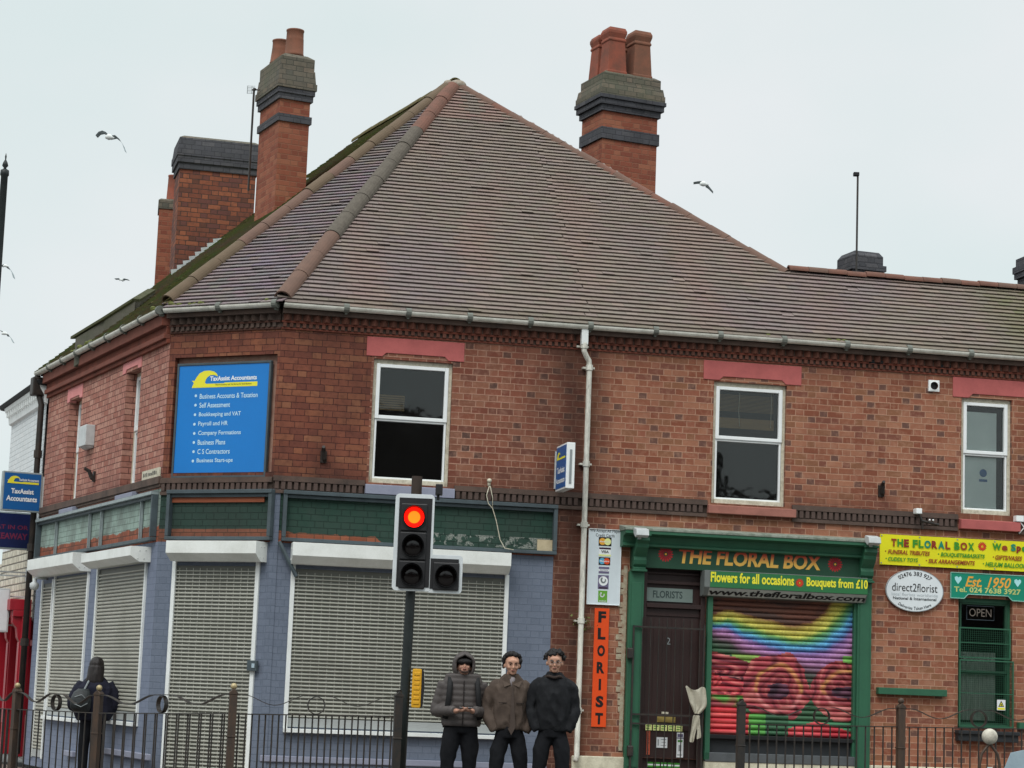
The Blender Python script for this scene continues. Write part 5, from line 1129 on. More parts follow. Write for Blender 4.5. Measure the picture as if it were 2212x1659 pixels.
# projecting blue box by the downpipe
u_ps = FR.at(1196, 1010)[0]
ps = hang_sign('projecting_sign', 'slim blue projecting box sign with white edge beside the white downpipe', 'sign', FR, u_ps+.06, .12, .72, FR.at(1203, 1060, .3)[1], FR.at(1203, 962, .3)[1], .11, 'signblue2', 'upvc')
us = u_ps+.06-.057; sf = SideFace(FR, us, .12, -1)
class SF2:
    def P(s, a, b, c): return FR.P(us-.002-b, .12+a, c)
z0_ = FR.at(1203, 1060, .3)[1]; mb = MB(SF2()); logo_wave(mb, .06, z0_+.40, .48, .10, 0); mb.build('logo', MT['yel'], ps); mb = MB(SF2()); mb.text('TaxAssist', .10, .52, z0_+.22, z0_+.30, 0, 0, bold=.03); mb.text('Accountants', .06, .54, z0_+.09, z0_+.16, 0, 0, bold=.03); mb.build('lettering', MT['whitet'], ps)
mb = MB(FR); mb.box(u_ps+.045, u_ps+.075, .722, .728, z0_+.06, z0_+.5); mb.build('edge_strip', MT['grey'], ps)
MT['cardbg'] = mat('card_sign_board', '#d3dde2', .4, amt=.15)
# credit card sign
r = rc4(FR, (1273, 1142), (1343, 1147), (1335, 1307), (1267, 1304), .02)
cs = boardsign('wall_sign', 'tall white sign showing a column of card logos beside the green shopfront', FR, r, .02, .012, 'cardbg', 'upvc', .008)
def k5(zx, zy): return (1261.8+zx/9.17, 1135.6+zy/9.17)
def kb(zx0, zy0, zx1, zy1):
    p, q = FR.at(*k5(zx0, zy1), .035), FR.at(*k5(zx1, zy0), .035); return (p[0], q[0], p[1], q[1])
def ktext(mb, s, zx0, zx1, zy0, zy1, m=0, b=.033, **k):
    r_ = kb(zx0, zy0, zx1, zy1); mb.text(s, r_[0], r_[1], r_[2], r_[3], b, m, ex=.001, **k)
mb = MB(FR); ktext(mb, 'We Accept All Major', 120, 720, 90, 135); ktext(mb, 'Credit Cards', 232, 605, 170, 212); mb.build('lettering', MT['blackt'], cs)
mats_ = [MT['blackt'], MT['amber'], MT['yelp'], MT['cyan'], MT['violet'], MT['whitet'], MT['limeg'], MT['orange'], MT['grey'], mat('dark_plum_print', '#3a2438', .5)]
def card(box, bm_, items):
    mb = MB(FR); r_ = kb(*box); mb.box(r_[0], r_[1], .0325, .0345, r_[2], r_[3], bm_); w, h = r_[1]-r_[0], r_[3]-r_[2]
    for it in items:
        if it[0] == 'd': mb.disc((r_[0]+w*it[1], .0352+it[5]*.0004, r_[2]+h*it[2]), h*it[3], 16, it[4])
        if it[0] == 'b': mb.box(r_[0]+w*it[1], r_[0]+w*it[2], .0346, .0356+it[6]*.0003, r_[2]+h*it[3], r_[2]+h*it[4], it[5])
        if it[0] == 't': mb.text(it[1], r_[0]+w*it[2], r_[0]+w*it[3], r_[2]+h*it[4], r_[2]+h*it[5], .0366, it[6], ex=.0006, bold=.02)
        if it[0] == 's':   # s-shaped swirl
            for k in range(14): a = k/13*math.pi*1.3-.2; mb.disc((r_[0]+w*(it[1]+.20*math.cos(a)*(1 if k < 99 else 1)), .0368, r_[2]+h*(it[2]-.18*math.sin(a)+.1)), h*.05*(1+k*.03), 8, it[3])
    mb.build('card_logo', mats_, cs)
card((287, 235, 545, 395), 0, [('d', .3, .5, .40, 1, 0), ('d', .7, .5, .40, 2, 1), ('t', 'MasterCard', .1, .85, .42, .58, 5)])
card((290, 435, 535, 600), 5, [('b', .02, .98, .78, .98, 9, 0), ('b', .0, 1, .02, .2, 2, 0), ('t', 'VISA', .18, .82, .36, .66, 0)])
card((287, 630, 520, 775), 0, [('d', .3, .5, .40, 3, 0), ('d', .7, .5, .40, 7, 1), ('t', 'Maestro', .1, .9, .4, .6, 5)])
card((287, 820, 497, 940), 5, [('b', 0, 1, .66, 1, 4, 0), ('b', 0, 1, 0, .33, 4, 0), ('t', 'ELECTRON', .1, .9, .42, .58, 4)])
card((270, 985, 490, 1250), 4, [('d', .5, .58, .34, 5, 0), ('s', .5, .55, 8), ('b', .1, .9, .03, .14, 9, 0)])
card((275, 1290, 460, 1510), 6, [('s', .45, .55, 5), ('t', 'switch', .1, .9, .05, .16, 5)])
# orange FLORIST strip
r = rc4(FR, (1287, 1313), (1318, 1315), (1307, 1571), (1275, 1569), .02)
os_ = boardsign('wall_sign', 'narrow orange vertical sign spelling FLORIST in black letters', FR, r, .01, .012, 'orange')
mb = MB(FR); H_ = r[3]-r[2]; W_ = r[1]-r[0]
for i, ch in enumerate('FLORIST'):
    zc = r[3]-H_*((i+.5)/7); mb.text(ch, r[0]+W_*(.42 if ch == 'I' else .25), r[0]+W_*(.58 if ch == 'I' else .78), zc-.078, zc+.070, .022, 0, bold=.05)
mb.build('lettering', MT['blackt'], os_)
# yellow banner
def y3(zx, zy): return (1865.2+zx/6.38, 1124.6+zy/6.38)
def yb(zx0, zy0, zx1, zy1, n=.05):
    zy0 += .055*(zx0-228); zy1 += .055*(zx0-228)
    x0, y0 = y3(zx0, zy0); x1, y1 = y3(zx1, zy1); sl = .052*(zx1-zx0)/6.38; p, q = FR.at(x0, y1, n), FR.at(x1, y1+.055*(x1-x0), n); t_ = FR.at(x0, y0, n); return p[0], q[0], p[1], t_[1]
# rectangles are given by left x, right x and the rows at the left end
def ytext(mb, s, zx0, zx1, zy0, zy1, m, b=.052, **k):
    a0, a1, c0, c1 = yb(zx0, zy0, zx1, zy1); mb.text(s, a0, a1, c0, c1, b, m, **k)
a0, a1, c0, c1 = yb(228, 182, 2212, 600); a1 = a0+4.4
yo = boardsign('wall_banner', 'long bright yellow banner lettered THE FLORAL BOX above the white oval sign', FR, (a0, a1, c0, c1), .03, .012, 'banner', None)
ms = [MT['bred'], MT['bgreen'], MT['teal'], mat('dark_red_print', '#8e2a20', .5)]
mb = MB(FR); X = 380
for ch, w, m in (('T', 75, 0), ('H', 80, 1), ('E', 70, 3), ('F', 70, 1), ('L', 70, 1), ('O', 90, 2), ('R', 80, 3), ('A', 90, 2), ('L', 70, 0), ('B', 75, 1), ('O', 95, 0), ('X', 85, 1)):
    if ch == 'F' or (ch == 'B'): X += 42
    ytext(mb, ch, X, X+w, 238, 345, m, bold=.05); X += w+10.
for ch, x0, x1, y0, y1, m in (('W', 1775, 1900, 225, 320, 1), ('e', 1905, 1985, 250, 320, 0), ('S', 2030, 2100, 222, 320, 2), ('p', 2108, 2170, 250, 345, 3), ('e', 2180, 2245, 250, 320, 1), ('cialise in', 2255, 2700, 222, 320, 0)): ytext(mb, ch, x0, x1, y0, y1, m, bold=.05)
ytext(mb, 'FUNERAL TRIBUTES', 335, 915, 390, 450, 0, bold=.03, shear=.25); ytext(mb, 'BOUQUETS&BASKETS', 1062, 1672, 390, 455, 1, bold=.03, shear=.25); ytext(mb, 'GIFTS/VASES', 1815, 2185, 388, 450, 0, bold=.03, shear=.25)
ytext(mb, 'CUDDLY TOYS', 338, 752, 492, 548, 1, bold=.03, shear=.25); ytext(mb, 'SILK ARRANGEMENTS', 892, 1535, 488, 548, 0, bold=.03, shear=.25); ytext(mb, 'HELIUM BALLOONS', 1678, 2290, 488, 550, 1, bold=.03, shear=.25)
for x, y, m in ((300, 415, 0), (1030, 415, 1), (1785, 415, 0), (308, 515, 1), (862, 515, 0), (1648, 515, 1)):
    q = yb(x, y-8, x+16, y+8); mb.box(q[0], q[1], .042, .0445, q[2], q[3], m)
mb.build('lettering', ms, yo)
q = yb(1640, 290, 1650, 300); mb = MB(FR); flower(mb, (q[0], q[2]+.02), .066, .0425); mb.build('flower_emblem', [MT['redfl'], MT['amber'], MT['orange'], MT['redfl']], yo)
mb = MB(FR)
for k in range(9):
    for zz in (c0+.02, c1-.02): mb.tube([(a0+.02+k*(4.36/8), .042, zz), (a0+.02+k*(4.36/8), .048, zz)], .01, 8)
mb.build('eyelet', MT['grey'], yo)
# white oval sign
ctr = FR.at(*y3(707, 965), .04); RX, RZ = 425/6.38/161., 292/6.38/161.
ov = thing('wall_sign', 'white oval sign reading direct2florist under the yellow banner', 'sign', tuple(FR.P(ctr[0], .02, ctr[1]-RZ)))
mb = MB(FR); mb.prism([(ctr[0]+RX*math.cos(2*math.pi*i/48), ctr[1]+RZ*math.sin(2*math.pi*i/48)) for i in range(48)], 'b', .02, .04); mb.build('board', mat('oval_white', '#dde3e6', .4, amt=.15), ov)
mb = MB(FR); N_ = 48
for i in range(N_):
    a, b_ = 2*math.pi*i/N_, 2*math.pi*(i+1)/N_; mb.quad(((ctr[0]+RX*math.cos(a), .0412, ctr[1]+RZ*math.sin(a)), (ctr[0]+RX*math.cos(b_), .0412, ctr[1]+RZ*math.sin(b_)), (ctr[0]+RX*.975*math.cos(b_), .0412, ctr[1]+RZ*.97*math.sin(b_)), (ctr[0]+RX*.975*math.cos(a), .0412, ctr[1]+RZ*.97*math.sin(a))))
mb.build('rim', MT['grey'], ov)
def arc(sgn, rx, rz):
    def w(a, c):    # a: -1..1 angle, c: offset
        th = a; return (ctr[0]+math.sin(th)*(rx+sgn*c), ctr[1]+sgn*math.cos(th)*(rz+sgn*c)) if sgn > 0 else (ctr[0]+math.sin(th)*(rx-c), ctr[1]-math.cos(th)*(rz-c))
    return w
mb = MB(FR); mb.text('02476 383 927', -.78, .78, -.03, .028, .041, 0, bold=.01, warp=arc(1, RX*.80, RZ*.80)); mb.text('direct2florist', ctr[0]-.325, ctr[0]+.325, ctr[1]-.015, ctr[1]+.095, .041, 0, bold=-.0); mb.build('lettering', MT['blackt'], ov)
mb = MB(FR); mb.text('local florists worldwide', ctr[0]-.33, ctr[0]+.33, ctr[1]-.075, ctr[1]-.035, .041, 0); mb.build('pale_lettering', mat('pale_grey_print', '#b9c2c6', .5), ov)
mb = MB(FR); mb.text('National & International', ctr[0]-.31, ctr[0]+.31, ctr[1]-.128, ctr[1]-.09, .041, 0, bold=.02); mb.text('Deliveries Taken Here', -.72, .72, -.02, .022, .041, 0, bold=.01, warp=arc(-1, RX*.84, RZ*.84)); mb.build('small_lettering', mat('dark_grey_print', '#3c4246', .5), ov)
# teal sign
x0, z1_t = FR.at(*y3(1203, 712), .04); z0_t = FR.at(*y3(1198, 1065), .04)[1]; x1 = FR.at(2216, 1255, .04)[0]
e0 = FR.at(*y3(1385, 1070), .04)[0]; e1 = FR.at(*y3(1440, 1020), .04)[0]; e2 = FR.at(*y3(1990, 1030), .04)[0]; e3 = FR.at(*y3(2050, 1105), .04)[0]; zn = z0_t+.06
to = thing('wall_sign', 'teal notched sign with amber Est. 1950 over the green mesh window', 'sign', tuple(FR.P((x0+x1)/2, .02, z0_t)))
mb = MB(FR); o_ = [(x0, z0_t), (e0, z0_t), (e1, zn), (e2, zn), (e3, z0_t), (x1, z0_t), (x1, z1_t), (x0, z1_t)]; mb.prism(o_, 'b', .02, .045); mb.build('board', MT['teal'], to)
mb = MB(FR); w = .009
for i in range(len(o_)):
    p, q = o_[i], o_[(i+1) % len(o_)]; mb.tube([(p[0], .046, p[1]), (q[0], .046, q[1])], .006, 5)
mb.build('edging', mat('pale_teal', '#8cbfb0', .5), to)
mb = MB(FR); a, _ = FR.at(*y3(1405, 800), .05); b_, _ = FR.at(*y3(2035, 830), .05); mb.text('Est. 1950', a, b_, z1_t-.185, z1_t-.04, .045, 0, bold=.02, shear=.35); a, _ = FR.at(*y3(1250, 900), .05); b_, _ = FR.at(*y3(2170, 900), .05); mb.text('Tel. 024 7638 3927', a, b_, z0_t+.085, z0_t+.16, .045, 1, bold=.025); mb.build('lettering', [MT['amber'], mat('pale_lime_print', '#c3cc7a', .5)], to)
mb = MB(FR)
for zx in (1305, 2125):
    a, _ = FR.at(*y3(zx, 800), .05); zc = z1_t-.10; mb.prism([(a+.055*x, zc+.055*y) for x, y in ((0, -1), (.9, .1), (.95, .6), (.6, .95), (.15, .6), (-.3, .95), (-.85, .7), (-.8, .1))], 'b', .045, .048)
mb.build('heart_emblem', mat('pale_blue_print', '#a9dfe2', .5), to)
# neon OPEN and warning notice in the window (hang on the glass)
p, q = FR.at(2087, 1338, -.08), FR.at(2146, 1311, -.08)
on = thing('open_sign', 'unlit OPEN tube sign hanging in the ground floor window', 'sign', tuple(FR.P(p[0], -.05, p[1])))
mb = MB(FR); mb.text('OPEN', p[0]+.035, q[0]-.04, p[1]+.045, q[1]-.035, -.06, 0, bold=-.005); mb.build('tube_letters', mat('pale_neon_tube', '#756c64', .4), on)
mb = MB(FR); mb.tube([(x, -.06, z) for x, z in ((p[0], p[1]), (q[0], p[1]), (q[0], q[1]), (p[0], q[1]), (p[0], p[1]))], .0035, 5); mb.build('tube_border', mat('dim_tube', '#4f5a62', .4), on)
p, q = FR.at(2150, 1534, -.0), FR.at(2168, 1512, -.0)
wn = thing('warning_sign', 'small yellow and white triangle warning notice on the mesh window', 'sign', tuple(FR.P(p[0], .05, p[1])))
mb = MB(FR); mb.box(p[0], q[0], .052, .056, p[1], q[1], 0); mb.build('board', MT['paper'], wn)
mb = MB(FR); cx_ = (p[0]+q[0])/2; H_ = q[1]-p[1]; mb.box(p[0]+.008, q[0]-.008, .056, .0575, p[1]+.008, p[1]+H_*.26, 0); mb.prism([(cx_-.042, p[1]+H_*.34), (cx_+.042, p[1]+H_*.34), (cx_, q[1]-.012)], 'b', .056, .0572, 1); mb.prism([(cx_-.026, p[1]+H_*.42), (cx_+.026, p[1]+H_*.42), (cx_, q[1]-.035)], 'b', .0573, .0585, 0); mb.box(cx_-.01, cx_+.01, .0586, .0595, p[1]+H_*.46, p[1]+H_*.58, 1); mb.build('symbol', [MT['yel'], MT['blackt']], wn)
# street name plate
r = rc4(FL, (307, 1018), (344, 1010), (344, 1028), (306, 1038), .03)
sn = boardsign('street_name_plate', 'small cream street name plate on the side wall by the corner', FL, r, .01, .02, 'cream')
mb = MB(FL); [mb.box(r[0]+.07+k*.075, r[0]+.07+k*.075+random.uniform(.02, .05), .03, .033, r[2]+.035, r[3]-random.uniform(.03, .05)) for k in range(9) if r[0]+.12+k*.075 < r[1]-.05]
mb.build('lettering', MT['blackt'], sn)

# ================================================================== SMALL FIXTURES
def simple(name, label, cat, mb, mats, group=None, **k):
    o = mb.build(name, mats, None, **k); return tag(o, label, cat, group)
r = rc4(FL, (176, 922), (191, 918), (190, 967), (174, 970), .1)
mb = MB(FL); mb.box(r[0], r[1], 0, .14, r[2]+.03, r[3]); mb.prism(((.0, r[2]), (.06, r[2]), (.14, r[2]+.04), (.0, r[2]+.04)), 'a', r[0]+.02, r[1]-.02); simple('alarm_box', 'white alarm box on the side street brick wall between two windows', 'alarm box', mb, MT['floodw'], bevel=.01)
def hook(fr, x, y, label):
    a, z = fr.at(x, y); mb = MB(fr); mb.tube([(a+.03, .0, z-.09), (a+.02, .05, z-.05), (a, .09, z+.05), (a-.01, .16, z+.09)], [.025, .03, .03, .022], 8); mb.box(a-.03, a+.05, 0, .03, z-.1, z+.05); simple('wall_bracket', label, 'bracket', mb, MT['blackpipe'], 'rusty brackets on the brick walls')
hook(FR, 697, 983, 'rusty bracket on the brick between the blue sign and first sash window'); hook(FR, 1901, 1057, 'rusty bracket on the brick between the two right hand sash windows'); hook(FL, 205, 1026, 'rusty bracket on the side street wall below the alarm box')
for i, (x0, y0, x1, y1, lab) in enumerate(((1447, 745, 1481, 757, 'black air brick under the eaves right of the downpipe'), (1873, 778, 1907, 789, 'black air brick under the eaves halfway along'), (2017, 788, 2052, 798, 'black air brick under the eaves above the square white vent'))):
    a, b_ = FR.at(x0, (y0+y1)/2), FR.at(x1, (y0+y1)/2); z = (a[1]+b_[1])/2; mb = MB(FR); mb.box(a[0], b_[0], 0, .045, z-.03, z+.03); simple('air_brick', lab, 'vent', mb, MT['dark'], 'black air bricks under the eaves', bevel=.01)
a, z = FR.at(2016, 834); vt = thing('wall_vent', 'square white vent with a round hole high on the brick wall', 'vent', tuple(FR.P(a, .0, z-.08)))
mb = MB(FR); n = 20; w = .078; sq = []; 
for i in range(n):
    th = 2*math.pi*i/n+math.pi/4; c_, s_ = math.cos(th), math.sin(th); k = w/max(abs(c_), abs(s_)); sq.append((c_*k, s_*k, c_*.055, s_*.055))
for i in range(n):
    p, q = sq[i], sq[(i+1) % n]; mb.quad(((a+p[0], .03, z+p[1]), (a+q[0], .03, z+q[1]), (a+q[2], .04, z+q[3]), (a+p[2], .04, z+p[3]))); mb.quad(((a+p[0], 0, z+p[1]), (a+q[0], 0, z+q[1]), (a+q[0], .03, z+q[1]), (a+p[0], .03, z+p[1])))
mb.build('cover', MT['upvc'], vt); mb = MB(FR); mb.disc((a, .004, z), .056, 20); mb.build('duct', MT['dark'], vt)
for x, y, lab in ((1385, 1149, 'white floodlight at the left end of the green shop cornice'), (1885, 1166, 'white floodlight at the right end of the green shop cornice')):
    a, z = FR.at(x, y, .42); o = thing('floodlight', lab, 'lamp', tuple(FR.P(a, .3, z-.06)), 'floodlights over the green shopfront')
    mb = MB(FR); mb.prism(((.34, z+.04), (.36, z+.06), (.50, z+.03), (.52, z-.05), (.44, z-.075), (.35, z-.02)), 'a', a-.085, a+.085); mb.build('casing', MT['floodw'], o, bevel=.008)
    mb = MB(FR); mb.box(a-.015, a+.015, .30, .38, z-.09, z); mb.build('bracket', MT['floodw'], o)
r = rc4(FR, (1897, 1485), (2045, 1490), (2045, 1505), (1897, 1499), .08); mb = MB(FR); mb.box(r[0], r[1], 0, .10, r[2], r[3]); simple('wall_shelf', 'bright green timber ledge on the brick wall left of the mesh window', 'shelf', mb, MT['green'], bevel=.005)
mb = MB(FR); a, z = FR.at(2201, 1567, .08); mb.box(a, a+.9, 0, .10, z-.05, z+.04); simple('wall_shelf', 'green timber ledge at the right edge beyond the mesh window', 'shelf', mb, MT['green'], bevel=.005)
# bell box and loose cable over the fascia
a, z = FR.at(1057, 1040, .05); mb = MB(FR); mb.ball((a, .05, z+.01), .032, .04, .03, 12, 8); mb.tube([(a, .04, z-.06), (a, .04, z)], .02, 10); simple('wall_lamp', 'tiny cream dome lamp above the green fascia', 'lamp', mb, MT['cream'], smooth=True)
pts = [FR.at(x, y, .12) for x, y in ((1057, 1050), (1051, 1070), (1055, 1088), (1064, 1098), (1072, 1125), (1080, 1165), (1090, 1184), (1110, 1188))]; mb = MB(FR)
mb.tube([(p[0], .12, p[1]) for p in pts], .006, 6); pts = [FR.at(x, y, .12) for x, y in ((1059, 1050), (1064, 1075), (1064, 1098))]; mb.tube([(p[0], .121, p[1]) for p in pts], .005, 6); simple('cable', 'loose pale cable hanging down over the green fascia', 'cable', mb, MT['cream'], smooth=True)
# camera cluster over the yellow banner
a, z = FR.at(1984, 1104, .1); cc = thing('security_camera', 'small white and black camera cluster on the string course above the yellow banner', 'camera', tuple(FR.P(a, .05, z-.2)))
mb = MB(FR); mb.box(a-.045, a+.04, .02, .14, z-.04, z+.035); mb.build('white_box', MT['upvc'], cc, bevel=.01)
mb = MB(FR); mb.tube([(a+.01, .08, z-.03), (a+.06, .09, z-.13), (a+.07, .08, z-.24)], .016, 8); mb.tube([(a+.05, .1, z-.13), (a+.30, .09, z-.17)], .018, 8); mb.build('arm', MT['iron'], cc)
for k in (0, 1): mb = MB(FR); mb.ball((a+.15+k*.05, .13, z-.115), .014, n=8, k=6); mb.build('lens', MT['upvc'], cc, smooth=True)
mb = MB(FR); a, z = FR.at(2203, 1120, .1); mb.box(a-.05, a+.06, 0, .1, z-.04, z+.04); mb.tube([(a+.02, .06, z-.04), (a+.08, .07, z-.12), (a+.02, .03, z-.2)], .01, 6); simple('junction_box', 'white junction box with a curl of cable at the right edge', 'box', mb, MT['upvc'], bevel=0)
# little security camera over the side street shutter
p = FL.at(74, 1265, .2); mb = MB(FL); mb.lathe((p[0], .2, p[1]), [(.0001, -.07), (.05, -.06), (.07, -.02), (.07, .03), (.03, .06), (.025, .12)], 14); mb.tube([(p[0], 0, p[1]+.12), (p[0], .2, p[1]+.12)], .02, 8); simple('security_camera', 'small white dome camera beside the black drainpipe', 'camera', mb, MT['floodw'], smooth=True)
# weed growing behind the downpipe
mb = MB(FR); a, z = FR.at(1268, 1345, .05)
for k in range(60):
    p = V((a+random.gauss(-.06, .07), .05+random.random()*.06, z+random.gauss(-.02, .07))); d = V((random.uniform(-1, 1), random.uniform(0, 1), random.uniform(-1, 1)))*.03; e = V((random.uniform(-1, 1), random.uniform(0, 1), random.uniform(-1, 1)))*.02
    mb.quad((tuple(p), tuple(p+d), tuple(p+d+e), tuple(p+e)))
simple('wall_weed', 'scruffy green weed sprouting beside the white downpipe', 'plant', mb, MT['moss'])
# aerial, mast, lamp post, gulls
p0 = atdepth(543, 470, 33.6); ta = thing('tv_aerial', 'grid television aerial on a thin pole left of the tall chimney', 'aerial', tuple(p0))
zt2 = 8.0
def px(x, y, d): return atdepth(x, y, d)
top = px(549, 190, 33.6); bot = px(543, 420, 33.6); bot = V((top.x, top.y, bot.z)); mb = MB(); mb.tube([tuple(bot), tuple(top)], .017, 8); mb.build('mast', MT['iron'], ta)
mb = MB(); c = px(544, 194, 33.6)
for k in range(6): mb.tube([tuple(c+V((-.07, 0, -.06+k*.024))), tuple(c+V((.05, 0, -.06+k*.024)))], .0035, 5)
mb.tube([tuple(c+V((-.07, 0, -.065))), tuple(c+V((-.07, 0, .065)))], .005, 5); mb.tube([tuple(c+V((.0, 0, -.065))), tuple(c+V((.0, 0, .065)))], .004, 5); mb.build('grid', MT['grey'], ta)
mb = MB(); mb.tube([tuple(c), tuple(c+V((.13, -.02, 0)))], .012, 6); mb.ball(tuple(c+V((.05, -.03, 0))), .025, n=8, k=6); mb.build('dipole', MT['iron'], ta)
d_ = (LOWA-CAM).dot(f0)+3.0; top = px(1853, 378, d_); mb = MB(); mk = thing('mast', 'thin dark mast with a tiny camera head behind the low roof ridge', 'mast', (top.x, top.y, top.z-2.2))
mb.tube([(top.x, top.y, top.z-2.2), tuple(top)], .016, 8); mb.build('pole', MT['iron'], mk); mb = MB(); mb.box(top.x-.07, top.x+.02, top.y-.04, top.y+.04, top.z-.02, top.z+.04); mb.build('camera_head', MT['dark'], mk, bevel=.01)
lp = px(4, 600, 27.); lt_ = px(4, 320, 27.); lo = thing('street_lamp', 'black ornamental street column with a spiked finial at the left edge', 'lamp post', (lp.x, lp.y, 0)); X_, Y_ = lt_.x+.0, lp.y
mb = MB(); zt_ = lt_.z; mb.lathe((X_, Y_, 0), [(.001, zt_), (.012, zt_-.05), (.008, zt_-.09), (.03, zt_-.13), (.04, zt_-.17), (.015, zt_-.2), (.03, zt_-.22)], 12); mb.build('finial', MT['tl_pole'], lo, smooth=True)
mb = MB(); mb.lathe((X_, Y_, 0), [(.03, zt_-.215), (.055, zt_-.23), (.058, zt_-.29), (.045, zt_-.31), (.052, zt_-1.5), (.065, 3.2), (.09, 1.2), (.12, 1.1), (.13, .0)], 14); mb.build('column', MT['tl_pole'], lo, smooth=True)
def gull(label, x, y, d, pts, body=1.):
    """wing outline in picture pixels about the bird, built as cambered wings and a lofted body"""
    c = px(x, y, d); k = d/FPX; o = thing('gull', label, 'bird', tuple(c), 'gulls flying over the roofs')
    def W3(p, off=0.): return tuple(c+V((p[0]*k, off, -p[1]*k)))
    wl_, wr_ = pts
    for wing, nm in ((wl_, 'wing'), (wr_, 'wing')):
        mb = MB(); up, lo_ = wing; n = len(up); A = [mb.W(W3(p, .0)) for p in up]; B = [mb.W(W3(p, .18)) for p in lo_]
        for i in range(n-1): mb.F((A[i], A[i+1], B[i+1], B[i]))
        A2 = [mb.W(W3((p[0], p[1]+.4), .02)) for p in up]; B2 = [mb.W(W3((p[0], p[1]+.4), .16)) for p in lo_]
        for i in range(n-1): mb.F((A2[i], A2[i+1], B2[i+1], B2[i])); mb.F((A[i], A[i+1], A2[i+1], A2[i])); mb.F((B[i], B[i+1], B2[i+1], B2[i]))
        mb.build(nm, MT['gullw'], o)
    mb = MB(); b = body; mb.tube([W3((-11*b, 3)), W3((-8*b, 1.2)), W3((-3*b, 0)), W3((3*b, .3)), W3((8*b, 1)), W3((14*b, 2))], [.004, .05*b, .075*b, .07*b, .035*b, .008], 10); mb.build('body', MT['gullb'], o, smooth=True)
MT['gullw'] = mat('gull_wing', '#9aa5a8', .8, c2='#6e787c', sc=4); MT['gullb'] = mat('gull_body', '#dfe2e0', .8, amt=.2)
def wing(pts, w0=6, w1=1): n = len(pts); return (pts, [(p[0]+1.5, p[1]+w0+(w1-w0)*i/(n-1)) for i, p in enumerate(pts)])
gull('gull with long bent wings left of the tallest left chimneys', 236, 296, 42, (wing([(0, -3), (-8, -11), (-16, -14), (-24, -11), (-30, -3)], 5, 1), wing([(0, -3), (12, -5), (22, 3), (29, 14), (35, 29)], 4, 1)), .8)
gull('gull flying right of the main roof slope', 1520, 397, 48, (wing([(4, -4), (-6, -6), (-14, -5), (-22, -3)], 3, 1), wing([(4, -2), (10, 3), (15, 9), (21, 16)], 5, 1)), .8)
gull('small distant gull gliding level left of the rear chimney', 262, 604, 70, (wing([(0, 0), (-6, -3), (-15, -2)], 2, .5), wing([(0, 0), (6, -3), (15, -1)], 2, .5)), .4)
gull('upper of the two gulls at the left edge beside the lamp column', 12, 574, 55, (wing([(0, 0), (-5, -3), (-10, 0)], 3, 1), wing([(0, -1), (8, 4), (14, 14), (18, 25)], 4, 1)), .5)
gull('lower of the two gulls at the left edge above the white house', 10, 720, 55, (wing([(2, 0), (-4, -4), (-12, -7)], 3, 1), wing([(2, 0), (8, 2), (13, 9), (18, 18)], 4, 1)), .6)
# ================================================================== STREET FURNITURE
def post_at(x, d): p = CAM+ray(x, 1540)*(d/FPX); return V((p.x, p.y, 0))
NP = 2.55
def wallrail(x): u, _ = FR.at(x, 1540, NP); p = FR.P(u, NP, 0); return V((p.x, p.y, 0))
def rail_post(name_parent, p, zb, zt, ball, az):
    f = Fr((p.x, p.y), az); mb = MB(f); w = .045
    mb.box(-w, w, -w, w, zb-.15, zt-.02, 0); mb.box(-w-.008, w+.008, -w-.008, w+.008, zt-.5, zt-.485, 0)
    mb.prism(((-w-.006, zt-.02), (w+.006, zt-.02), (w+.006, zt), (0, zt+.045), (-w-.006, zt)), 'b', -w-.006, w+.006, 0)
    o = mb.build('post', MT['ironp'] if ball else MT['iron'], name_parent, bevel=.004)
    if ball: mb = MB(f); mb.ball((0, 0, zt+.07), .038, n=16, k=12); mb.tube([(0, 0, zt+.02), (0, 0, zt+.05)], .015, 8); mb.build('ball', MT['gold'] if ball == 1 else MT['ironp'], o, smooth=True)
    else: mb = MB(f); mb.lathe((0, 0, zt), [(.02, 0), (.035, .05), (.02, .055), (.03, .06), (.001, .062)], 10); mb.build('finial', MT['iron'], o)
    return o
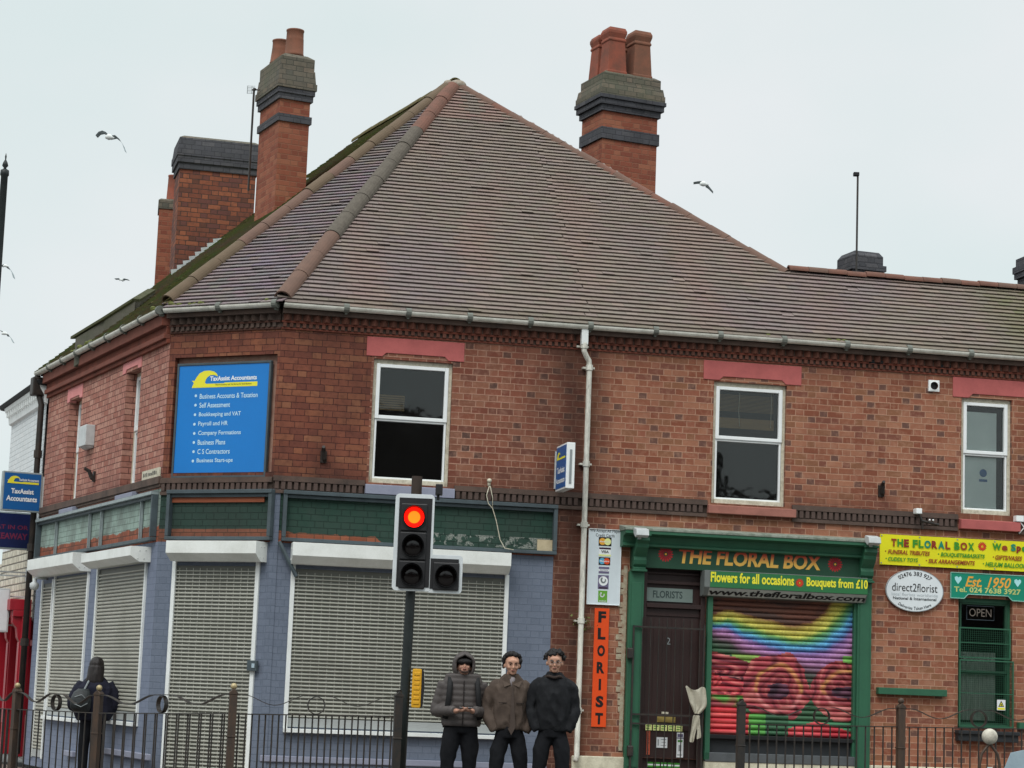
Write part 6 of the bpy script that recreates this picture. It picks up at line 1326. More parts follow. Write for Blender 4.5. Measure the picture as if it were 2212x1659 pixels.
def rail_panel(parent, A, B, zA, zB, zbA, zbB, nb=12, stag=False):
    """bars under a flat rail, a wavy scroll band and one ring above"""
    d = (B-A); L = V((d.x, d.y, 0)).length; az = math.degrees(math.atan2(d.x, d.y)); f = Fr((A.x, A.y), az)
    def z(a): return zA+(zB-zA)*a/L
    def zb(a): return zbA+(zbB-zbA)*a/L
    g = .05; mb = MB(f)
    for off in (0., -.84): mb.F([mb.V(g, -.02, z(g)+off-.008), mb.V(L-g, -.02, z(L)+off-.008), mb.V(L-g, .02, z(L)+off-.008), mb.V(g, .02, z(g)+off-.008)]); mb.F([mb.V(g, -.02, z(g)+off+.004), mb.V(L-g, -.02, z(L)+off+.004), mb.V(L-g, .02, z(L)+off+.004), mb.V(g, .02, z(g)+off+.004)]); mb.F([mb.V(g, .02, z(g)+off-.008), mb.V(L-g, .02, z(L)+off-.008), mb.V(L-g, .02, z(L)+off+.004), mb.V(g, .02, z(g)+off+.004)])
    o = mb.build('rail', MT['iron'], parent)
    for k in range(nb):
        a = L*(k+1)/(nb+1); bo = (.024 if k % 2 else -.024) if stag else 0; mb = MB(f); mb.tube([(a, bo, z(a)-.84), (a, bo, z(a)-.004)], .0095, 6); mb.build('baluster', MT['iron'], parent)
    # scroll: rises beside each post, dips, rises over the ring
    n = 40; P = []
    for i in range(n+1):
        s = i/n; x = abs(s-.5)*2; h = .215-.115*(.5-.5*math.cos(2*math.pi*min(1, max(0, (x-.12)/.82)))) if x > .12 else .215
        P.append((g+(L-2*g)*s, h))
    mb = MB(f)
    for i in range(n):
        (a, h), (b, k) = P[i], P[i+1]; q = [mb.V(a, -.024, z(a)+h), mb.V(b, -.024, z(b)+k), mb.V(b, .024, z(b)+k), mb.V(a, .024, z(a)+h)]; r_ = [mb.V(a, -.024, z(a)+h+.008), mb.V(b, -.024, z(b)+k+.008), mb.V(b, .024, z(b)+k+.008), mb.V(a, .024, z(a)+h+.008)]
        mb.F(q); mb.F(r_[::-1]); mb.F((q[0], q[1], r_[1], r_[0])); mb.F((q[2], q[3], r_[3], r_[2]))
    mb.build('scroll', MT['iron'], parent)
    mb = MB(f); mb.ring((L/2, 0, z(L/2)+.108), .102, .010, .055); mb.build('ring', MT['iron'], parent)
# left run
PL = {x: None for x in (-190, 35, 210, 500, 860)}
P860 = wallrail(860); P500 = wallrail(502); P210 = post_at(211, 26.7); P35 = post_at(34, 28.2); Pm = post_at(-75, 29.6)
def zpx(p, y):   # height of the point above p seen at row y
    lo, hi = -1., 9.
    for _ in range(40):
        m = (lo+hi)/2; q = V((p.x, p.y, m))-CAM; yy = CY-FPX*q.dot(CU)/q.dot(f0)
        if yy > y: lo = m
        else: hi = m
    return lo
rl = thing('guard_railing', 'black iron railing with scrolls and rings curving round the left corner pavement', 'railing', (P500.x, P500.y, GZ(P500.x)), 'pedestrian guard railings')
seq = [(Pm, 1528), (P35, 1532), (P210, 1540), (P500, 1542), (P860, 1547)]
zr_ = [zpx(p, y) for p, y in seq]
for i, (p, y) in enumerate(seq): rail_post(rl, p, GZ(p.x), zr_[i]+.24, 0 if i == 4 else 1, 78.6 if i > 2 else (110 if i == 2 else 140))
for i in range(4): rail_panel(rl, seq[i][0], seq[i+1][0], zr_[i], zr_[i+1], 0, 0, 24, True)
# right run
P1600 = wallrail(1601); P1945 = wallrail(1946); dR_ = (P1945-P1600); P2290 = P1945+dR_; P2635 = P2290+dR_
rr = thing('guard_railing', 'black iron railing with scrolls and rings in front of the florist', 'railing', (P1600.x, P1600.y, GZ(P1600.x)), 'pedestrian guard railings')
zz = [zpx(P1600, 1564), zpx(P1945, 1570)]; zz.append(zz[1]+(zz[1]-zz[0])); zz.append(zz[2]+(zz[1]-zz[0]))
for i, p in enumerate((P1600, P1945, P2290, P2635)): rail_post(rr, p, GZ(p.x), zz[i]+.24, 0 if i == 0 else 2, 78.6)
for i, (a, b) in enumerate(((P1600, P1945), (P1945, P2290), (P2290, P2635))): rail_panel(rr, a, b, zz[i], zz[i+1], 0, 0, 17)
# traffic signal
dT = 25.15; pT = atdepth(886, 1300, dT); base = V((pT.x, pT.y, GZ(pT.x)-.02)); kx = dT/FPX
tl = thing('traffic_light', 'three lamp traffic signal showing red with a side arrow lamp on a black pole', 'traffic light', tuple(base))
fT = Ax((pT.x, pT.y, 0), 0.04)
zt = zpx(pT, 1030); lean = .012
def TX(z): return (z-2.5)*lean
mb = MB(fT); mb.tube([(TX(0), .0, 0.), (TX(1.3), 0, 1.3), (TX(2.6), 0, 2.6), (TX(zt), 0, zt)], [.060, .0575, .057, .057], 18); mb.build('pole', MT['tl_pole'], tl, smooth=True)
mb = MB(fT); mb.tube([(TX(zt), 0, zt-.22), (TX(zt), 0, zt+.006)], .063, 18); mb.build('pole_cap', mat('brown_pole_cap', '#3b3029', .6, c2='#2a2320'), tl)
def TP(x, y, dd=-.16): # picture to head-local coordinates on the face plane
    p = fT.P(0, dd, 0); n = fT.y; q = hit(x, y, p, n); w = q-fT.o; return w.dot(fT.x), w.z
h0 = TP(893, 1170); tilt = .035
def rot(a, c, ca, cc): return (ca+(a-ca)*math.cos(tilt)+(c-cc)*math.sin(tilt)*.35, c)
xc_, zc_ = TP(893, 1172)
W2_, H2_ = .215, .56; B_ = -.14
mb = MB(fT)
def rrect(x0, x1, z0, z1, r, n=5):
    P = []
    for cx, cz, a in ((x1-r, z1-r, 0), (x0+r, z1-r, 90), (x0+r, z0+r, 180), (x1-r, z0+r, 270)):
        for k in range(n+1): t_ = math.radians(a+90*k/n); P.append((cx+r*math.cos(t_), cz+r*math.sin(t_)))
    return P
xl, zl = TP(850, 1180)[0], TP(900, 1277)[1]; xr = TP(936, 1150)[0]; ztp = TP(897, 1067)[1]; x2 = TP(1001, 1240)[0]; z2t = TP(970, 1197)[1]; z2b = zl
XL, XR = xc_-.232, xc_+.232
mb.prism(rrect(XL, XR, zl, ztp, .05), 'b', B_, B_+.02, 0); X2 = XR+.36; Z2t = zl+.44
mb.prism(rrect(XR-.06, X2, zl-.012, Z2t, .045), 'b', B_+.003, B_+.018, 0)
mb.build('backing_board', MT['tl_white'], tl, bevel=.003)
mb = MB(fT); e = .047; mb.box(XL+e, XR-e*.6, B_-.006, B_+.001, zl+e, ztp-e, 0); mb.box(XR-.02, X2-e, B_-.0065, B_+.002, zl+e-.008, Z2t-e, 0); mb.build('board_face', MT['tl_black'], tl)
lm = [zl+.19+k*.338 for k in range(3)]
def aspect(x, z, lit):
    mb = MB(fT); mb.box(x-.155, x+.155, B_-.03, B_-.006, z-.163, z+.163, 0); o = mb.build('lamp_housing', MT['tl_black'], tl, bevel=.012)
    mb = MB(fT); n = 28; R = .130     # hood: long on top, cut away below
    for R_, fl in ((R, 1), (R-.006, -1)):
        for i in range(n):
            a, b = 2*math.pi*i/n, 2*math.pi*(i+1)/n
            def Lh(t_): return .03+.12*max(0, (math.sin(t_)+.6)/1.6)
            mb.quad(((x+R_*math.cos(a), B_-.03, z+R_*math.sin(a)), (x+R_*math.cos(b), B_-.03, z+R_*math.sin(b)), (x+R_*math.cos(b), B_-.03-Lh(b), z+R_*math.sin(b)), (x+R_*math.cos(a), B_-.03-Lh(a), z+R_*math.sin(a))))
    mb.ring((x, B_-.036, z), .148, .02, .012, 28); mb.build('hood', MT['tl_black'], o)
    mb = MB(fT); mb.lathe((0, 0, 0), [(0.001, 0), (.001, .001)], 3) if 0 else None
    rings = []
    for rr_, bb in ((.118, -.031), (.098, -.042), (.072, -.052), (.03, -.057)): rings.append([mb.V(x+rr_*math.cos(2*math.pi*i/24), B_+bb, z+rr_*math.sin(2*math.pi*i/24)) for i in range(24)])
    for i in range(3):
        for j in range(24): mb.F((rings[i][j], rings[i][(j+1) % 24], rings[i+1][(j+1) % 24], rings[i+1][j]), 0 if i < 2 or not lit else 1)
    mb.F(rings[3], 1 if lit else 0); mb.build('lens', [MT['tl_red'], MT['tl_hot']] if lit else MT['tl_lens'], o, smooth=True)
xm = (XL+XR)/2-.004
for k, z in enumerate(lm): aspect(xm, z, k == 2)
aspect((XR+X2)/2-.012, lm[0]-.004, False)
pc = TP(949, 1057, -.05); mb = MB(fT); mb.box(pc[0]-.045, pc[0]+.04, -.14, .03, pc[1]-.07, pc[1]+.055); mb.tube([(pc[0]-.01, -.05, pc[1]-.07), (pc[0]-.01, -.05, pc[1]-.13)], .018, 8); mb.build('detector', MT['tl_black'], tl, bevel=.01)
pb = zpx(pT, 1487); pz0, pz1 = zpx(pT, 1528), zpx(pT, 1444)
mb = MB(fT); mb.prism(rrect(.065, .175, pz0, pz1, .02), 'b', -.06, .10, 0); o = mb.build('push_button_box', MT['pybox'], tl, bevel=.006)
mb = MB(fT); mb.prism([(.175, pz0-.005), (.20, pz0+.03), (.212, (pz0+pz1)/2), (.20, pz1-.03), (.175, pz1+.005)], 'b', -.07, .11); mb.build('button_face', MT['tl_black'], o, bevel=.004)
mb = MB(fT)
for k in range(7): z = pz0+.04+k*(pz1-pz0-.06)/7; mb.box(.085, .155, -.068, -.06, z, z+.035)
mb.build('box_ribs', MT['pybox'], o, bevel=.004)
# ornamental stands with ball tops at the lower right
def stand(x, y, d, label, tiltp=0.):
    c = atdepth(x, y, d); o = thing('ball_top_stand', label, 'bicycle stand', (c.x, c.y, GZ(c.x)-.12), 'ball topped stands at the lower right')
    mb = MB(); mb.ball(tuple(c), .091, n=22, k=16); mb.build('ball', MT['stoneball'], o, smooth=True)
    mb = MB(); w = .115; zt_ = c.z-.10; pts = [(c.x-w, c.y, 0), (c.x-w, c.y, zt_-.22), (c.x-w*.8, c.y, zt_-.10), (c.x-w*.15, c.y, zt_), (c.x+w*.15, c.y, zt_), (c.x+w*.8, c.y, zt_-.10), (c.x+w, c.y, zt_-.22), (c.x+w, c.y, 0)]
    mb.tube(pts, .017, 8); mb.build('arch', MT['ironp'], o, smooth=True)
    mb = MB(); mb.F([mb.W((c.x-w*.85, c.y-.02, zt_-.33)), mb.W((c.x+w*.85, c.y-.02, zt_-.33)), mb.W((c.x+w*.95, c.y-.05, .2)), mb.W((c.x-w*.95, c.y-.05, .2))]); mb.F([mb.W((c.x-w*.85, c.y, zt_-.33)), mb.W((c.x+w*.85, c.y, zt_-.33)), mb.W((c.x+w*.95, c.y-.03, .2)), mb.W((c.x-w*.95, c.y-.03, .2))])
    mb.box(c.x-w*.85, c.x+w*.85, c.y-.03, c.y, zt_-.315, zt_-.295); mb.tube([(c.x-.03, c.y-.01, zt_-.26), (c.x+.03, c.y-.01, zt_-.26)], .012, 8); mb.build('plate', MT['silver'], o); return o
stand(2138, 1591, 24.6, 'white ball on an arched stand with a pale plate in front of the mesh window')
o = stand(2226, 1642, 24.3, 'second ball topped stand cut by the right edge')
A = [atdepth(x, y, 24.2) for x, y in ((2184, 1626), (2222, 1618), (2222, 1640), (2190, 1700), (2166, 1700), (2165, 1672))]
mb = MB(); q = [mb.W(p) for p in A]; r_ = [mb.W(p+V((0, .02, 0))) for p in A]; mb.F(q); mb.F(r_[::-1])
for i in range(6): mb.F((q[i], q[(i+1) % 6], r_[(i+1) % 6], r_[i]))
mb.build('tilted_plate', MT['silver'], o)
# bag tied to the gate
bg_ = thing('carrier_bag', 'crumpled cream plastic bag tied to the door gate', 'bag', tuple(FR.at(1500, 1545, .2)[0]*FR.d+FR.o+FR.n*.2+V((0, 0, .9))))
def bagshape(pts, y, name, fold=.02):
    mb = MB(FR); n = len(pts[0]); G = []
    for i, row in enumerate(pts):
        R = []
        for j, (x, yy) in enumerate(row):
            u, z = FR.at(x, yy, .2); b = .2+fold*math.sin(j*2.4+i*1.3)+fold*.6*math.sin(j*5.1+i*.7); R.append(mb.V(u, b, z))
        G.append(R)
    for i in range(len(G)-1):
        for j in range(n-1): mb.F((G[i][j], G[i][j+1], G[i+1][j+1], G[i+1][j]))
    o = mb.build(name, MT['bag'], bg_, smooth=False); sd_ = o.modifiers.new('t', 'SOLIDIFY'); sd_.thickness = .004; ss_ = o.modifiers.new('s', 'SUBSURF'); ss_.levels = ss_.render_levels = 2; return o
MT['bag'] = mat('cream_plastic', '#b3ad9c', .4, .5, c2='#8f8a78', sc=12, amt=.6, bump=.6, bd=.01)
def row(xa, xb, ya, yb, n=9, cur=0): return [(xa+(xb-xa)*j/(n-1), ya+(yb-ya)*j/(n-1)+cur*math.sin(math.pi*j/(n-1))) for j in range(n)]
bagshape([[(1479, 1481), (1483, 1480), (1487, 1483), (1493, 1489), (1500, 1491), (1508, 1489), (1515, 1482), (1519, 1484), (1524, 1484)], row(1483, 1525, 1495, 1496), row(1486, 1527, 1508, 1510, cur=2), row(1490, 1529, 1519, 1524, cur=2), row(1496, 1522, 1530, 1533), row(1500, 1510, 1542, 1543)], 0, 'bag_body')
bagshape([row(1497, 1512, 1543, 1545, 5), row(1493, 1511, 1560, 1562, 5), row(1491, 1502, 1580, 1580, 5), row(1488, 1499, 1604, 1605, 5)], 0, 'bag_tail'); bagshape([row(1503, 1512, 1546, 1548, 5), row(1504, 1513, 1566, 1566, 5), row(1506, 1514, 1582, 1582, 5), row(1504, 1515, 1598, 1594, 5)], 0, 'bag_tail', .012)

# ================================================================== PEOPLE
SKIN = mat('skin', '#b98e78', .6, .3, c2='#9c705c', sc=9, amt=.4, bump=.05); SKIN2 = mat('skin_ruddy', '#a87f6c', .6, .3, c2='#8a6050', sc=9, amt=.4, bump=.05)
HAIR = mat('black_hair', '#141213', .6, .3, c2='#221e1d', sc=30, amt=.6, bump=.8, bd=.01, fine=90)
LIP = mat('lips', '#8f5a52', .5); EYE_SHADE = mat('shaded_eye', '#7d6558', .5); EYED = mat('dark_eye', '#33241e', .3); BROW = mat('eyebrow', '#33251f', .8)  # brown eye ovals carry the shade under the brow in their colour
BLK = mat('black_cloth', '#1b1c1f', .8, .2, c2='#101113', sc=6, amt=.6, bump=.4, bd=.01, fine=25); BLKT = mat('black_trousers', '#15161a', .85, .2, c2='#0e0f12', sc=5, amt=.6, bump=.4, bd=.01, fine=20)
BRJ = mat('brown_grey_jacket', '#53473f', .85, .2, c2='#3b322e', sc=5, amt=.6, bump=.5, bd=.012, fine=18); PUF = mat('grey_brown_puffer', '#4c4644', .6, .35, c2='#3a3536', sc=7, amt=.5, bump=.3, bd=.006, fine=30)
SHOE = mat('dark_shoe', '#1d1c1c', .6); GREYT = mat('grey_tshirt', '#8b8486', .9, .2, bump=.3)
STRAP = mat('black_strap', '#141416', .7)
def person(label, x, ytop, ztop_true, d, H, face=0., pose='pocket', kind=0, back=False):
    """x: picture column of the head; H: standing height"""
    c = atdepth(x, ytop, d); z_top = c.z; zg = z_top-H; o = thing('person', label, 'person', (c.x, c.y, zg))
    return o, Ax((c.x, c.y, zg), face), H
def limb(mb, pts, rad, n=12):
    """tapered limb through joints, subdivided smoothly"""
    P = [V(p) for p in pts]; out = []; R = []
    for i in range(len(P)-1):
        p0 = P[max(i-1, 0)]; p1 = P[i]; p2 = P[i+1]; p3 = P[min(i+2, len(P)-1)]
        for k in range(4):
            t_ = k/4; q = .5*((2*p1)+(p2-p0)*t_+(2*p0-5*p1+4*p2-p3)*t_*t_+(-p0+3*p1-3*p2+p3)*t_**3); out.append(tuple(q)); R.append(rad[i]+(rad[i+1]-rad[i])*t_)
    out.append(tuple(P[-1])); R.append(rad[-1]); mb.tube(out, R, n)
def head(mb, s, tilt=0., yaw=0., zc=1.66, cy=0., jaw=1.):
    """skull, jaw, nose, ears and neck (face towards -y); s scale"""
    def q(x, y, z): # tilt forward about the neck
        ct, st = math.cos(tilt), math.sin(tilt); y2, z2 = y*ct+z*st, -y*st+z*ct
        cyw, syw = math.cos(yaw), math.sin(yaw); return (s*(x*cyw-y2*syw), cy+s*(x*syw+y2*cyw), zc+s*z2*.86)
    def blobp(x, y, z, rx, ry, rz): c = q(x, y, z); mb.ball(c, rx*s, ry*s, rz*s*.88, 16, 12)
    blobp(0, .012, .045, .074, .093, .078); blobp(0, -.02, .0, .066, .072, .085); blobp(0, -.03, -.055, .050*jaw, .055, .055); blobp(0, -.065, -.088, .026, .022, .022)
    blobp(0, -.10, -.022, .013, .020, .020); blobp(0, -.094, .005, .009, .014, .028); blobp(-.035, -.075, -.02, .022, .015, .022); blobp(.035, -.075, -.02, .022, .015, .022); blobp(0, -.082, .048, .052, .018, .03); blobp(0, -.093, -.056, .022, .010, .010)
    for sx in (-1, 1): blobp(sx*.077, .01, -.005, .010, .02, .030)
    return q
def face_parts(fr, parent, q, s, hood=False, eyes=True):
    for sx in (-1, 1):
        if eyes:
            mb = MB(fr); c = q(sx*.031, -.087, .012); mb.ball(c, .0135*s, .008*s, .0042*s, 10, 6); mb.build('eye', EYE_SHADE, parent, smooth=True)
            mb = MB(fr); c = q(sx*.031, -.0945, .013); mb.ball(c, .0085*s, .003*s, .0045*s, 8, 5); mb.build('pupil', EYED, parent, smooth=True)
        mb = MB(fr); mb.tube([q(sx*.014, -.099, .028), q(sx*.032, -.099, .034), q(sx*.052, -.088, .027)], [.0045*s, .005*s, .003*s], 6); mb.build('eyebrow', BROW, parent)
    mb = MB(fr); mb.tube([q(-.024, -.094, -.056), q(-.008, -.104, -.053), q(.008, -.104, -.053), q(.024, -.094, -.056)], [.003, .006, .006, .003], 6); mb.build('mouth', LIP, parent)
def hand(mb, wrist, fwd, palmn, s=1., curl=.9, side=1):
    """palm, four curled fingers and a thumb; fwd: finger direction, palmn: direction the palm faces"""
    w = V(wrist); f = V(fwd).normalized(); n = V(palmn).normalized(); a = f.cross(n).normalized()*side
    c = w+f*.045*s; 
    for t_ in (-.6, -.2, .2, .6): limb(mb, [tuple(w+a*t_*.02*s), tuple(w+f*.085*s+a*t_*.045*s)], [.016*s, .013*s], 8)
    for k, (t_, L) in enumerate(((-.034, .062), (-.012, .074), (.012, .07), (.034, .055))):
        b = w+f*.085*s+a*t_*s; k1 = b+(f*math.cos(curl*.5)+n*math.sin(curl*.5))*L*.45*s; k2 = k1+(f*math.cos(curl*1.2)+n*math.sin(curl*1.2))*L*.33*s; k3 = k2+(f*math.cos(curl*1.8)+n*math.sin(curl*1.8))*L*.25*s
        limb(mb, [tuple(b-f*.01), tuple(k1), tuple(k2), tuple(k3)], [.0095*s, .0088*s, .008*s, .0065*s], 7)
    b = w+f*.03*s-a*.035*s; limb(mb, [tuple(w+f*.01), tuple(b), tuple(b+f*.03*s-a*.008*s+n*.02*s), tuple(b+f*.055*s+n*.032*s)], [.014*s, .012*s, .010*s, .007*s], 7)
def legs(fr, o, H, spread, matT, wide=1., stance=((-.11, 0.), (.11, .02)), baggy=1.):
    mb = MB(fr); hip = .50*H
    mb.loft([(0, .0, hip-.05, .165*wide, .115), (0, .0, hip+.03, .175*wide, .12), (0, .0, hip+.12, .165*wide, .112)], 18)
    for sx, (dx, dy) in zip((-1, 1), stance):
        limb(mb, [(sx*.085*wide, 0, hip+.0), (sx*.09*wide+dx*.35, dy*.4-.01, .39*H), ((sx*.08)*wide+dx*.6, dy*.7-.02, .28*H), (dx+sx*.03, dy+.01, .15*H), (dx+sx*.03, dy, .045*H)], [.098*wide, .088*wide*baggy, .068*wide*baggy, .062*baggy, .060*baggy], 14)
    t_ = blob(mb, 'trousers', matT, o, .014, 4, fold=(.010, 7., 5.))
    for sx, (dx, dy) in zip((-1, 1), stance):
        mb = MB(fr); x = dx+sx*.04; mb.loft([(x, dy-.05, 0.0, .048, .14), (x, dy-.05, .03, .05, .142), (x, dy-.02, .07, .045, .10), (x, dy+.015, .11, .04, .055)], 14, p=2.4); mb.build('shoe', SHOE, o, smooth=True)
    return t_
# ---- hooded man looking at his phone
o, fr, H = person('person in a grey-brown hooded puffer jacket looking down at a phone', 1003, 1398, 0, 24.4, 1.84, face=.10)
MBB = MB(fr); zc = 1.60
mbh = MB(fr); q = head(mbh, 1.05, tilt=.42, zc=zc+.0, cy=-.06)
limb(mbh, [(0, -.02, 1.42), (0, -.03, 1.53)], [.062, .06]); mbh.loft([(0, 0, .95, .12, .09), (0, 0, 1.15, .14, .095), (0, .0, 1.38, .16, .09), (0, 0, 1.45, .08, .06)], 14)
zh_ = 1.12
wrL, wrR = V((-.075, -.30, zh_)), V((.085, -.30, zh_+.005))
for sx, wr in ((-1, wrL), (1, wrR)):
    limb(mbh, [(sx*.19, 0, 1.40), (sx*.25, .02, 1.10), tuple(wr)], [.045, .04, .028]); hand(mbh, wr, (-sx*.55, -.5, .02), (-sx*.2, -.35, .8), 1., .8, side=sx)
for sx, (dx, dy) in zip((-1, 1), ((-.10, 0), (.04, .03))): limb(mbh, [(sx*.085, 0, .92), (sx*.08+dx*.6, dy*.7-.02, .5), (dx+sx*.03, dy, .09)], [.05, .04, .03])
blob(mbh, 'body', SKIN2, o, .0085, 3); face_parts(fr, o, q, 1., eyes=False)
for sx in (-1, 1): mb = MB(fr); mb.tube([q(sx*.02, -.088, .006), q(sx*.032, -.093, .004), q(sx*.046, -.086, .006)], .004, 6); mb.build('closed_eye', BROW, o)
mb = MB(fr); mb.tube([q(-.045, -.06, -.055), q(-.03, -.078, -.085), q(0, -.092, -.097), q(.03, -.078, -.085), q(.045, -.06, -.055)], [.008, .012, .016, .012, .008], 8); mb.build('beard', mat('short_beard', '#3c2d27', .9), o, smooth=True)
mb = MB(fr); rings = []
for i in range(27):   # quilted trunk
    z = .945+i*.0225; t_ = i/26; rx = .215+.03*math.sin(math.pi*t_)-.04*max(0, t_-.8)*5*.6; ry = .155+.015*math.sin(math.pi*t_); k = .010*abs(math.sin(math.pi*(z-.945)/.068)); rings.append((0, .01, z, rx+k, ry+k))
rings += [(0, .0, 1.545, .12, .10), (0, -.01, 1.575, .10, .095)]
mb.loft(rings, 26, p=2.3)
for sx, wr in ((-1, wrL), (1, wrR)):
    e = V((sx*.285, .04, 1.11)); S = V((sx*.195, .01, 1.43)); P, R = [], []
    for A_, B_, n_, r0__, r1__ in ((S, e, 12, .085, .078), (e, V(wr)+V((sx*.035, .03, .0)), 12, .076, .048)):
        for k in range(n_): t_ = k/n_; P.append(tuple(A_.lerp(B_, t_))); R.append(r0__+(r1__-r0__)*t_+.007*abs(math.sin(math.pi*k/3)))
    P.append(tuple(V(wr)+V((sx*.03, .025, 0)))); R.append(.046); mb.tube(P, R, 14)
blob(mb, 'jacket', PUF, o, .0105, 2)
mb = MB(fr)      # hood: shell round the head, open at the face
NA, NB = 20, 12; G = []
for i in range(NB+1):
    ph = math.pi*(.02+.78*i/NB); Rr = []
    for j in range(NA+1):
        th = math.radians(-62)+math.radians(304)*j/NA+math.pi; x = math.sin(ph)*math.sin(th+math.radians(28) if 0 else th)*.135; y = -math.sin(ph)*math.cos(th)*.135; z = math.cos(ph)*.155
        Rr.append((x, y, z))
    G.append(Rr)
def hoodshell(R_, off):
    out = []
    for i in range(15):
        ph = math.radians(4+i*10.5); row_ = []
        for j in range(25):
            op = 50*min(1, max(0, (math.degrees(ph)-38)/22)); th = math.radians(op+(360-2*op)*j/24)     # opening centred on -y
            x, y, z = math.sin(ph)*math.sin(th), -math.sin(ph)*math.cos(th), math.cos(ph)
            fwd = -.03*max(0, math.cos(th-math.pi/2*0)) ; row_.append((x*R_*.98, y*R_*1.08-.02*(z > .3)+off, z*R_*1.16))
        out.append(row_)
    return out
mb = MB(fr); hc = V((0, -.03, zc+.03)); S1 = hoodshell(.138, 0); S2 = hoodshell(.126, 0)
I1 = [[mb.V(hc.x+p[0], hc.y+p[1]-.0, hc.z+p[2]) for p in r_] for r_ in S1]; I2 = [[mb.V(hc.x+p[0], hc.y+p[1], hc.z+p[2]) for p in r_] for r_ in S2]
for i in range(14):
    for j in range(24): mb.F((I1[i][j], I1[i][j+1], I1[i+1][j+1], I1[i+1][j])); mb.F((I2[i][j], I2[i][j+1], I2[i+1][j+1], I2[i+1][j]))
    for j in (0, 24): mb.F((I1[i][j], I1[i+1][j], I2[i+1][j], I2[i][j]))
for j in range(24): mb.F((I1[14][j], I1[14][j+1], I2[14][j+1], I2[14][j])); 
mb.build('hood', PUF, o, smooth=True)
mb = MB(fr); e_ = [tuple(V(hc)+V(S1[i][0])) for i in range(15)]; e2 = [tuple(V(hc)+V(S1[i][24])) for i in range(15)]; mb.tube(e_[::-1]+e2, .014, 8); mb.build('hood_rim', PUF, o, smooth=True)
mb = MB(fr); mb.ball((0, -.115, zc+.075), .095, .06, .04, 14, 8); mb.build('fringe', HAIR, o, smooth=True)
for sx in (-1, 1):
    mb = MB(fr); P = [(sx*.14, .13, 1.48), (sx*.145, .0, 1.535), (sx*.15, -.10, 1.485), (sx*.16, -.165, 1.38), (sx*.168, -.182, 1.27), (sx*.18, -.175, 1.15), (sx*.20, -.12, 1.03)]; mb.tube(P, .032, 8, flat=.5); mb.build('backpack_strap', STRAP, o, smooth=True)
mb = MB(fr); mb.loft([(-.02, .26, .92, .17, .07), (-.02, .27, 1.0, .19, .09), (-.02, .26, 1.35, .17, .08), (-.02, .24, 1.42, .12, .05)], 16, p=3); mb.build('backpack', STRAP, o, smooth=True)
legs(fr, o, H, .1, BLKT, 1.02, ((-.10, 0), (.04, .03)), 1.12)
mb = MB(fr); mb.tube([(0, -.168, .95), (0, -.187, 1.2), (0, -.178, 1.46)], .006, 6); mb.build('zip', mat('dark_zip', '#26201f', .5), o)
ph = thing('phone', 'phone held in both hands of the hooded person', 'phone', tuple(fr.P(.005, -.40, 1.14)))
fp = Ax(fr.P(.012, -.375, 1.155), .10); mb = MB(fp); mb.box(-.075, .075, -.03, .045, -.006, .006); q_ = mb.build('case', mat('dark_phone', '#241c1c', .3), ph, bevel=.004); mb = MB(fp); mb.box(-.068, .068, -.026, .041, .0062, .0075); mb.build('screen', MT['paper'], ph)
# ---- man in brown jacket, hands in pockets
def standing(label, x, ytop, d, H, face, jacket, hairf, jrad, collar=None, glasses=False, jh=.90, skin=SKIN, arms=1., stance=((-.13, 0), (.12, .03)), yaw=0., width=1., tshirt=True, baggy=1.25, hipw=.84):
    o, fr, H = person(label, x, ytop, 0, d, H, face); s = H/1.78
    zc = H-.150
    mb = MB(fr); q = head(mb, 1.13, tilt=-.04, zc=zc, cy=-.02, yaw=yaw, jaw=.95); zs = H*.832
    limb(mb, [(0, .02, zs-.05), (0, .01, zs+.04), (0, -.0, zc-.06)], [.066, .058, .054]); mb.loft([(0, 0, .53*H, .12, .09), (0, 0, .65*H, .13, .09), (0, 0, zs-.08, .14, .08), (0, 0, zs-.02, .08, .06)], 14)
    for sx in (-1, 1):
        wr = V((sx*.115*width, -.0, .575*H)); limb(mb, [(sx*.165, 0, zs-.08), (sx*.22*width, .03, .655*H), tuple(wr)], [.04, .036, .028]); hand(mb, wr, (-sx*.1, -.0, -1), (-sx*1., -.3, 0), .95, .5, side=sx)
        dx, dy = stance[(sx+1)//2]; limb(mb, [(sx*.075, 0, .5*H), (sx*.08+dx*.6, dy*.7-.02, .28*H), (dx+sx*.03, dy, .05*H)], [.05, .04, .03])
    blob(mb, 'body', skin, o, .0085, 3); face_parts(fr, o, q, 1.)
    mb = MB(fr); w = width; R = [(0, .01, jh*.985, .185*w, .13), (0, .01, jh, .19*w, .135), (0, .01, jh+.05, .195*w, .138), (0, .0, .62*H, .19*w, .135), (0, .0, .70*H, .195*w, .137), (0, .01, zs-.09, .195*w, .125), (0, .015, zs-.03, .155*w, .108), (0, .02, zs+.02, .105, .09), (0, .01, zs+.055, .078, .076)]
    mb.loft(R, 26, p=2.4)
    for sx in (-1, 1):
        limb(mb, [(sx*.09*w, .015, zs-.05), (sx*.165*w, .02, zs-.075), (sx*.215*w, .025, zs-.15), (sx*.252*w*arms, .045, .655*H), (sx*.240*w*arms, .0, .60*H), (sx*.205*w, -.035, .55*H), (sx*.175*w, -.05, .515*H)], [.05, .066, .07*jrad, .066*jrad, .062*jrad, .052*jrad, .048], 14)
    # folds
    blob(mb, 'jacket', jacket, o, .0105, 2, fac=.4, fold=(.015, 10., 5.))
    legs(fr, o, H, .1, BLKT, hipw, stance, baggy)
    return o, fr, q, zs, zc, H
o, fr, q, zs, zc, H = standing('person in a dark brown collared jacket, middle of the three by the shutter', 1107, 1409, 24.3, 1.83, .06, BRJ, 0, 1.08, jh=.98, yaw=.08)
mb = MB(fr); 
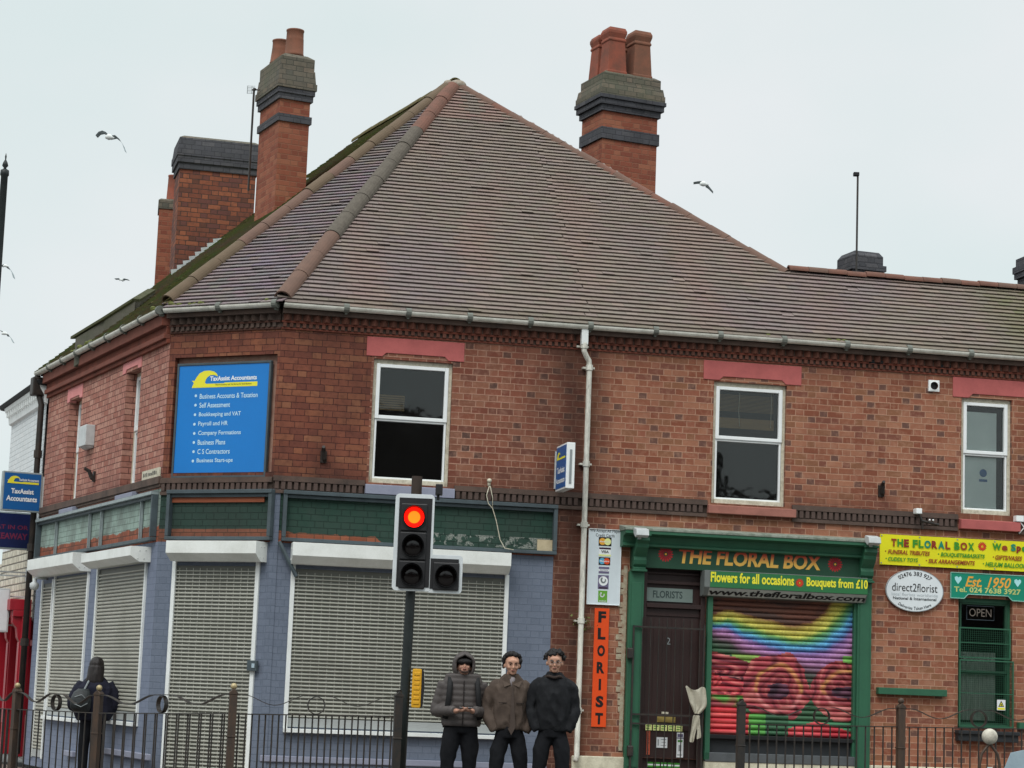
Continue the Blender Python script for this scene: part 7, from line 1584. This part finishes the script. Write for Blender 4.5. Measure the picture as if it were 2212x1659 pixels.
for a in range(40):
    th = a*2.399; ph_ = math.acos(1-1.15*(a+.5)/40); x, y, z = math.sin(ph_)*math.cos(th), math.sin(ph_)*math.sin(th), math.cos(ph_)
    if y < -.35 and z < .62: continue
    mb.ball(q(x*.084, .02+y*.095, .058+z*.09), random.uniform(.024, .032), n=8, k=6)
for sx in (-1, 1):
    for k in range(5): mb.ball(q(sx*(.080+.004*(k % 2)), .0+k*.008, .05-k*.018), .020, .022, .02, 8, 6)
blob(mb, 'hair', HAIR, o, .007, 2)
mb = MB(fr)
for sx in (-1, 1): mb.F([mb.V(sx*.012, -.118, zs-.055), mb.V(sx*.06, -.10, zs+.045), mb.V(sx*.115, -.085, zs-.005), mb.V(sx*.085, -.125, zs-.085)]); mb.F([mb.V(sx*.012, -.124, zs-.058), mb.V(sx*.085, -.133, zs-.088), mb.V(sx*.118, -.09, zs-.006), mb.V(sx*.062, -.106, zs+.046)])
mb.loft([(0, .005, zs-.02, .085, .085), (0, .0, zs+.05, .074, .075)], 18); mb.build('collar', BRJ, o, smooth=False)
mb = MB(fr); mb.loft([(0, -.02, zs-.08, .05, .098), (0, -.02, zs+.0, .056, .078), (0, -.01, zs+.03, .06, .066)], 16); mb.build('tshirt', GREYT, o, smooth=True)
mb = MB(fr); mb.prism(((-.03, .97), (.01, .90), (.055, .985), (.012, zs-.06), (-.0, zs-.06), (-.01, .99)), 'b', -.156, -.143); mb.build('zip_placket', mat('placket', '#4a3f39', .85, c2='#3b322e'), o)
for sx in (-1, 1):
    mb = MB(fr); mb.box(sx*.1-.045, sx*.1+.045, -.147, -.138, zs-.27, zs-.262); mb.build('pocket_seam', mat('dark_seam', '#231d1b', .9), o)
# ---- man in black with glasses
o, fr, q, zs, zc, H = standing('person with curly black hair and glasses in a plain black hooded top, rightmost of three', 1199, 1404, 24.2, 1.86, -.02, BLK, 0, 1.0, jh=.97, skin=SKIN, width=.98, arms=.96, yaw=0.02, stance=((-.12, 0), (.10, .02)), baggy=1.3)
mb = MB(fr); random.seed(11)
for a in range(90):
    th = a*2.399; ph_ = math.acos(1-1.12*(a+.5)/90); x, y, z = math.sin(ph_)*math.cos(th), math.sin(ph_)*math.sin(th), math.cos(ph_)
    if y < -.30 and z < .46: continue
    k = random.uniform(.95, 1.22); mb.ball(q(x*.092*k, .02+y*.098*k, .052+z*.092*k), random.uniform(.014, .024), n=8, k=6)
mb.ball(q(0, .025, .05), .085, .09, .085)
blob(mb, 'hair', HAIR, o, .007, 1)
gp = mat('glasses_frame', '#8c8f92', .3, .5, .6)
mb = MB(fr)
for sx in (-1, 1):
    c = q(sx*.032, -.108, .010); P = [(c[0]+.023*math.cos(2*math.pi*k/16), c[1], c[2]+.019*math.sin(2*math.pi*k/16)) for k in range(17)]; mb.tube(P, .0022, 6); mb.tube([q(sx*.055, -.106, .014), q(sx*.078, -.02, .012)], .002, 5)
mb.tube([q(-.010, -.110, .012), q(.010, -.110, .012)], .002, 5); mb.build('glasses', gp, o)
mb = MB(fr); limb(mb, [(-.085, -.05, zs+.0), (-.06, -.095, zs+.015), (0, -.11, zs-.0), (.06, -.095, zs+.015), (.085, -.05, zs+.0), (.08, .06, zs+.03), (0, .10, zs+.04), (-.08, .06, zs+.03), (-.085, -.05, zs)], [.017]*9, 10); mb.build('hood', mat('dark_brown_hood', '#352a26', .85, c2='#231d1b'), o, smooth=True)
mb = MB(fr); mb.box(-.09, .09, -.152, -.146, 1.0, 1.006); mb.build('pocket_seam', mat('black_seam', '#0b0b0c', .9), o)
# ---- woman seen from behind with a backpack, further along the side street
o, fr, H = person('person in dark clothes seen from behind with a grey backpack near the side street shutters', 210, 1419, 0, 28.9, 1.60, face=math.pi+.12)
mb = MB(fr); zc = H-.13
mb.ball((0, 0, zc), .08, .09, .11); limb(mb, [(0, .0, H*.80), (0, 0, zc-.05)], [.06, .055]); mb.loft([(0, 0, .5*H, .12, .09), (0, 0, .76*H, .13, .08)], 12)
for sx in (-1, 1): limb(mb, [(sx*.13, 0, .76*H), (sx*.22, -.05, .64*H), (sx*.10, -.2, .6*H)], [.04, .036, .028]); hand(mb, (sx*.09, -.21, .6*H), (-sx*.3, -.9, .2), (-sx, 0, 0), .9, .9, side=sx); dx = .03 if sx > 0 else 0; limb(mb, [(sx*.07, 0, .5*H), (sx*.075+dx, 0, .26*H), (sx*.07+dx, .02, .05*H)], [.04, .035, .03])
blob(mb, 'body', SKIN2, o, .011, 2)
NV = mat('navy_black_coat', '#1b1c2c', .85, c2='#11121c', sc=6, amt=.5, bump=.4, bd=.01, fine=25)
mb = MB(fr); mb.loft([(0, .0, .47*H, .21, .14), (0, .0, .52*H, .26, .17), (.01, .01, .62*H, .27, .18), (.0, .02, .74*H, .24, .16), (0, .0, .80*H, .15, .12), (0, 0, .84*H, .09, .08)], 24, p=2.2)
for sx in (-1, 1): limb(mb, [(sx*.16, 0, .775*H), (sx*.265, .0, .66*H), (sx*.275, -.04, .58*H), (sx*.13, -.17, .585*H)], [.08, .08, .07, .05], 12)
blob(mb, 'coat', NV, o, .012, 3, fold=(.012, 8., 5.))
mb = MB(fr); mb.ball((.0, .01, zc+.025), .098, .11, .108); mb.loft([(.01, .09, .74*H, .085, .04), (.01, .08, .80*H, .12, .07), (.0, .06, .86*H, .108, .085), (0, .03, .92*H, .105, .10)], 14); blob(mb, 'hair', mat('long_dark_hair', '#1f1a1a', .55, .4, c2='#332a28', sc=20, amt=.6, bump=.8, str_=(5, 5, .4)), o, .009, 2, fold=(.006, 18., 2.))
mb = MB(fr)
for sx, dx in ((-1, .0), (1, .03)): limb(mb, [(sx*.08, 0, .5*H), (sx*.085, .0, .38*H), (sx*.075+dx, .0, .26*H), (sx*.07+dx, .02, .05*H)], [.10, .09, .075, .064], 12)
blob(mb, 'trousers', BLKT, o, .013, 3)
for sx in (-1, 1): mb = MB(fr); x = sx*.075+(.03 if sx > 0 else 0); mb.loft([(x, -.03, 0, .042, .12), (x, -.03, .04, .045, .12), (x, .01, .09, .04, .06)], 12, p=2.3); mb.build('shoe', SHOE, o, smooth=True)
bk_ = mat('black_grey_backpack', '#222526', .6, .4, c2='#4a5052', sc=7, amt=.7, bump=.3)
mb = MB(fr); mb.loft([(.15, .20, .54*H, .10, .06), (.165, .23, .57*H, .135, .09), (.165, .24, .64*H, .14, .095), (.155, .22, .70*H, .11, .08), (.14, .19, .73*H, .07, .05)], 18, p=2.6); bb = mb.build('backpack', bk_, o, smooth=True)
mb = MB(fr); mb.tube([(.24, .32, .66*H), (.15, .345, .68*H), (.08, .325, .64*H)], .006, 6); mb.tube([(.25, .315, .605*H), (.15, .342, .58*H), (.07, .31, .61*H)], .006, 6); mb.build('webbing', MT['grey'], bb)
mb = MB(fr); mb.tube([(.13, .19, .72*H), (.09, .16, .78*H), (.06, .05, .83*H)], .014, 8); mb.build('backpack_strap', MT['grey'], o)

# ================================================================== TERRACE ACROSS THE ROAD (unseen, added behind the camera to shape the window reflections)
ot = thing('reflection_terrace', 'plain dark brick terrace added out of view across the road for the window reflections', 'building', (0, -13, -.1))
mb = MB(); xs_ = (-60, -38, -22, -9, 1, 12, 26, 44); hs_ = (8.2, 9.6, 7.6, 10.4, 8.6, 10.0, 8.0)
for i, h in enumerate(hs_):
    x0_, x1_ = xs_[i], xs_[i+1]-.05; mb.prism([(-22, -.1), (-13-.2*(i % 2), -.1), (-13-.2*(i % 2), h-1.9), (-17.5, h+1.2), (-22, h-1.9)], 'a', x0_, x1_)
    mb.box(x0_+.6, x0_+1.5, -18, -16.8, h, h+2.4)
mb.build('terrace_block', mat('dark_terrace_brick', '#322b29', .9), ot)  # brick darkened so the lower panes reflect near-black
for i in range(7):
    for k in range(3): x = xs_[i]+(xs_[i+1]-xs_[i])*(k+.5)/3; mb = MB(); mb.box(x-.6, x+.6, -13.01, -12.95, 4.2, 5.8); mb.build('window', MT['frame'], ot)
